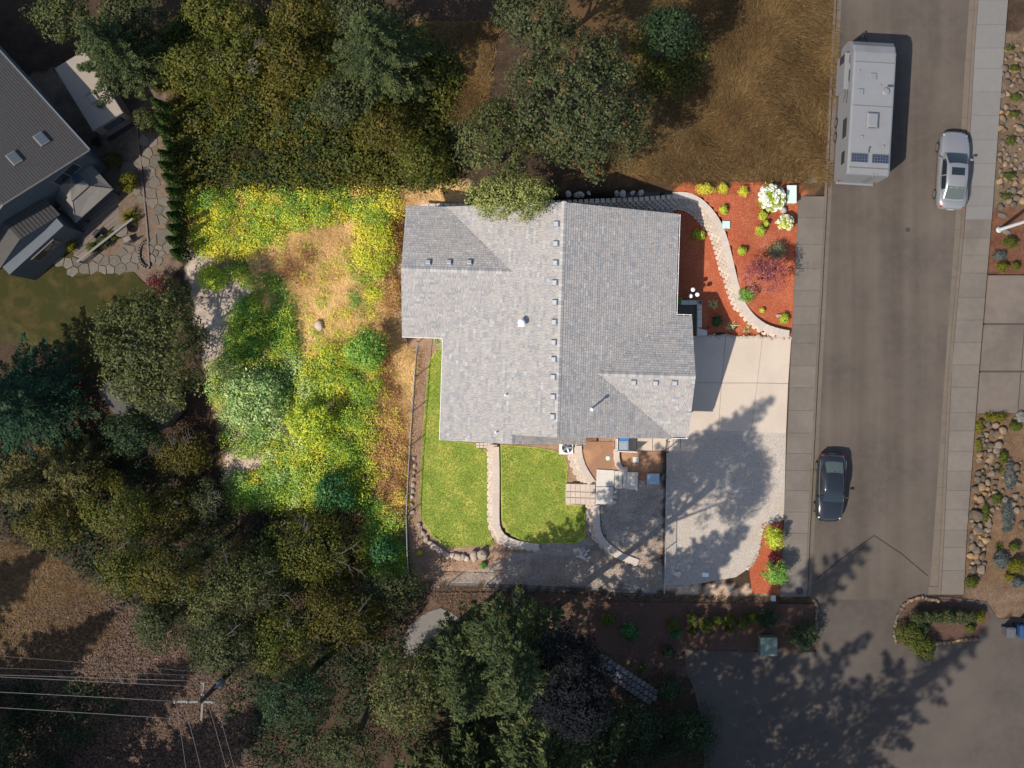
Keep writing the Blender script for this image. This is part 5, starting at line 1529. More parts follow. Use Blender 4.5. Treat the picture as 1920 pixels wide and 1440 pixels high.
# camper beside the neighbour's house
def camper():
    zg = -4.2
    c = W(166, 169, zg + 2.75)
    ang = math.atan2(.85, -.52)
    e = empty('camper_trailer', (c.x, c.y, zg), ang, 'beige and brown camper parked beside the grey neighbouring house', 'camper')
    MB().box((0, 0, 2.66), (4.7, 2.3, .14), bev=.05).build('roof', 'camper_beige', e)
    MB().box((0, 0, 1.9), (4.6, 2.22, 1.4)).build('upper_wall', 'camper_wall', e)
    MB().box((0, 0, .85), (4.62, 2.24, .72)).build('lower_wall', 'camper_wall', e)
    MB().box((-2.32, 0, 1.2), (.03, 2.1, .1)).build('rear_stripe', 'camper_brown', e)
    f = MB().box((-2.31, -.1, 1.85), (.05, 1.3, .8), bev=.015).build('rear_window', 'black_metal', e)
    for y in (-.4, .2): MB().box((-2.345, y, 1.85), (.012, .56, .66)).build('pane', 'skylight_glass', f)
    for y in (-.95, .95): MB().box((-2.33, y, .95), (.02, .14, .2)).build('tail_light', 'tail_red', e)
    for sg in (1, -1):
        f = MB().box((.6, sg * 1.13, 1.9), (1.2, .04, .6)).build('side_window', 'window_glass', e)
        wh = MB().lathe([(.2, -.1), (.33, -.09), (.33, .09), (.2, .1)], 16).build('wheel', 'tyre', e, True, loc=(-.6, sg * 1.0, .33), rot=(R(90), 0, 0))
        MB().lathe([(.2, -.105), (.2, .105)], 12).build('rim', 'rim', wh)
    v = MB().box((-.6, 0, 2.78), (.6, .6, .16), bev=.06).build('roof_hatch', 'camper_beige', e)
    MB().box((-.22, .02, 2.76), (.14, .66, .1)).build('hatch_hinge', 'trim_dim', v)
    MB().box((-2.45, 0, .5), (.25, 2.1, .12), bev=.02).build('bumper', 'black_metal', e)
camper()

# ------------------------------------------------------------------ neighbouring house, patio, gazebo, sheds
NG = -4.2
nrot = math.atan2(.67, .74)          # local x: out of the long eave, local y: along it
nc = W(165, 281, 1.0)
nh = empty('house', (nc.x, nc.y, NG), nrot, 'grey two-storey neighbouring house with dark shingle roof and skylights', 'house')
ez = 1.0 - NG; rise = 2.4
def nroof(x): return ez + rise * (1 - abs(x + 5.6) / 5.6)
# roof planes as stepped courses
rf = empty('roof', (0, 0, 0)); rf.parent = nh
mb = MB()
for sg in (1, -1):
    x0, x1 = (-5.6, 0.0) if sg > 0 else (-5.6, -11.2)
    n = 36
    for i in range(n):
        a = x0 + (x1 - x0) * i / n; b = x0 + (x1 - x0) * (i + 1.04) / n
        if sg < 0 and False: continue
        za, zb = nroof(a), ez + rise * (1 - abs(b + 5.6) / 5.6)
        lo = 0.0 if True else 0
        mb.add([(a, lo, za + .01), (b, lo, zb + .03), (b, 15, zb + .03), (a, 15, za + .01), (b, lo, zb - .02), (b, 15, zb - .02)], [(0, 1, 2, 3) if sg > 0 else (3, 2, 1, 0), (1, 4, 5, 2) if sg > 0 else (2, 5, 4, 1)])
mb.build('shingle_courses', 'shingle_dark', rf)
mb = MB()
mb.add([(0, 0, ez), (-5.6, 0, ez + rise), (-11.2, 0, ez), (0, 15, ez), (-5.6, 15, ez + rise), (-11.2, 15, ez), (0, 0, ez - .2), (-5.6, 0, ez + rise - .2), (-11.2, 0, ez - .2), (0, 15, ez - .2), (-5.6, 15, ez + rise - .2), (-11.2, 15, ez - .2)],
       [(0, 6, 7, 1), (1, 7, 8, 2), (6, 9, 10, 7), (7, 10, 11, 8), (0, 3, 9, 6), (3, 4, 10, 9), (4, 5, 11, 10), (2, 8, 11, 5), (0, 1, 4, 3), (1, 2, 5, 4)])
mb.build('roof_board', 'trim_dim', rf)
MB().box((.07, 7.5, ez - .06), (.13, 15.1, .12)).build('gutter', 'siding_grey', rf)
MB().tube([(.02, -.03, ez - .05), (-5.6, -.03, ez + rise - .05), (-11.2, -.03, ez - .05)], .07, 4).build('rake_trim', 'trim_dim', rf)
# walls
mb = MB()
mb.add([(-.45, .35, 0), (-10.8, .35, 0), (-10.8, .35, ez - .1), (-5.6, .35, ez + rise - .35), (-.45, .35, ez - .1), (-.45, 14.6, 0), (-10.8, 14.6, 0), (-10.8, 14.6, ez - .1), (-5.6, 14.6, ez + rise - .35), (-.45, 14.6, ez - .1)],
       [(0, 1, 2, 3, 4), (9, 8, 7, 6, 5), (0, 4, 9, 5), (1, 6, 7, 2)])
mb.build('wall', 'siding_grey', nh)
for k in range(20): 
    MB().box((-2.6, .335, .35 + k * .24), (4.2, .02, .21)).build('clapboard', 'siding_grey', nh)
def nwin(c, w, h, axis):
    window(nh, c, w, h, axis, 'window_glass', 'trim_dim')
nwin((-2.2, .31, ez - 1.25), 1.7, 1.1, 'v'); nwin((-2.3, .31, 1.4), 1.5, 1.2, 'v'); nwin((-.43, 9.0, ez - 1.3), 2.0, 1.1, 'u')
# skylights on the plane towards the camper
for px, py in ((78, 262), (27, 298)):
    z = 1.9
    for _ in range(12):
        p = W(px, py, z); d = Vector((p.x - nc.x, p.y - nc.y, 0)); d.rotate(Matrix.Rotation(-nrot, 3, 'Z')); z = nroof(d.x) + NG
    sk = MB().box((0, 0, .07), (.62, .82, .16), bev=.02).build('skylight', 'trim_dim', nh, loc=(d.x, d.y, z - NG), rot=(0, math.atan(rise / 5.6), 0))
    MB().box((0, 0, .155), (.48, .68, .02)).build('pane', 'skylight_glass', sk)
# projecting lower bay with its own roof
bz = 3.6
by = -1.9
MB().box((-6.9, by / 2 + .2, bz / 2), (4.6, 2.2 - .1, bz)).build('bay_wall', 'siding_grey', nh)
br = MB()
n = 12
for sg in (1, -1):
    for i in range(n):
        a = -6.9 + sg * 2.6 * i / n; b = -6.9 + sg * 2.6 * (i + 1.05) / n
        za = bz + 1.3 * (1 - i / n); zb = bz + 1.3 * (1 - (i + 1.05) / n)
        br.add([(a, by + .75, za), (b, by + .75, zb + .03), (b, .6, zb + .03), (a, .6, za), (b, by + .75, zb - .03), (b, .6, zb - .03)], [(0, 1, 2, 3) if sg > 0 else (3, 2, 1, 0), (1, 4, 5, 2) if sg > 0 else (2, 5, 4, 1)])
br.build('bay_roof', 'shingle_dark', nh)
MB().add([(-6.9, by + .78, bz + 1.26), (-9.4, by + .78, bz - .02), (-4.4, by + .78, bz - .02)], [(0, 1, 2)]).build('bay_gable', 'siding_grey', nh)
window(nh, (-6.7, by + .62 - .52 - .05, bz - 1.0), 1.7, 1.0, 'v', 'window_glass', 'trim_dim')

# deck of boards with a rail
dk = empty('deck', W(165, 400, NG + .35), R(38), 'weathered grey plank deck under the gazebo', 'deck')
for i in range(20):
    MB().box((0, -2.4 + i * .25, 0), (4.6, .235, .05), bev=.006).build('deck_board', 'deck_wood', dk)
for sx, sy in ((-2.1, -2.3), (2.1, -2.3), (-2.1, 2.3), (2.1, 2.3)): MB().box((sx, sy, -.2), (.12, .12, .36)).build('footing', 'deck_wood', dk)
for i in range(5): MB().box((-2.2 + i * 1.1, -2.45, .5), (.09, .09, 1.0)).build('rail_post', 'trim_dim', dk)
MB().box((0, -2.45, 1.03), (4.6, .14, .05)).build('handrail', 'trim_dim', dk)
MB().box((0, -2.45, .3), (4.6, .05, .08)).build('lower_rail', 'trim_dim', dk)
# gazebo
gz = empty('gazebo', W(170, 362, NG + .38), R(42), 'tan two-tier gazebo canopy standing on the deck', 'gazebo')
for sx in (-1, 1):
    for sy in (-1, 1): MB().box((sx * 1.35, sy * 1.35, 1.05), (.09, .09, 2.1)).build('post', 'black_metal', gz)
def pyramid(s0, z0, s1, z1, sag=.06):
    mb = MB()
    for k in range(4):
        a = R(45 + 90 * k); b = R(135 + 90 * k)
        q = 1.41421
        P0 = Vector((math.cos(a) * s0 * q, math.sin(a) * s0 * q, z0)); P1 = Vector((math.cos(b) * s0 * q, math.sin(b) * s0 * q, z0))
        Q0 = Vector((math.cos(a) * s1 * q, math.sin(a) * s1 * q, z1)); Q1 = Vector((math.cos(b) * s1 * q, math.sin(b) * s1 * q, z1))
        M0 = P0.lerp(Q0, .5) + Vector((0, 0, -sag * .3)); M1 = P1.lerp(Q1, .5) + Vector((0, 0, -sag * .3))
        Pm = P0.lerp(P1, .5) + Vector((0, 0, -.0)); Mm = M0.lerp(M1, .5) + Vector((0, 0, -sag)); Qm = Q0.lerp(Q1, .5)
        dn = Vector((0, 0, -.16))
        mb.add([P0, Pm, P1, M0, Mm, M1, Q0, Qm, Q1, P0 + dn, Pm + dn, P1 + dn], [(0, 1, 4, 3), (1, 2, 5, 4), (3, 4, 7, 6), (4, 5, 8, 7), (9, 10, 1, 0), (10, 11, 2, 1)])
    return mb
pyramid(1.62, 2.1, .62, 2.75).build('canopy', 'canopy', gz)
pyramid(.75, 2.85, .03, 3.3, .03).build('top_canopy', 'canopy', gz)
for k in range(4):
    a = R(45 + 90 * k)
    MB().tube([(math.cos(a) * 2.29, math.sin(a) * 2.29, 2.115), (math.cos(a) * .88, math.sin(a) * .88, 2.78)], .02, 5).build('seam_rib', 'trim_dim', gz)
MB().add([(.72, -.6, 2.872), (.72, .6, 2.872), (.3, .22, 3.14), (.3, -.22, 3.14)], [(0, 1, 2, 3)]).build('vent_panel', 'gazebo_vent', gz, loc=(.02, 0, .02))
# garden furniture
pt_ = empty('patio_table', G(234, 435), 0, 'round grey patio table beside the flagstones', 'table')
MB().lathe([(.42, .70), (.44, .72), (.44, .74), (0, .75)], 18).build('table_top', 'flagstone', pt_)
MB().lathe([(.22, 0), (.05, .05), (.04, .7)], 10).build('pedestal', 'black_metal', pt_)
def chair(px, py, rz, label, mat='trim_dim', base=None):
    g = G(px, py) if base is None else W(px, py, base)
    e = empty('patio_chair', g, rz, label, 'chair')
    MB().box((0, 0, .42), (.46, .46, .05), bev=.015).build('seat', mat, e)
    MB().box((0, .22, .72), (.46, .05, .55), bev=.015).build('backrest', mat, e, rot=(0, 0, 0))
    for x in (-.2, .2):
        for y in (-.2, .2): MB().box((x, y, .2), (.04, .04, .4)).build('leg', mat, e)
    return e
chair(243, 452, R(200), 'pale patio chair pulled up to the round table')
chair(128, 398, R(60), 'cream deck chair at the house end of the deck', base=NG + .38)
chair(139, 424, R(120), 'cream deck chair on the open deck boards', base=NG + .38)
chair(220, 155, R(20), 'pale folding chair in the shade beside the camper')
chair(186, 440, R(230), 'dark deck chair near the deck rail', 'black_metal', base=NG + .38)
lg = empty('garden_lounger', G(128, 716), R(-38), 'white slatted garden lounger in deep shade', 'lounger')
for i in range(6): MB().box((0, -.6 + i * .24, .3 + (.09 * max(0, i - 3))), (.55, .2, .03)).build('slat', 'trim_dim', lg)
for x in (-.25, .25):
    MB().box((x, 0, .26), (.04, 1.5, .05)).build('rail', 'trim_dim', lg)
    for y in (-.6, .5): MB().box((x, y, .12), (.04, .04, .25)).build('leg', 'trim_dim', lg)

# flagstone paths
fs_ = empty('flagstone_path', kind='structure')
for poly, sp, gp in (([(258, 248), (288, 258), (296, 300), (292, 350), (318, 380), (312, 428), (284, 428), (276, 370), (268, 310)], .72, .07),
                 ([(247, 288), (262, 285), (264, 316), (248, 318)], .6, .06),
                 ([(88, 425), (108, 420), (118, 455), (130, 478), (250, 462), (268, 470), (262, 508), (150, 522), (112, 500), (90, 470)], .68, .06),
                 ([(280, 445), (312, 440), (318, 478), (290, 500), (278, 490)], .5, .08),
                 ([(240, 320), (262, 345), (272, 380), (262, 385), (250, 350)], .55, .08)):
    pw_ = [(p.x, p.y) for p in poly_world(poly)]
    for c in voronoi(pw_, sp, gp):
        cx = sum(p[0] for p in c) / len(c); cy = sum(p[1] for p in c) / len(c)
        z = float(hgt(cx, cy))
        MB().prism(c, z - .06, z + .03 + random.uniform(0, .012), .012).build('flagstone', 'flagstone', fs_)
# curved block edging and little round paved ring
rg = empty('paved_ring', G(278, 476), 0, 'half-round ring of small stones beside the flagstone path', 'paved ring')
for k in range(14):
    a = R(95 + k * 13)
    MB().box((0, 0, .04), (.3, .18, .1), bev=.02).build('ring_stone', 'flagstone', rg, loc=(math.cos(a) * .62, math.sin(a) * .9, 0), rot=(0, 0, a + 1.57))
ed_ = empty('path_edging', G(257, 250), 0, 'thin timber edging strip along the flagstone path', 'edging')
A = G(257, 240) - ed_.location; Bq = G(266, 322) - ed_.location; Cq = G(276, 430) - ed_.location; Dq = G(281, 500) - ed_.location
for a, b in ((A, Bq), (Bq, Cq), (Cq, Dq)):
    m = a.lerp(b, .5); MB().box((m.x, m.y, .04), ((b - a).length, .1, .14), math.atan2(b.y - a.y, b.x - a.x)).build('timber', 'deck_wood', ed_)

# sheds
def shed(px, py, rz, w, d, label):
    g = W(px, py, -3.9 + 2.2); g.z = float(hgt(g.x, g.y))
    e = empty('shed', g, rz, label, 'shed')
    MB().add([(-w / 2, -d / 2, 0), (w / 2, -d / 2, 0), (w / 2, d / 2, 0), (-w / 2, d / 2, 0), (-w / 2, -d / 2, 1.9), (w / 2, -d / 2, 1.9), (w / 2, d / 2, 1.9), (-w / 2, d / 2, 1.9), (0, -d / 2, 2.4), (0, d / 2, 2.4)],
             [(0, 1, 5, 8, 4), (3, 7, 9, 6, 2), (0, 4, 7, 3), (1, 2, 6, 5)]).build('wall', 'camper_brown', e)
    for sg in (1, -1):
        mb = MB(); n = 8
        for i in range(n):
            a, b = i / n * (w / 2 + .15), (i + 1.05) / n * (w / 2 + .15)
            za, zb = 2.46 - a * 2 / w * .5, 2.46 - b * 2 / w * .5
            mb.add([(sg * a, -d / 2 - .15, za), (sg * b, -d / 2 - .15, zb + .02), (sg * b, d / 2 + .15, zb + .02), (sg * a, d / 2 + .15, za), (sg * b, -d / 2 - .15, zb - .03), (sg * b, d / 2 + .15, zb - .03)],
                   [(0, 1, 2, 3) if sg > 0 else (3, 2, 1, 0), (1, 4, 5, 2)])
        mb.build('roof', 'shingle_dark', e)
    dr = MB().box((0, -d / 2 - .02, .9), (.9, .04, 1.8), bev=.01).build('door', 'trim_dim', e)
shed(226, 742, R(35), 1.9, 2.0, 'dark-roofed garden shed standing beside the white lounger')
shed(303, 772, R(-40), 1.3, 1.7, 'small dark-roofed lean shed half hidden below the olive tree')

# ------------------------------------------------------------------ utility pole, wires, street light
PZ = 7.3
tp = W(374, 1318, PZ)
pg = float(hgt(tp.x, tp.y))
up = empty('utility_pole', (tp.x, tp.y, pg), 0, 'tall dark wooden utility pole with two crossed arms and transformer', 'utility pole')
ph = PZ - pg
MB().tube([(0, 0, -.3), (0, 0, ph * .5), (0, 0, ph)], [.19, .16, .12], 10).build('mast', 'wood_pole', up, True)
MB().box((-.35, 0, ph - .25), (2.3, .12, .14), R(-1)).build('crossarm', 'wood_arm', up)
MB().box((0, -.05, ph - .6), (.12, 2.1, .14), R(-3)).build('crossarm', 'wood_arm', up)
tc = MB().lathe([(.16, 0), (.19, .04), (.19, .7), (.16, .78), (.05, .85)], 14).build('transformer', 'can_grey', up, True, loc=(.45, .35, ph - 3.0))
MB().box((.2, .16, ph - 2.5), (.35, .08, .1), R(38)).build('bracket', 'steel', up)
for x, y, z in ((-1.4, 0, -.17), (-.7, 0, -.17), (.7, 0, -.17), (0, 1.0, -.5), (0, .35, -.5), (0, -1.05, -.5)):
    MB().lathe([(.02, 0), (.05, .05), (.03, .09), (.05, .13), (.02, .18)], 8).build('insulator', 'galv', up, loc=(x, y, ph + z))
def wire(a, b, sag, label, r=.014, group='overhead wires running to the pole'):
    P = [a.lerp(b, t) - Vector((0, 0, sag * 4 * t * (1 - t))) for t in np.linspace(0, 1, 13)]
    o = MB().tube([p - a for p in P], r, 5).build('overhead_wire', 'wire', None, True, loc=a)
    tag(o, label, 'wire', group)
L0 = 'pale overhead wire running level from the utility pole crossarm toward the dry field'
for (x1, y1), (x0, y0), zz in (((400, 1278), (-700, 1250), 6.3), ((372, 1288), (-700, 1240), 6.9), ((350, 1316), (-700, 1268), 7.1), ((366, 1350), (-700, 1290), 6.9)):
    wire(W(x1, y1, zz), W(x0, y0, zz - .3), .25, L0)
for (x1, y1), (x0, y0), zz in (((374, 1286), (395, 1335), 6.9), ((330, 1320), (352, 1470), 7.0), ((345, 1320), (385, 1480), 7.0), ((390, 1320), (440, 1500), 6.9), ((400, 1302), (455, 1500), 5.0)):
    wire(W(x1, y1, zz), W(x0, y0, zz - .1), .1, 'slack wire hanging from the utility pole toward the frame edge', .012, 'slack wires at the utility pole')
for (x1, y1), (x0, y0), zz in (((405, 1262), (-700, 1180), 3.2), ((405, 1268), (-700, 1230), 3.0), ((380, 1290), (410, 1235), 4.5), ((402, 1302), (520, 1240), 3.0)):
    wire(W(x1, y1, zz), W(x0, y0, zz), .2, 'thin lower cable strung from the utility pole over the brush', .008, 'thin cables at the utility pole')

sl = empty('street_light', W(1873, 431, 0), 0, 'pale street light pole rising from the mulch at the far sidewalk', 'street light')
MB().lathe([(.2, 0), (.2, .06), (.12, .1), (.11, .12), (.075, 7.8), (.06, 8.0)], 12).build('mast', 'plate', sl, True)
MB().tube([(0, 0, 7.9), (-.5, 0, 8.25), (-1.5, 0, 8.35)], .04, 8).build('arm', 'plate', sl)
MB().box((-1.8, 0, 8.33), (.7, .26, .12), bev=.04).build('luminaire', 'steel', sl)

# power meter plates etc. on the street
for x, y, lab in ((1702, 431, 'small round dark utility cap in the middle of the street'),):
    v = empty('manhole_cover', W(x, y, .014), 0, lab, 'manhole cover')
    MB().lathe([(.1, 0), (.1, .006), (0, .007)], 14).build('lid', 'gutter_dark', v)
    MB().lathe([(.14, -.002), (.14, .004), (.105, .005)], 14).build('collar', 'seam', v)
vb = empty('utility_vault_lid', W(1522, 336, .0), 0, 'pale rectangular vault lid in the bare verge by the curb', 'vault lid'); vb.location = G(1522, 336)
MB().box((0, 0, .02), (.62, .42, .05), bev=.01).build('lid', 'sidewalk', vb)
MB().box((0, 0, .012), (.7, .5, .035)).build('frame', 'gutter', vb)
for k, (x, y) in enumerate(((1879, 404), (1886, 435))):
    v = empty('valve_box', G(x, y), R(-20), ('pale oval valve box above the street light base', 'pale oval valve box below the street light base')[k], 'valve box')
    MB().lathe([(.2, 0), (.2, .06), (.17, .08), (0, .085)], 14).build('lid', 'flagstone', v, scale=(1.3, .7, 1))
    MB().lathe([(.23, 0), (.23, .04), (.205, .05)], 14).build('rim', 'gutter', v, scale=(1.3, .7, 1))

# ------------------------------------------------------------------ vegetation: brambles and grass as masses
def pts_in(poly, n, avoid=()):
    P = np.array(poly, float); lo, hi = P.min(0), P.max(0)
    out = []
    while sum(len(o) for o in out) < n:
        q = rng.uniform(lo, hi, (n * 2, 2)); m = in_poly(q, poly)
        for a in avoid: m &= ~in_poly(q, a)
        out.append(q[m])
    return np.concatenate(out)[:n]

def to_ground(Q):
    """pixels -> terrain points"""
    z = np.zeros(len(Q))
    for _ in range(6):
        X = (Q[:, 0] - 960) / F * (H - z); Y = -(Q[:, 1] - 720) / F * (H - z); z = hgt(X, Y)
    return np.stack([X, Y, z], 1)

def thicket(name, poly, ncl, rr, hh, leaf, mat, label, cat='brambles', avoid=(), per=70, tone=0.0, up=.7):
    """low mounds of leaves: every mound a dome with a lit and a shaded side"""
    C = to_ground(pts_in(poly, ncl, avoid))
    r = rng.uniform(*rr, ncl); h = rng.uniform(*hh, ncl); tn = rng.normal(tone, .12, ncl) + .16 * np.sin(C[:, 0] * .9 + 1.7 * np.sin(C[:, 1] * .5)) * np.cos(C[:, 1] * .8)
    per = per * (.17 / leaf) ** 1.4
    k = np.maximum(12, (per * (r / np.mean(rr)) ** 2)).astype(int)
    idx = np.repeat(np.arange(ncl), k)
    d = rng.normal(size=(len(idx), 3)); d[:, 2] = np.abs(d[:, 2]); d /= np.linalg.norm(d, axis=1, keepdims=True)
    s = rng.uniform(.55, 1.08, len(idx))[:, None]
    P = C[idx] + d * s * np.stack([r, r, h], 1)[idx]
    P[:, :2] += rng.normal(0, .1, (len(idx), 2))
    P[:, 2] = np.maximum(P[:, 2], hgt(P[:, 0], P[:, 1]) + .02)
    rnd = np.clip(.5 + tn[idx] + rng.normal(0, .11, len(idx)), 0, 1)
    o = place(name, leaf_mesh(name, P, leaf, rnd, mat, up=.35, N=d))
    return tag(o, label, cat, None, 'stuff')

def straw(name, poly, n, L, mat, label, avoid=(), wid=.05, swirl=2.5):
    """dry grass: combed blades lying in swirls"""
    Q = pts_in(poly, n, avoid); P = to_ground(Q)
    a = np.sin(P[:, 0] * .55 + 1.3 * np.sin(P[:, 1] * .4)) * swirl + np.cos(P[:, 1] * .6) * 1.2 + rng.normal(0, .9, n)
    el = rng.uniform(.12, .7, n)
    T = np.stack([np.cos(a) * np.cos(el), np.sin(a) * np.cos(el), np.sin(el)], 1)
    ll = rng.uniform(.6, 1.3, n) * L
    P = P + T * ll[:, None] * .5
    b = np.stack([-np.sin(a), np.cos(a), np.zeros(n)], 1)
    V = np.stack([P - T * ll[:, None] * .5 - b * wid * .5, P - T * ll[:, None] * .5 + b * wid * .5, P + T * ll[:, None] * .5], 1).reshape(-1, 3)
    me = bpy.data.meshes.new(name)
    me.vertices.add(3 * n); me.vertices.foreach_set('co', V.astype(np.float32).ravel())
    me.loops.add(3 * n); me.loops.foreach_set('vertex_index', np.arange(3 * n, dtype=np.int32))
    me.polygons.add(n); me.polygons.foreach_set('loop_start', np.arange(0, 3 * n, 3, dtype=np.int32))
    at = me.attributes.new('rnd', 'FLOAT', 'FACE')
    pn = np.sin(P[:, 0] * 1.7) * np.sin(P[:, 1] * 1.9 + 1) * .12 + .2 * np.sin(P[:, 0] * .45 + 2 * np.sin(P[:, 1] * .33)) * np.sin(P[:, 1] * .5)
    at.data.foreach_set('value', np.clip(.5 + pn + rng.normal(0, .2, n), 0, 1).astype(np.float32))
    me.materials.append(MATS[mat]); me.update(calc_edges=True)
    return tag(place(name, me), label, 'dry grass', None, 'stuff')

LOT = [(348, 362), (745, 355), (752, 395), (742, 500), (752, 632), (784, 640), (772, 830), (765, 960), (766, 1085), (680, 1084), (680, 950), (430, 949), (392, 668), (365, 470)]
CLEAR = [(362, 470), (440, 508), (475, 545), (436, 600), (425, 668), (385, 680), (350, 520)]
PILE = [(425, 845), (470, 835), (492, 862), (478, 895), (428, 893)]
DRY = [(560, 470), (600, 430), (690, 450), (712, 500), (712, 560), (700, 640), (640, 660), (590, 650), (560, 600), (545, 540)]
straw('dry_grass', [(440, 420), (560, 400), (720, 420), (748, 640), (780, 660), (770, 830), (700, 800), (690, 660), (560, 670), (500, 600)], 40000, .5, 'straw', 'bright straw grass in the middle of the bramble slope', wid=.035)
straw('dry_grass', [(742, 350), (880, 346), (880, 378), (800, 380), (755, 394), (745, 392)], 1500, .3, 'straw', 'sparse straw on the bare orange dirt behind the roof corner', wid=.03)
UP_ = [(350, 364), (745, 357), (748, 400), (715, 420), (640, 405), (560, 425), (470, 470), (420, 490), (370, 470)]
thicket('brambles', UP_, 190, (.4, .85), (.35, 1.2), .115, 'leaf_yellow', 'yellow-green bramble thicket along the upper edge of the slope', per=90)
thicket('brambles', UP_, 110, (.35, .8), (.4, 1.4), .115, 'leaf_lime', 'lime bramble leaves within the upper thicket', per=80, tone=-.1)
thicket('brambles', UP_, 70, (.35, .8), (.6, 1.5), .115, 'leaf_green', 'deeper green bramble shoots within the upper thicket', per=80)
thicket('dry_brambles', UP_, 45, (.3, .7), (.5, 1.1), .1, 'leaf_brown', 'withered brown canes within the upper thicket', per=50)
R_ = [(665, 420), (730, 410), (738, 490), (715, 530), (700, 600), (690, 540), (670, 500)]
thicket('brambles', R_, 60, (.3, .7), (.3, .9), .11, 'leaf_yellow', 'yellow bramble leaves spilling toward the roof edge', per=70)
thicket('brambles', R_, 26, (.3, .6), (.4, 1.0), .11, 'leaf_lime', 'lime bramble leaves spilling toward the roof edge', per=60)
D_ = [(430, 505), (490, 505), (535, 535), (555, 610), (550, 660), (470, 680), (420, 670), (440, 600), (475, 545)]
thicket('brambles', D_, 95, (.4, .85), (.4, 1.3), .11, 'leaf_green', 'dark green brambles beside the gravel clearing', per=90, tone=-.1)
thicket('brambles', D_, 45, (.35, .7), (.5, 1.5), .11, 'leaf_lime', 'lime brambles among the dark green ones beside the clearing', per=70)
thicket('dry_brambles', [(490, 470), (590, 460), (580, 540), (520, 540)], 26, (.4, .7), (.3, .7), .09, 'leaf_brown', 'grey-brown withered canes above the dark green brambles', per=60, tone=-.15)
thicket('brambles', [(540, 470), (600, 440), (640, 500), (700, 560), (690, 640), (600, 650), (560, 600)], 45, (.25, .6), (.2, .5), .09, 'leaf_yellow', 'thin yellow shoots in the straw grass', per=34)
DR_ = [(470, 430), (560, 420), (650, 430), (715, 470), (720, 640), (690, 655), (580, 655), (555, 590), (540, 520)]
thicket('dry_brambles', DR_, 50, (.2, .55), (.15, .55), .08, 'leaf_brown', 'scattered brown weeds through the straw clearing', per=36)
thicket('brambles', DR_, 40, (.2, .55), (.2, .7), .09, 'leaf_lime', 'scattered lime weeds through the straw clearing', per=34)
thicket('brambles', [(640, 450), (700, 470), (715, 620), (670, 640), (655, 560)], 24, (.25, .6), (.2, .6), .09, 'leaf_green', 'green weeds at the roof side of the straw clearing', per=36)
L_ = [(550, 650), (640, 650), (700, 640), (715, 700), (705, 860), (695, 950), (560, 948), (470, 948), (432, 940), (430, 895), (500, 860), (580, 780)]
thicket('brambles', L_, 170, (.45, .95), (.4, 1.5), .115, 'leaf_lime', 'lime green bramble thicket across the lower slope', per=105, avoid=[PILE])
thicket('brambles', L_, 85, (.4, .85), (.4, 1.3), .115, 'leaf_yellow', 'yellow bramble patches across the lower slope', per=90, avoid=[PILE], tone=-.08)
thicket('brambles', L_, 90, (.4, .85), (.5, 1.7), .115, 'leaf_green', 'green bramble shoots across the lower slope', per=90, avoid=[PILE], tone=.05)
P_ = [(396, 668), (430, 680), (560, 670), (600, 740), (570, 850), (500, 870), (430, 845), (408, 780)]
thicket('brambles', P_, 90, (.45, .9), (.5, 1.6), .115, 'leaf_pale', 'pale green brambles below the gravel clearing', per=100)
thicket('brambles', P_, 55, (.4, .85), (.5, 1.4), .115, 'leaf_lime', 'lime shoots among the pale green brambles', per=90, tone=.05)
thicket('brambles', P_, 30, (.35, .7), (.5, 1.7), .11, 'leaf_green', 'dark shoots among the pale green brambles', per=90, tone=-.1)
B_ = [(432, 895), (560, 870), (640, 890), (675, 948), (432, 948)]
thicket('brambles', B_, 80, (.45, .9), (.5, 1.3), .115, 'leaf_green', 'fresh green brambles along the lower slope corner', per=100, tone=.15)
thicket('brambles', B_, 40, (.4, .8), (.5, 1.5), .11, 'leaf_pale', 'pale brambles along the lower slope corner', per=90)
K_ = [(700, 650), (725, 640), (765, 830), (760, 960), (745, 1010), (705, 960), (695, 850), (705, 740)]
thicket('dry_brambles', K_, 150, (.3, .7), (.3, .8), .09, 'leaf_brown', 'brown withered brambles along the chain-link fence', per=80)
thicket('brambles', K_, 36, (.3, .6), (.4, .9), .1, 'leaf_yellow', 'yellow leaves among the withered brambles by the fence', per=50)
thicket('dry_brambles', [(705, 380), (745, 360), (755, 400), (745, 500), (752, 560), (735, 620), (715, 560), (728, 470)], 60, (.3, .6), (.2, .6), .09, 'leaf_brown', 'rust brown brambles at the foot of the roof edge', per=70)
C_ = [(684, 940), (745, 950), (762, 1080), (684, 1080)]
thicket('brambles', C_, 60, (.4, .8), (.5, 1.5), .11, 'leaf_green', 'bright green brambles in the corner below the fence', per=100)
thicket('brambles', C_, 30, (.35, .7), (.5, 1.2), .11, 'leaf_lime', 'yellowing brambles near the fence bend', per=80)
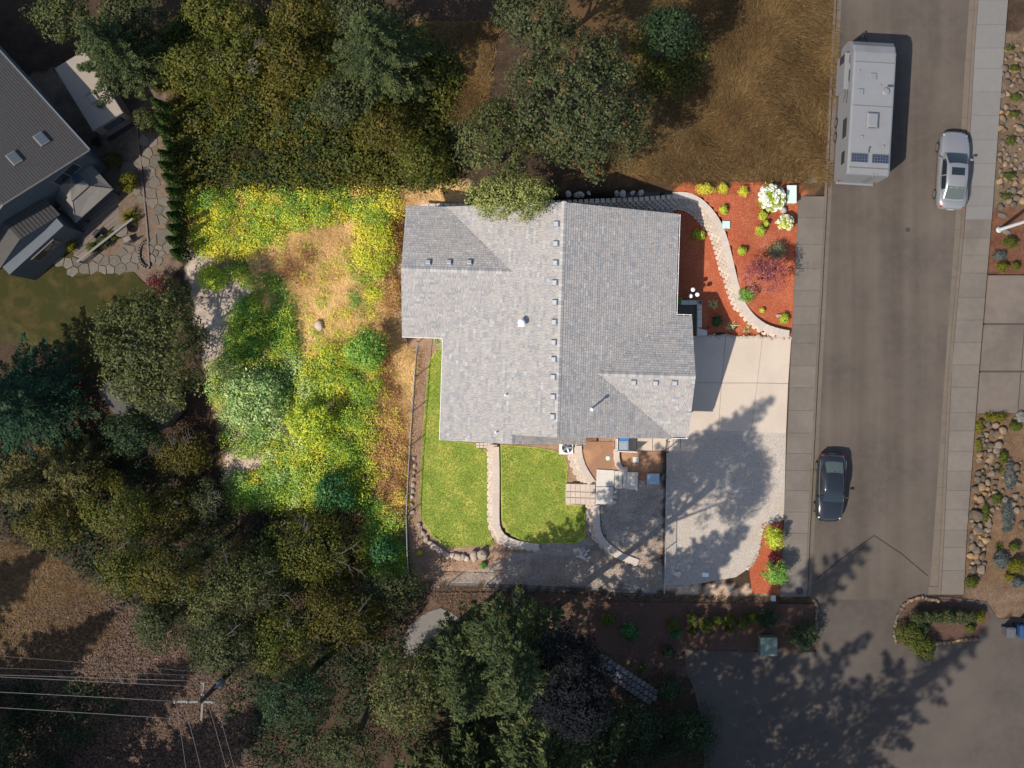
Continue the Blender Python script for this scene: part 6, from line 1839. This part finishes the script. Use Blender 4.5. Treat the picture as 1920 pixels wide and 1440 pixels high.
# fallen leaves in the yard
def litter(name, poly, n, mat, label, size=.07, avoid=()):
    P = to_ground(pts_in(poly, n, avoid)); P[:, 2] += .02
    o = place(name, leaf_mesh(name, P, size, np.clip(rng.normal(.5, .22, n), 0, 1), mat, up=2.5, asp=.6))
    return tag(o, label, 'leaf litter', None, 'stuff')
litter('leaf_litter', [(776, 1010), (900, 1060), (1110, 1035), (1240, 1010), (1238, 1104), (775, 1088)], 5000, 'litter_bright', 'fallen leaves over the bare lower yard', .06)
litter('leaf_litter', [(1120, 950), (1240, 905), (1238, 1100), (1130, 1060)], 1000, 'litter_bright', 'fallen leaves over the bare terrace', .05)
litter('leaf_litter', [(772, 650), (800, 650), (788, 960), (770, 960)], 1800, 'litter_bright', 'fallen leaves on the dirt strip beside the fence', .06)
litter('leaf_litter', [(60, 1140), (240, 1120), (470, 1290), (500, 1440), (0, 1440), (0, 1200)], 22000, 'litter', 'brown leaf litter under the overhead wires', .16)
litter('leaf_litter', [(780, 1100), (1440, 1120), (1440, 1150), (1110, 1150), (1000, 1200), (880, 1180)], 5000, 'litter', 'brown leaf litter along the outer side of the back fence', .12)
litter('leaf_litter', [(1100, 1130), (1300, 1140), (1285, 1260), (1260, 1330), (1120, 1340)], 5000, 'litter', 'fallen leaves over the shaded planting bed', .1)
straw('dry_grass', [(1060, -60), (1570, -60), (1552, 345), (1260, 340), (1130, 320), (1180, 250), (1200, 120)], 60000, .55, 'straw_dim', 'brown dry grass field above the front garden', wid=.04)
straw('dry_grass', [(780, 40), (940, 40), (900, 230), (790, 230)], 12000, .6, 'straw_dim', 'patch of brown dry grass between the trees', wid=.05)
straw('dry_grass', [(-40, 1010), (60, 1020), (170, 1080), (230, 1190), (120, 1250), (-40, 1270)], 9000, .25, 'straw_dim', 'mown brown field at the woodland edge', wid=.04)
# dim thicket upper left
thicket('brambles', [(300, 40), (640, 20), (790, 60), (860, 130), (850, 230), (860, 345), (740, 352), (345, 356), (330, 220)], 760, (.5, 1.1), (.5, 1.6), .19, 'leaf_olive', 'olive bramble thicket filling the slope above the lot', per=95)
thicket('brambles', [(335, 90), (640, 80), (860, 120), (850, 230), (860, 345), (740, 352), (345, 356), (330, 220)], 170, (.5, 1.0), (.7, 1.8), .19, 'leaf_ochre', 'ochre bramble patches within the olive thicket', per=90)
thicket('brambles', [(345, 200), (620, 190), (700, 340), (350, 352)], 60, (.5, 1.0), (.9, 1.9), .18, 'leaf_dark', 'dark green bramble shoots in the olive thicket', per=90)
thicket('dry_brambles', [(1180, 80), (1320, 60), (1310, 160), (1220, 190)], 50, (.5, 1.0), (.4, 1.0), .2, 'leaf_olive', 'dusky brambles between the oak and the dry field', per=60)
thicket('undergrowth', [(-40, 830), (180, 800), (440, 960), (600, 960), (690, 1090), (790, 1100), (760, 1200), (640, 1440), (480, 1440), (380, 1230), (240, 1120), (60, 1010), (-40, 1000)], 420, (.6, 1.2), (.5, 1.6), .2, 'leaf_dark', 'dark undergrowth beneath the woodland trees', per=80)
thicket('undergrowth', [(-40, 1290), (150, 1270), (240, 1330), (120, 1440), (-40, 1440)], 70, (.5, 1.0), (.4, 1.0), .17, 'leaf_dark', 'dark ivy patch below the overhead wires', per=80)
thicket('undergrowth', [(860, 1180), (1000, 1200), (1120, 1340), (1320, 1340), (1330, 1440), (700, 1440)], 150, (.6, 1.2), (.5, 1.4), .2, 'leaf_dark', 'dark undergrowth beneath the firs', per=80)
# lawn blades
def turf(poly, z, n, label):
    Q = pts_in(poly, n); X = np.stack([(Q[:, 0] - 960) / F * (H - z), -(Q[:, 1] - 720) / F * (H - z), np.full(n, z + .02)], 1)
    pn = np.sin(X[:, 0] * 2.1 + np.sin(X[:, 1] * 1.7)) * np.sin(X[:, 1] * 2.3) * .15
    o = place('grass', leaf_mesh('grass', X, .07, np.clip(.48 + pn + rng.normal(0, .2, n), 0, 1), 'grass_blade', up=.9, asp=.35)); tag(o, label, 'grass', None, 'stuff')
turf([(818, 657), (828, 653), (838, 658), (844, 828), (893, 834), (914, 850), (917, 1000), (924, 1020), (918, 1030), (870, 1030), (838, 1024), (811, 1004), (793, 977), (787, 945), (791, 830), (804, 682)], -1.6, 26000, 'mown bright grass of the larger lawn nearer the fence')
turf([(940, 836), (1000, 840), (1040, 847), (1057, 858), (1063, 872), (1058, 947), (1095, 950), (1096, 1004), (1076, 1017), (1010, 1018), (976, 1011), (952, 996), (942, 975)], -.9, 20000, 'mown bright grass of the lawn beside the steps')

# ------------------------------------------------------------------ trees
T = broad_tree
T('shade_tree', 288, 650, 112, 138, 8.5, 'rounded grey-green tree shading the garden sheds', 'leaf_edge', leaf=.19, dens=1.1)
T('shade_tree', 1085, 200, 150, 145, 9.0, 'broad oak with scattered red leaves above the house', 'leaf_oak_red', leaf=.19, dens=1.35, clump=.85)
T('shade_tree', 928, 268, 84, 84, 7.5, 'dusky olive tree just behind the roof', 'leaf_edge', leaf=.16, dens=1.4, clump=.7)
T('shade_tree', 957, 372, 94, 48, 8.8, 'bright green tree spreading over the roof edge near the ridge', 'leaf_roof_tree', leaf=.13, dens=1.7, clump=.5, flat=.6)  # split from one crown; leaf colour brightened to look sunlit
T('shade_tree', 372, 130, 78, 62, 5, 'ochre-tinged tree behind the arborvitae row', 'leaf_olive', leaf=.19)
T('shade_tree', 455, 115, 70, 60, 5.5, 'half-bare olive tree near the upper frame edge', 'leaf_olive', leaf=.19, bare=8, dens=.7)
T('shade_tree', 545, 110, 72, 60, 5, 'yellow-olive tree beside the half-bare one', 'leaf_ochre', leaf=.19)
T('shade_tree', 640, 190, 66, 60, 6, 'small green tree in the middle of the olive thicket', 'leaf_oak', leaf=.18)
T('shade_tree', 790, 300, 60, 60, 4, 'low olive tree just behind the roof corner', 'leaf_olive', leaf=.17)
T('shade_tree', 720, 240, 62, 58, 4.5, 'low ochre tree in the thicket below the fir', 'leaf_ochre', leaf=.17, dens=.8)
for x, y, rx, ry, h, m, lab in [(255, 25, 70, 50, 6, 'leaf_oak', 'green tree at the upper frame edge behind the cedar'), (410, 30, 80, 50, 5.5, 'leaf_olive', 'olive tree cut by the upper frame edge'), (560, 25, 70, 50, 5.5, 'leaf_ochre', 'ochre tree cut by the upper frame edge'), (690, 30, 70, 50, 6, 'leaf_oak', 'green tree at the upper frame edge beside the fir'), (1000, 40, 90, 60, 9, 'leaf_oak', 'broad green tree at the upper frame edge behind the oak'), (120, 40, 70, 50, 7, 'leaf_edge', 'grey-green tree at the upper frame edge above the camper')]:
    T('shade_tree', x, y, rx, ry, h, lab, m, leaf=.19)
T('shade_tree', 1250, 60, 70, 55, 6, 'dusky tree at the dry field corner', 'leaf_dark', leaf=.18)
conifer('fir_tree', (735, 165), 13, 3.4, 3.5, 'leaning grey-green fir above the olive thicket', 'needle_fir', dens=1.9, leaf=.22)
conifer('cedar_tree', (262, 165), 10, 3.4, 1.5, 'spreading green cedar overhanging the camper roof', 'needle_fir', dens=2.0, leaf=.22, xy=(W(196, 78, 3.0).x, W(196, 78, 3.0).y))
conifer('spruce_tree', (0, 0), 15, 4.6, 1.0, 'big blue-green spruce at the frame edge below the lawn', 'needle_teal', dens=2.0, leaf=.24, xy=(W(28, 752, 1.0).x, W(28, 752, 1.0).y), n_wh=22)
conifer('cypress_tree', (0, 0), 9, 3.2, .8, 'golden-tipped conifer below the blue-green spruce', 'needle_gold', dens=2.0, leaf=.22, xy=(W(60, 905, 0).x, W(60, 905, 0).y), n_wh=14)
conifer('cypress_tree', (0, 0), 7.5, 2.8, .6, 'smaller golden-tipped conifer beside the ochre trees', 'needle_gold', dens=2.0, leaf=.2, xy=(W(135, 880, 0).x, W(135, 880, 0).y), n_wh=12)
for (x, y, rx, ry, h, lab, mt, bare) in [
    (245, 815, 62, 50, 4.5, 'dark green tree below the garden sheds', 'leaf_dark', 0),
    (345, 850, 62, 58, 2.8, 'ochre half-bare tree at the slope corner', 'leaf_ochre', 9),
    (105, 985, 80, 52, 6, 'yellowish tree at the edge of the mown field', 'leaf_ochre', 0),
    (215, 955, 80, 66, 6, 'olive tree in the woodland left of the bramble slope', 'leaf_olive', 0),
    (310, 960, 70, 64, 4, 'tall ochre tree in the woodland middle', 'leaf_ochre', 3),
    (235, 1065, 66, 60, 7, 'orange-tinged tree above the leaf-littered clearing', 'leaf_olive', 4),
    (318, 1080, 70, 66, 8, 'golden olive tree beside the large grey oak', 'leaf_ochre', 0),
    (300, 1170, 56, 60, 7, 'dark green tree at the clearing edge', 'leaf_oak', 0),
    (388, 940, 50, 50, 2.8, 'green tree touching the lower slope corner', 'leaf_oak', 5),
    (440, 1105, 128, 120, 6.5, 'large grey-green oak with pale limbs', 'leaf_edge', 10),
    (430, 1210, 88, 62, 8, 'grey-green oak bough beside the utility pole', 'leaf_oak', 3),
    (590, 1035, 108, 86, 4.2, 'brownish olive tree below the bramble slope', 'leaf_olive', 6),
    (640, 1160, 92, 78, 6, 'golden olive tree with bare upper twigs', 'leaf_ochre', 8),
    (540, 1200, 80, 80, 7, 'dark olive tree in the lower woodland', 'leaf_olive', 2),
    (555, 1305, 88, 72, 9, 'deep green tree at the lower frame edge', 'leaf_dark', 0),
    (735, 1105, 66, 48, 3.5, 'green tree hugging the fence corner', 'leaf_oak', 0),
    (765, 1290, 86, 92, 11, 'grey-green tree beside the little pond', 'leaf_edge', 0),
    (1180, 1360, 70, 50, 4, 'dark shrubby tree below the paver path', 'leaf_dark', 0),
    (1300, 1370, 60, 40, 3, 'low dark tree at the edge of the shaded driveway', 'leaf_dark', 0),
    (660, 1400, 80, 60, 9, 'dark tree beneath the golden olive tree', 'leaf_oak', 0),
    (-30, 1400, 70, 60, 5, 'dark tree cut by the frame corner under the wires', 'leaf_dark', 0),
]:
    T('woodland_tree', x, y, rx, ry, h, lab, mt, leaf=.15, bare=bare, group='woodland trees')
conifer('fir_tree', (968, 1110), 24, 3.0, 10.5, 'tall fir with a bare trunk standing just outside the back fence', 'needle_fir', dens=1.8, leaf=.23, trunk='bark_pale')
conifer('fir_tree', (893, 1178), 18, 3.4, 4.5, 'green fir beside the tall bare-trunked fir', 'needle_fir', dens=1.8, leaf=.23)
T('plum_tree', 1062, 1268, 96, 125, 18, 'dark purple-grey tree in the shade of the firs', 'leaf_plum_shaded', leaf=.16, dens=1.7)
# tall firs just below the frame that shade the street and the drive
for k, (x, y, h, r, lab) in enumerate([(1040, 1475, 28, 6.4, 'tallest fir below the frame shading the street'), (1232, 1655, 29, 6.2, 'tall fir far below the frame shading the driveway'), (880, 1420, 24, 4.6, 'tall fir below the frame beside the plum tree'),
                                       (1100, 1600, 25, 4.8, 'tall fir below the frame behind the shaded driveway'), (780, 1500, 22, 4.4, 'tall fir below the frame behind the pond'), (960, 1640, 27, 4.6, 'rear fir of the grove below the frame')]):
    conifer('fir_tree', (0, 0), h, r * 1.12, 4.0, lab, 'needle_fir', dens=1.25, leaf=.36, n_wh=int((h - 4) / .95), arms=4, xy=((x - 960) / 30, (720 - y) / 30))
for k, (x, y, h, lab) in enumerate([(-230, 1480, 19, 'tall fir outside the frame above the overhead wires'), (-60, 1570, 20, 'tall fir outside the frame shading the wires'), (110, 1640, 20, 'tall fir outside the frame below the utility pole'), (-330, 1330, 17, 'fir outside the frame beside the mown field')]):
    conifer('fir_tree', (0, 0), h, 4.4, 3.0, lab, 'needle_fir', dens=.7, leaf=.4, xy=((x - 960) / 30, (720 - y) / 30))
conifer('fir_tree', (0, 0), 19, 3.8, 7.0, 'fir added behind the purple-grey tree to shade the gravel drive', 'needle_fir', dens=.9, leaf=.34, xy=((1010 - 960) / 30, (720 - 1290) / 30))  # added so that its crown widens the shade on the gravel
# trees inside the lot
T('shrub_tree', 480, 745, 66, 62, 2.6, 'pale grey-green small tree in the lower slope brambles', 'leaf_pale', leaf=.17, clump=.6, dens=1.2)
T('shrub_tree', 630, 920, 50, 44, 2.6, 'deep teal small tree at the bottom of the slope', 'leaf_teal', leaf=.17, clump=.6)
T('shrub_tree', 690, 655, 46, 50, 2.6, 'fresh green bush where the slope meets the straw', 'leaf_green', leaf=.15, clump=.5)
T('shrub_tree', 718, 1035, 34, 38, 2.2, 'dark green small tree in the corner beside the fence bend', 'leaf_teal', leaf=.15, clump=.5)
T('shrub_tree', 585, 790, 52, 50, 2.6, 'bright lime bush in the middle of the lower slope', 'leaf_lime', leaf=.15, clump=.5)
bush('shrub', 398, 521, 33, 1.3, 'golden yellow-green bush beside the gravel clearing', 'leaf_lime', leaf=.13, ry_px=28)

# arborvitae row
ORD = ['first', 'second', 'third', 'fourth', 'fifth', 'sixth', 'seventh', 'eighth', 'ninth', 'tenth', 'eleventh', 'twelfth', 'thirteenth']
for i, (x, y) in enumerate([(286, 187), (295, 215), (295, 237), (309, 266), (301, 285), (301, 306), (309, 330), (314, 355), (316, 380), (314, 400), (316, 424), (315, 447), (320, 470)]):
    zt = -3.7 + 3.4
    t = W(x, y, zt); g = float(hgt(t.x, t.y)); h = random.uniform(3.1, 3.6)
    e = empty('arborvitae', (t.x, t.y, g), 0, ('narrow arborvitae at the camper end of the row' if i == 0 else 'narrow arborvitae at the far end of the row by the gravel clearing' if i == 12 else ORD[i] + ' narrow arborvitae of the row counted from the camper'), 'arborvitae', 'arborvitae row')
    n = 1500; z = rng.random(n) ** .8 * h
    r = .52 * np.clip((1 - z / h), 0, 1) ** .7 * (.55 + .45 * np.clip(z / .5, 0, 1)) * rng.uniform(.55, 1.08, n) + .02
    a = rng.uniform(0, 6.28, n)
    P = np.stack([np.cos(a) * r, np.sin(a) * r, z + .05], 1)
    place('foliage', leaf_mesh('foliage', P, .15, np.clip(.3 + .3 * z / h + rng.normal(0, .2, n), 0, 1), 'needle_thuja', up=.1, asp=.5, T=np.stack([np.cos(a) * .4, np.sin(a) * .4, np.ones(n)], 1)), e)
    MB().tube([(0, 0, -.1), (0, 0, h * .8)], [.06, .015], 6).build('trunk', 'bark', e)

# ------------------------------------------------------------------ front garden plants
bush('heather', 1324, 354, 21, .5, 'wide golden heather mound along the upper mulch edge', 'leaf_yellow', leaf=.07, ry_px=10)
bush('heather', 1356, 354, 10, .4, 'small round golden heather beside the wide mound', 'leaf_yellow', leaf=.07)
bush('heather', 1394, 359, 10, .45, 'round golden heather standing alone at the upper mulch edge', 'leaf_yellow', leaf=.07)
bush('hydrangea', 1447, 371, 25, 1.1, 'large hydrangea covered in white flower heads', 'leaf_lime', leaf=.11, flowers=('petal_white', 46, .125))
bush('hydrangea', 1473, 418, 15, .8, 'smaller hydrangea with cream flower heads by the sidewalk', 'leaf_lime', leaf=.09, flowers=('petal_cream', 32, .085))
for x, y, r, h, m, lab in [(1357, 393, 9, .45, 'leaf_lime', 'small olive shrub above the bend of the curved wall'), (1430, 404, 9, .4, 'leaf_lime', 'small lime shrub just below the white hydrangea'), (1437, 418, 6, .35, 'leaf_lime', 'tiny lime shrub between two larger shrubs below the hydrangea'),
                           (1426, 432, 10, .45, 'leaf_lime', 'round olive shrub below the tiny lime one'), (1391, 469, 9, .45, 'leaf_lime', 'round lime shrub beside the curved wall cap'), (1312, 441, 12, .5, 'leaf_lime', 'spiky olive shrub in the mulch below the curved wall'),
                           (1401, 553, 16, .6, 'leaf_green', 'dark green low conifer under the maple'), (1429, 582, 5, .25, 'leaf_yellow', 'tiny yellow plant in the lower mulch corner'), (1470, 597, 10, .45, 'leaf_lime', 'low yellow-green shrub near the end of the curved wall'),
                           (1458, 470, 18, .7, 'leaf_sage', 'grey sage shrub above the red maple'), (1344, 602, 11, .5, 'leaf_teal', 'dark teal shrub beside the entry wall'), (1272, 565, 7, .45, 'leaf_green', 'small round bush at the house wall by the entry')]:
    bush('shrub', x, y, r, h, lab, m, leaf=.075)
T('japanese_maple', 1434, 518, 50, 46, 2.5, 'dusty red Japanese maple in the front garden mulch', 'leaf_maple', leaf=.1, clump=.38, dens=.75, trunk='bark', flat=.5)
for k, (x, y, s, lab) in enumerate([(1337, 571, .52, 'pale yellow yucca beside the entry wall corner'), (1369, 613, .55, 'large pale yellow yucca near the driveway edge'), (1400, 617, .38, 'small pale yucca close to the curved wall foot')]):
    g = G(x, y); e = empty('yucca', g, 0, lab, 'yucca')
    place('leaf_rosette', blades('leaf_rosette', 46, s, s * .75, .06, 'leaf_yucca'), e)
    MB().lathe([(.05, -.03), (.06, .06), (0, .1)], 8).build('crown_base', 'bark', e)
bush('shrub', 1452, 1008, 19, 1.6, 'lime green airy shrub at the tip of the mulch patch', 'leaf_lime', leaf=.1, ry_px=23)
bush('shrub', 1452, 1047, 12, 1.0, 'dark red shrub between two green shrubs by the sidewalk', 'leaf_maple_dark', leaf=.09)
bush('shrub', 1455, 1075, 25, 2.0, 'larger bright green shrub overhanging the sidewalk end', 'leaf_green', leaf=.11, ry_px=25)
bush('shrub', 787, 1037, 5, .4, 'tiny lime weed inside the fence corner', 'leaf_lime', leaf=.06)
bush('shrub', 905, 1060, 7, .3, 'small green weed on the bare lower yard', 'leaf_green', leaf=.06)

# ------------------------------------------------------------------ islands of planting by the private drive
isl = [(1262, 1172, 11, .9, 'leaf_plant_dim'), (1300, 1163, 12, 1.1, 'leaf_plant_dim'), (1325, 1172, 13, 1.1, 'leaf_plant_dim'), (1345, 1165, 12, 1.0, 'leaf_plant_dim'), (1370, 1163, 12, 1.1, 'leaf_plant_dim'), (1393, 1168, 12, 1.1, 'leaf_plant_dim'), (1410, 1160, 11, 1.0, 'leaf_plant_dim')]
for i, (x, y, r, h, m) in enumerate(isl): bush('shrub', x, y, r, h, ORD[i] + ' olive clipped shrub of the long island row counted from the paver path', m, leaf=.1, group='shrub row of the long island')
for x, y, r, h, m, lab in [(1440, 1160, 22, 1.3, 'leaf_dark', 'dark green rounded shrub at the end of the clipped row'), (1505, 1190, 31, 1.7, 'leaf_dark', 'big dark rhododendron beside the private drive entrance'), (1182, 1186, 18, .8, 'leaf_teal', 'blue-green low juniper in deep shade'), (1268, 1188, 10, .7, 'leaf_teal', 'small blue-green shrub below the clipped row start'),
                           (1299, 1185, 8, .6, 'leaf_plant_dim', 'tiny lime shrub below the clipped row'), (1252, 1222, 13, .9, 'leaf_dark', 'dark shrub at the shaded driveway corner'), (1253, 1295, 24, 1.8, 'leaf_dark', 'tall dark green shrub at the end of the paver path'), (1368, 1181, 7, .5, 'leaf_plant_dim', 'tiny green plant in front of the clipped row'),
                           (1140, 1160, 14, .7, 'leaf_plant_dim', 'lone green plant at the start of the shaded bed'), (1203, 1252, 6, .4, 'leaf_plant_dim', 'small fern beside the paver path'),
                           (1712, 1192, 28, 1.5, 'leaf_plant_dim', 'sprawling olive rhododendron at the rounded island end'), (1735, 1215, 22, 1.2, 'leaf_plant_dim', 'lower arm of the olive rhododendron over the drive'), (1727, 1176, 16, 1.0, 'leaf_dark', 'dark low shrub in the middle of the small island'),
                           (1820, 1178, 9, .6, 'leaf_plant_dim', 'small yellow-green plant at the pointed island end'), (1835, 1158, 13, .9, 'leaf_gold_dim', 'golden shrub closing the small island hedge')]:
    bush('shrub', x, y, r, h, lab, m, leaf=.11)
for i, x in enumerate((1718, 1738, 1757, 1777, 1797, 1815)):
    bush('hedge_shrub', x, 1156 + random.uniform(-2, 2), 14, 1.2, ORD[i] + ' dense green shrub of the small island hedge counted from its rounded end', 'leaf_oak', leaf=.1, group='hedge of the small island', cat='hedge')

# ------------------------------------------------------------------ rock gardens across the street
def in_px(poly, n, mind):
    out = []
    for q in pts_in(poly, n * 30):
        if all((q[0] - o[0]) ** 2 + (q[1] - o[1]) ** 2 > mind ** 2 for o in out): out.append(q)
        if len(out) >= n: break
    return out
RG1 = [(1880, 85), (1935, 85), (1935, 388), (1868, 388), (1872, 300)]
for x, y in in_px(RG1, 110, 8.5): rock(x, y, random.uniform(.13, .3), 'tan cobble in the rock slope above the street light', 'rocks of the upper rock garden', ROCKS_D, 'garden_rock', flat=.6)
RG2 = [(1838, 790), (1880, 800), (1868, 900), (1876, 940), (1850, 1010), (1845, 1080), (1815, 1070), (1822, 960), (1832, 880)]
for x, y in in_px(RG2, 80, 9.5): rock(x, y, random.uniform(.14, .34), 'rounded tan rock in the sloping garden beside the far sidewalk', 'rocks of the lower rock garden', ROCKS_D, 'garden_rock', flat=.6)
for x, y in in_px([(1880, 880), (1935, 850), (1935, 1000), (1900, 1010), (1875, 960)], 26, 11): rock(x, y, random.uniform(.12, .28), 'tan rock scattered among the far garden plants', 'rocks scattered in the far garden', ROCKS_D, 'garden_rock', flat=.6)
for x, y, r, lab in [(1829, 966, .46, 'large ochre boulder beside the far sidewalk'), (1830, 992, .44, 'second ochre boulder just below the largest one'), (1867, 815, .36, 'ochre boulder at the top of the lower rock garden'), (1822, 1068, .36, 'ochre boulder at the bottom of the lower rock garden')]:
    rock(x, y, r, lab, pool=[rock_mesh(77, 'rock_dim')], flat=.6)
for i, (x, y, r, m) in enumerate([(1893, 90, 9, 'p'), (1900, 128, 10, 'p'), (1905, 182, 11, 'p'), (1903, 215, 10, 'p'), (1895, 263, 12, 'p'), (1892, 329, 11, 'p'), (1887, 368, 10, 'p')]):
    bush('garden_plant', x, y, r, .45, 'green tuft planted among the upper rock slope', 'leaf_plant_dim', leaf=.09, group='tufts in the upper rock garden', ry_px=r * .55, cat='plant')
for x, y, r, ry, h, m, lab in [(1894, 455, 14, 11, .5, 'leaf_plant_dim', 'olive plant below the street light base'), (1880, 500, 12, 9, .5, 'leaf_gold_dim', 'golden shrub at the lower end of the mulch bed'), (1905, 498, 9, 8, .4, 'leaf_plant_dim', 'small olive plant beside the golden shrub'), (1875, 480, 14, 11, .3, 'leaf_lavender', 'grey groundcover in the mulch bed'),
                              (1866, 782, 26, 8, .4, 'leaf_gold_dim', 'golden groundcover edging the far driveway'), (1837, 800, 7, 14, .3, 'leaf_gold_dim', 'golden groundcover strip at the far sidewalk corner'), (1905, 800, 12, 10, .5, 'leaf_plant_dim', 'dark green spiky plant by the white alyssum'), (1836, 835, 5, 14, .3, 'leaf_gold_dim', 'thin golden groundcover along the far sidewalk'),
                              (1881, 858, 8, 14, .35, 'leaf_plant_dim', 'bright green mound in the middle of the rock garden'), (1869, 935, 9, 12, .35, 'leaf_plant_dim', 'green mound among the lower tan rocks'), (1848, 960, 6, 20, .3, 'leaf_plant_dim', 'strip of green tufts beside the ochre boulders'), (1905, 1060, 16, 16, .8, 'leaf_gold_dim', 'vivid golden shrub at the frame edge'),
                              (1893, 1082, 11, 6, .4, 'leaf_gold_dim', 'small golden shrub beside the lavender'), (1878, 1050, 16, 18, .5, 'leaf_lavender', 'grey-green lavender clump in the lower garden'), (1908, 1092, 12, 12, .5, 'leaf_lavender', 'second grey lavender clump at the frame edge'), (1903, 1025, 10, 8, .5, 'leaf_plant_dim', 'green shrub above the vivid golden shrub'),
                              (1822, 1092, 14, 10, .5, 'leaf_plant_dim', 'flowering green cushion at the lower end of the far sidewalk'), (1890, 965, 14, 34, .12, 'leaf_lavender', 'low grey-green carpet plant between the rocks'), (1895, 890, 12, 30, .12, 'leaf_lavender', 'upper grey-green carpet plant between the rocks')]:
    bush('garden_plant', x, y, r, h, lab, m, leaf=.09, ry_px=ry, cat='plant')
bush('alyssum', 1915, 785, 13, .35, 'white flowering cushion beside the far driveway', 'petal_dim', leaf=.08, cat='plant')
for x, y, s, lab in [(1871, 880, .5, 'spiky green grass clump in the rock garden'), (1872, 1025, .5, 'spiky green grass clump above the lavender'), (1841, 888, .3, 'small spiky grass near the far sidewalk')]:
    g = G(x, y); e = empty('grass_clump', g, 0, lab, 'grass clump')
    place('leaf_rosette', blades('leaf_rosette', 60, s, s * .7, .035, 'leaf_plant_dim'), e)
    MB().lathe([(.05, -.03), (.05, .05), (0, .08)], 8).build('crown_base', 'bark', e)

# ------------------------------------------------------------------ neighbour's garden plants
for x, y, r, h, m, lab, ry in [(210, 300, 18, 1.3, 'leaf_ochre', 'orange-tinged shrub at the corner of the neighbouring house', 18), (241, 340, 18, 1.4, 'leaf_gold_dim', 'round golden-green shrub beside the gazebo', 20), (272, 225, 24, 2.0, 'leaf_edge', 'airy grey-green shrub behind the camper', 26), (300, 160, 16, 1.0, 'leaf_ochre', 'small rust shrub near the camper shade', 14),
                               (132, 458, 12, 1.0, 'leaf_gold_dim', 'clipped oval shrub on the flagstone edge', 18), (175, 465, 14, .8, 'leaf_plant_dim', 'olive shrub in the bed below the deck rail', 12), (195, 452, 16, .8, 'leaf_oak', 'mid green shrub in the bed below the deck rail', 14), (213, 440, 12, .7, 'leaf_plant_dim', 'flowering shrub at the end of the deck rail bed', 12),
                               (22, 460, 20, .9, 'leaf_plant_dim', 'green shrub below the bay window', 16), (2, 475, 10, .9, 'leaf_gold_dim', 'golden shrub at the frame edge below the bay', 12), (70, 445, 12, .5, 'leaf_ochre', 'dry flower clump below the bay window', 10), (300, 535, 30, 1.6, 'leaf_maple_dark', 'dark red-brown smoke bush above the shade tree', 26), (180, 265, 9, .7, 'leaf_dark', 'dark shrub squeezed behind the camper corner', 9), (348, 545, 12, 1.2, 'leaf_dark', 'dark shrub at the edge of the gravel clearing', 14)]:
    bush('shrub', x, y, r, h, lab, m, leaf=.1, ry_px=ry)
g = G(247, 408); e = empty('grass_clump', g, 0, 'fountain grass clump beside the deck corner', 'grass clump')
place('leaf_rosette', blades('leaf_rosette', 240, .95, .8, .03, 'leaf_gold_dim', curve=.5), e)
MB().lathe([(.1, -.03), (.1, .08), (0, .12)], 8).build('crown_base', 'bark', e)
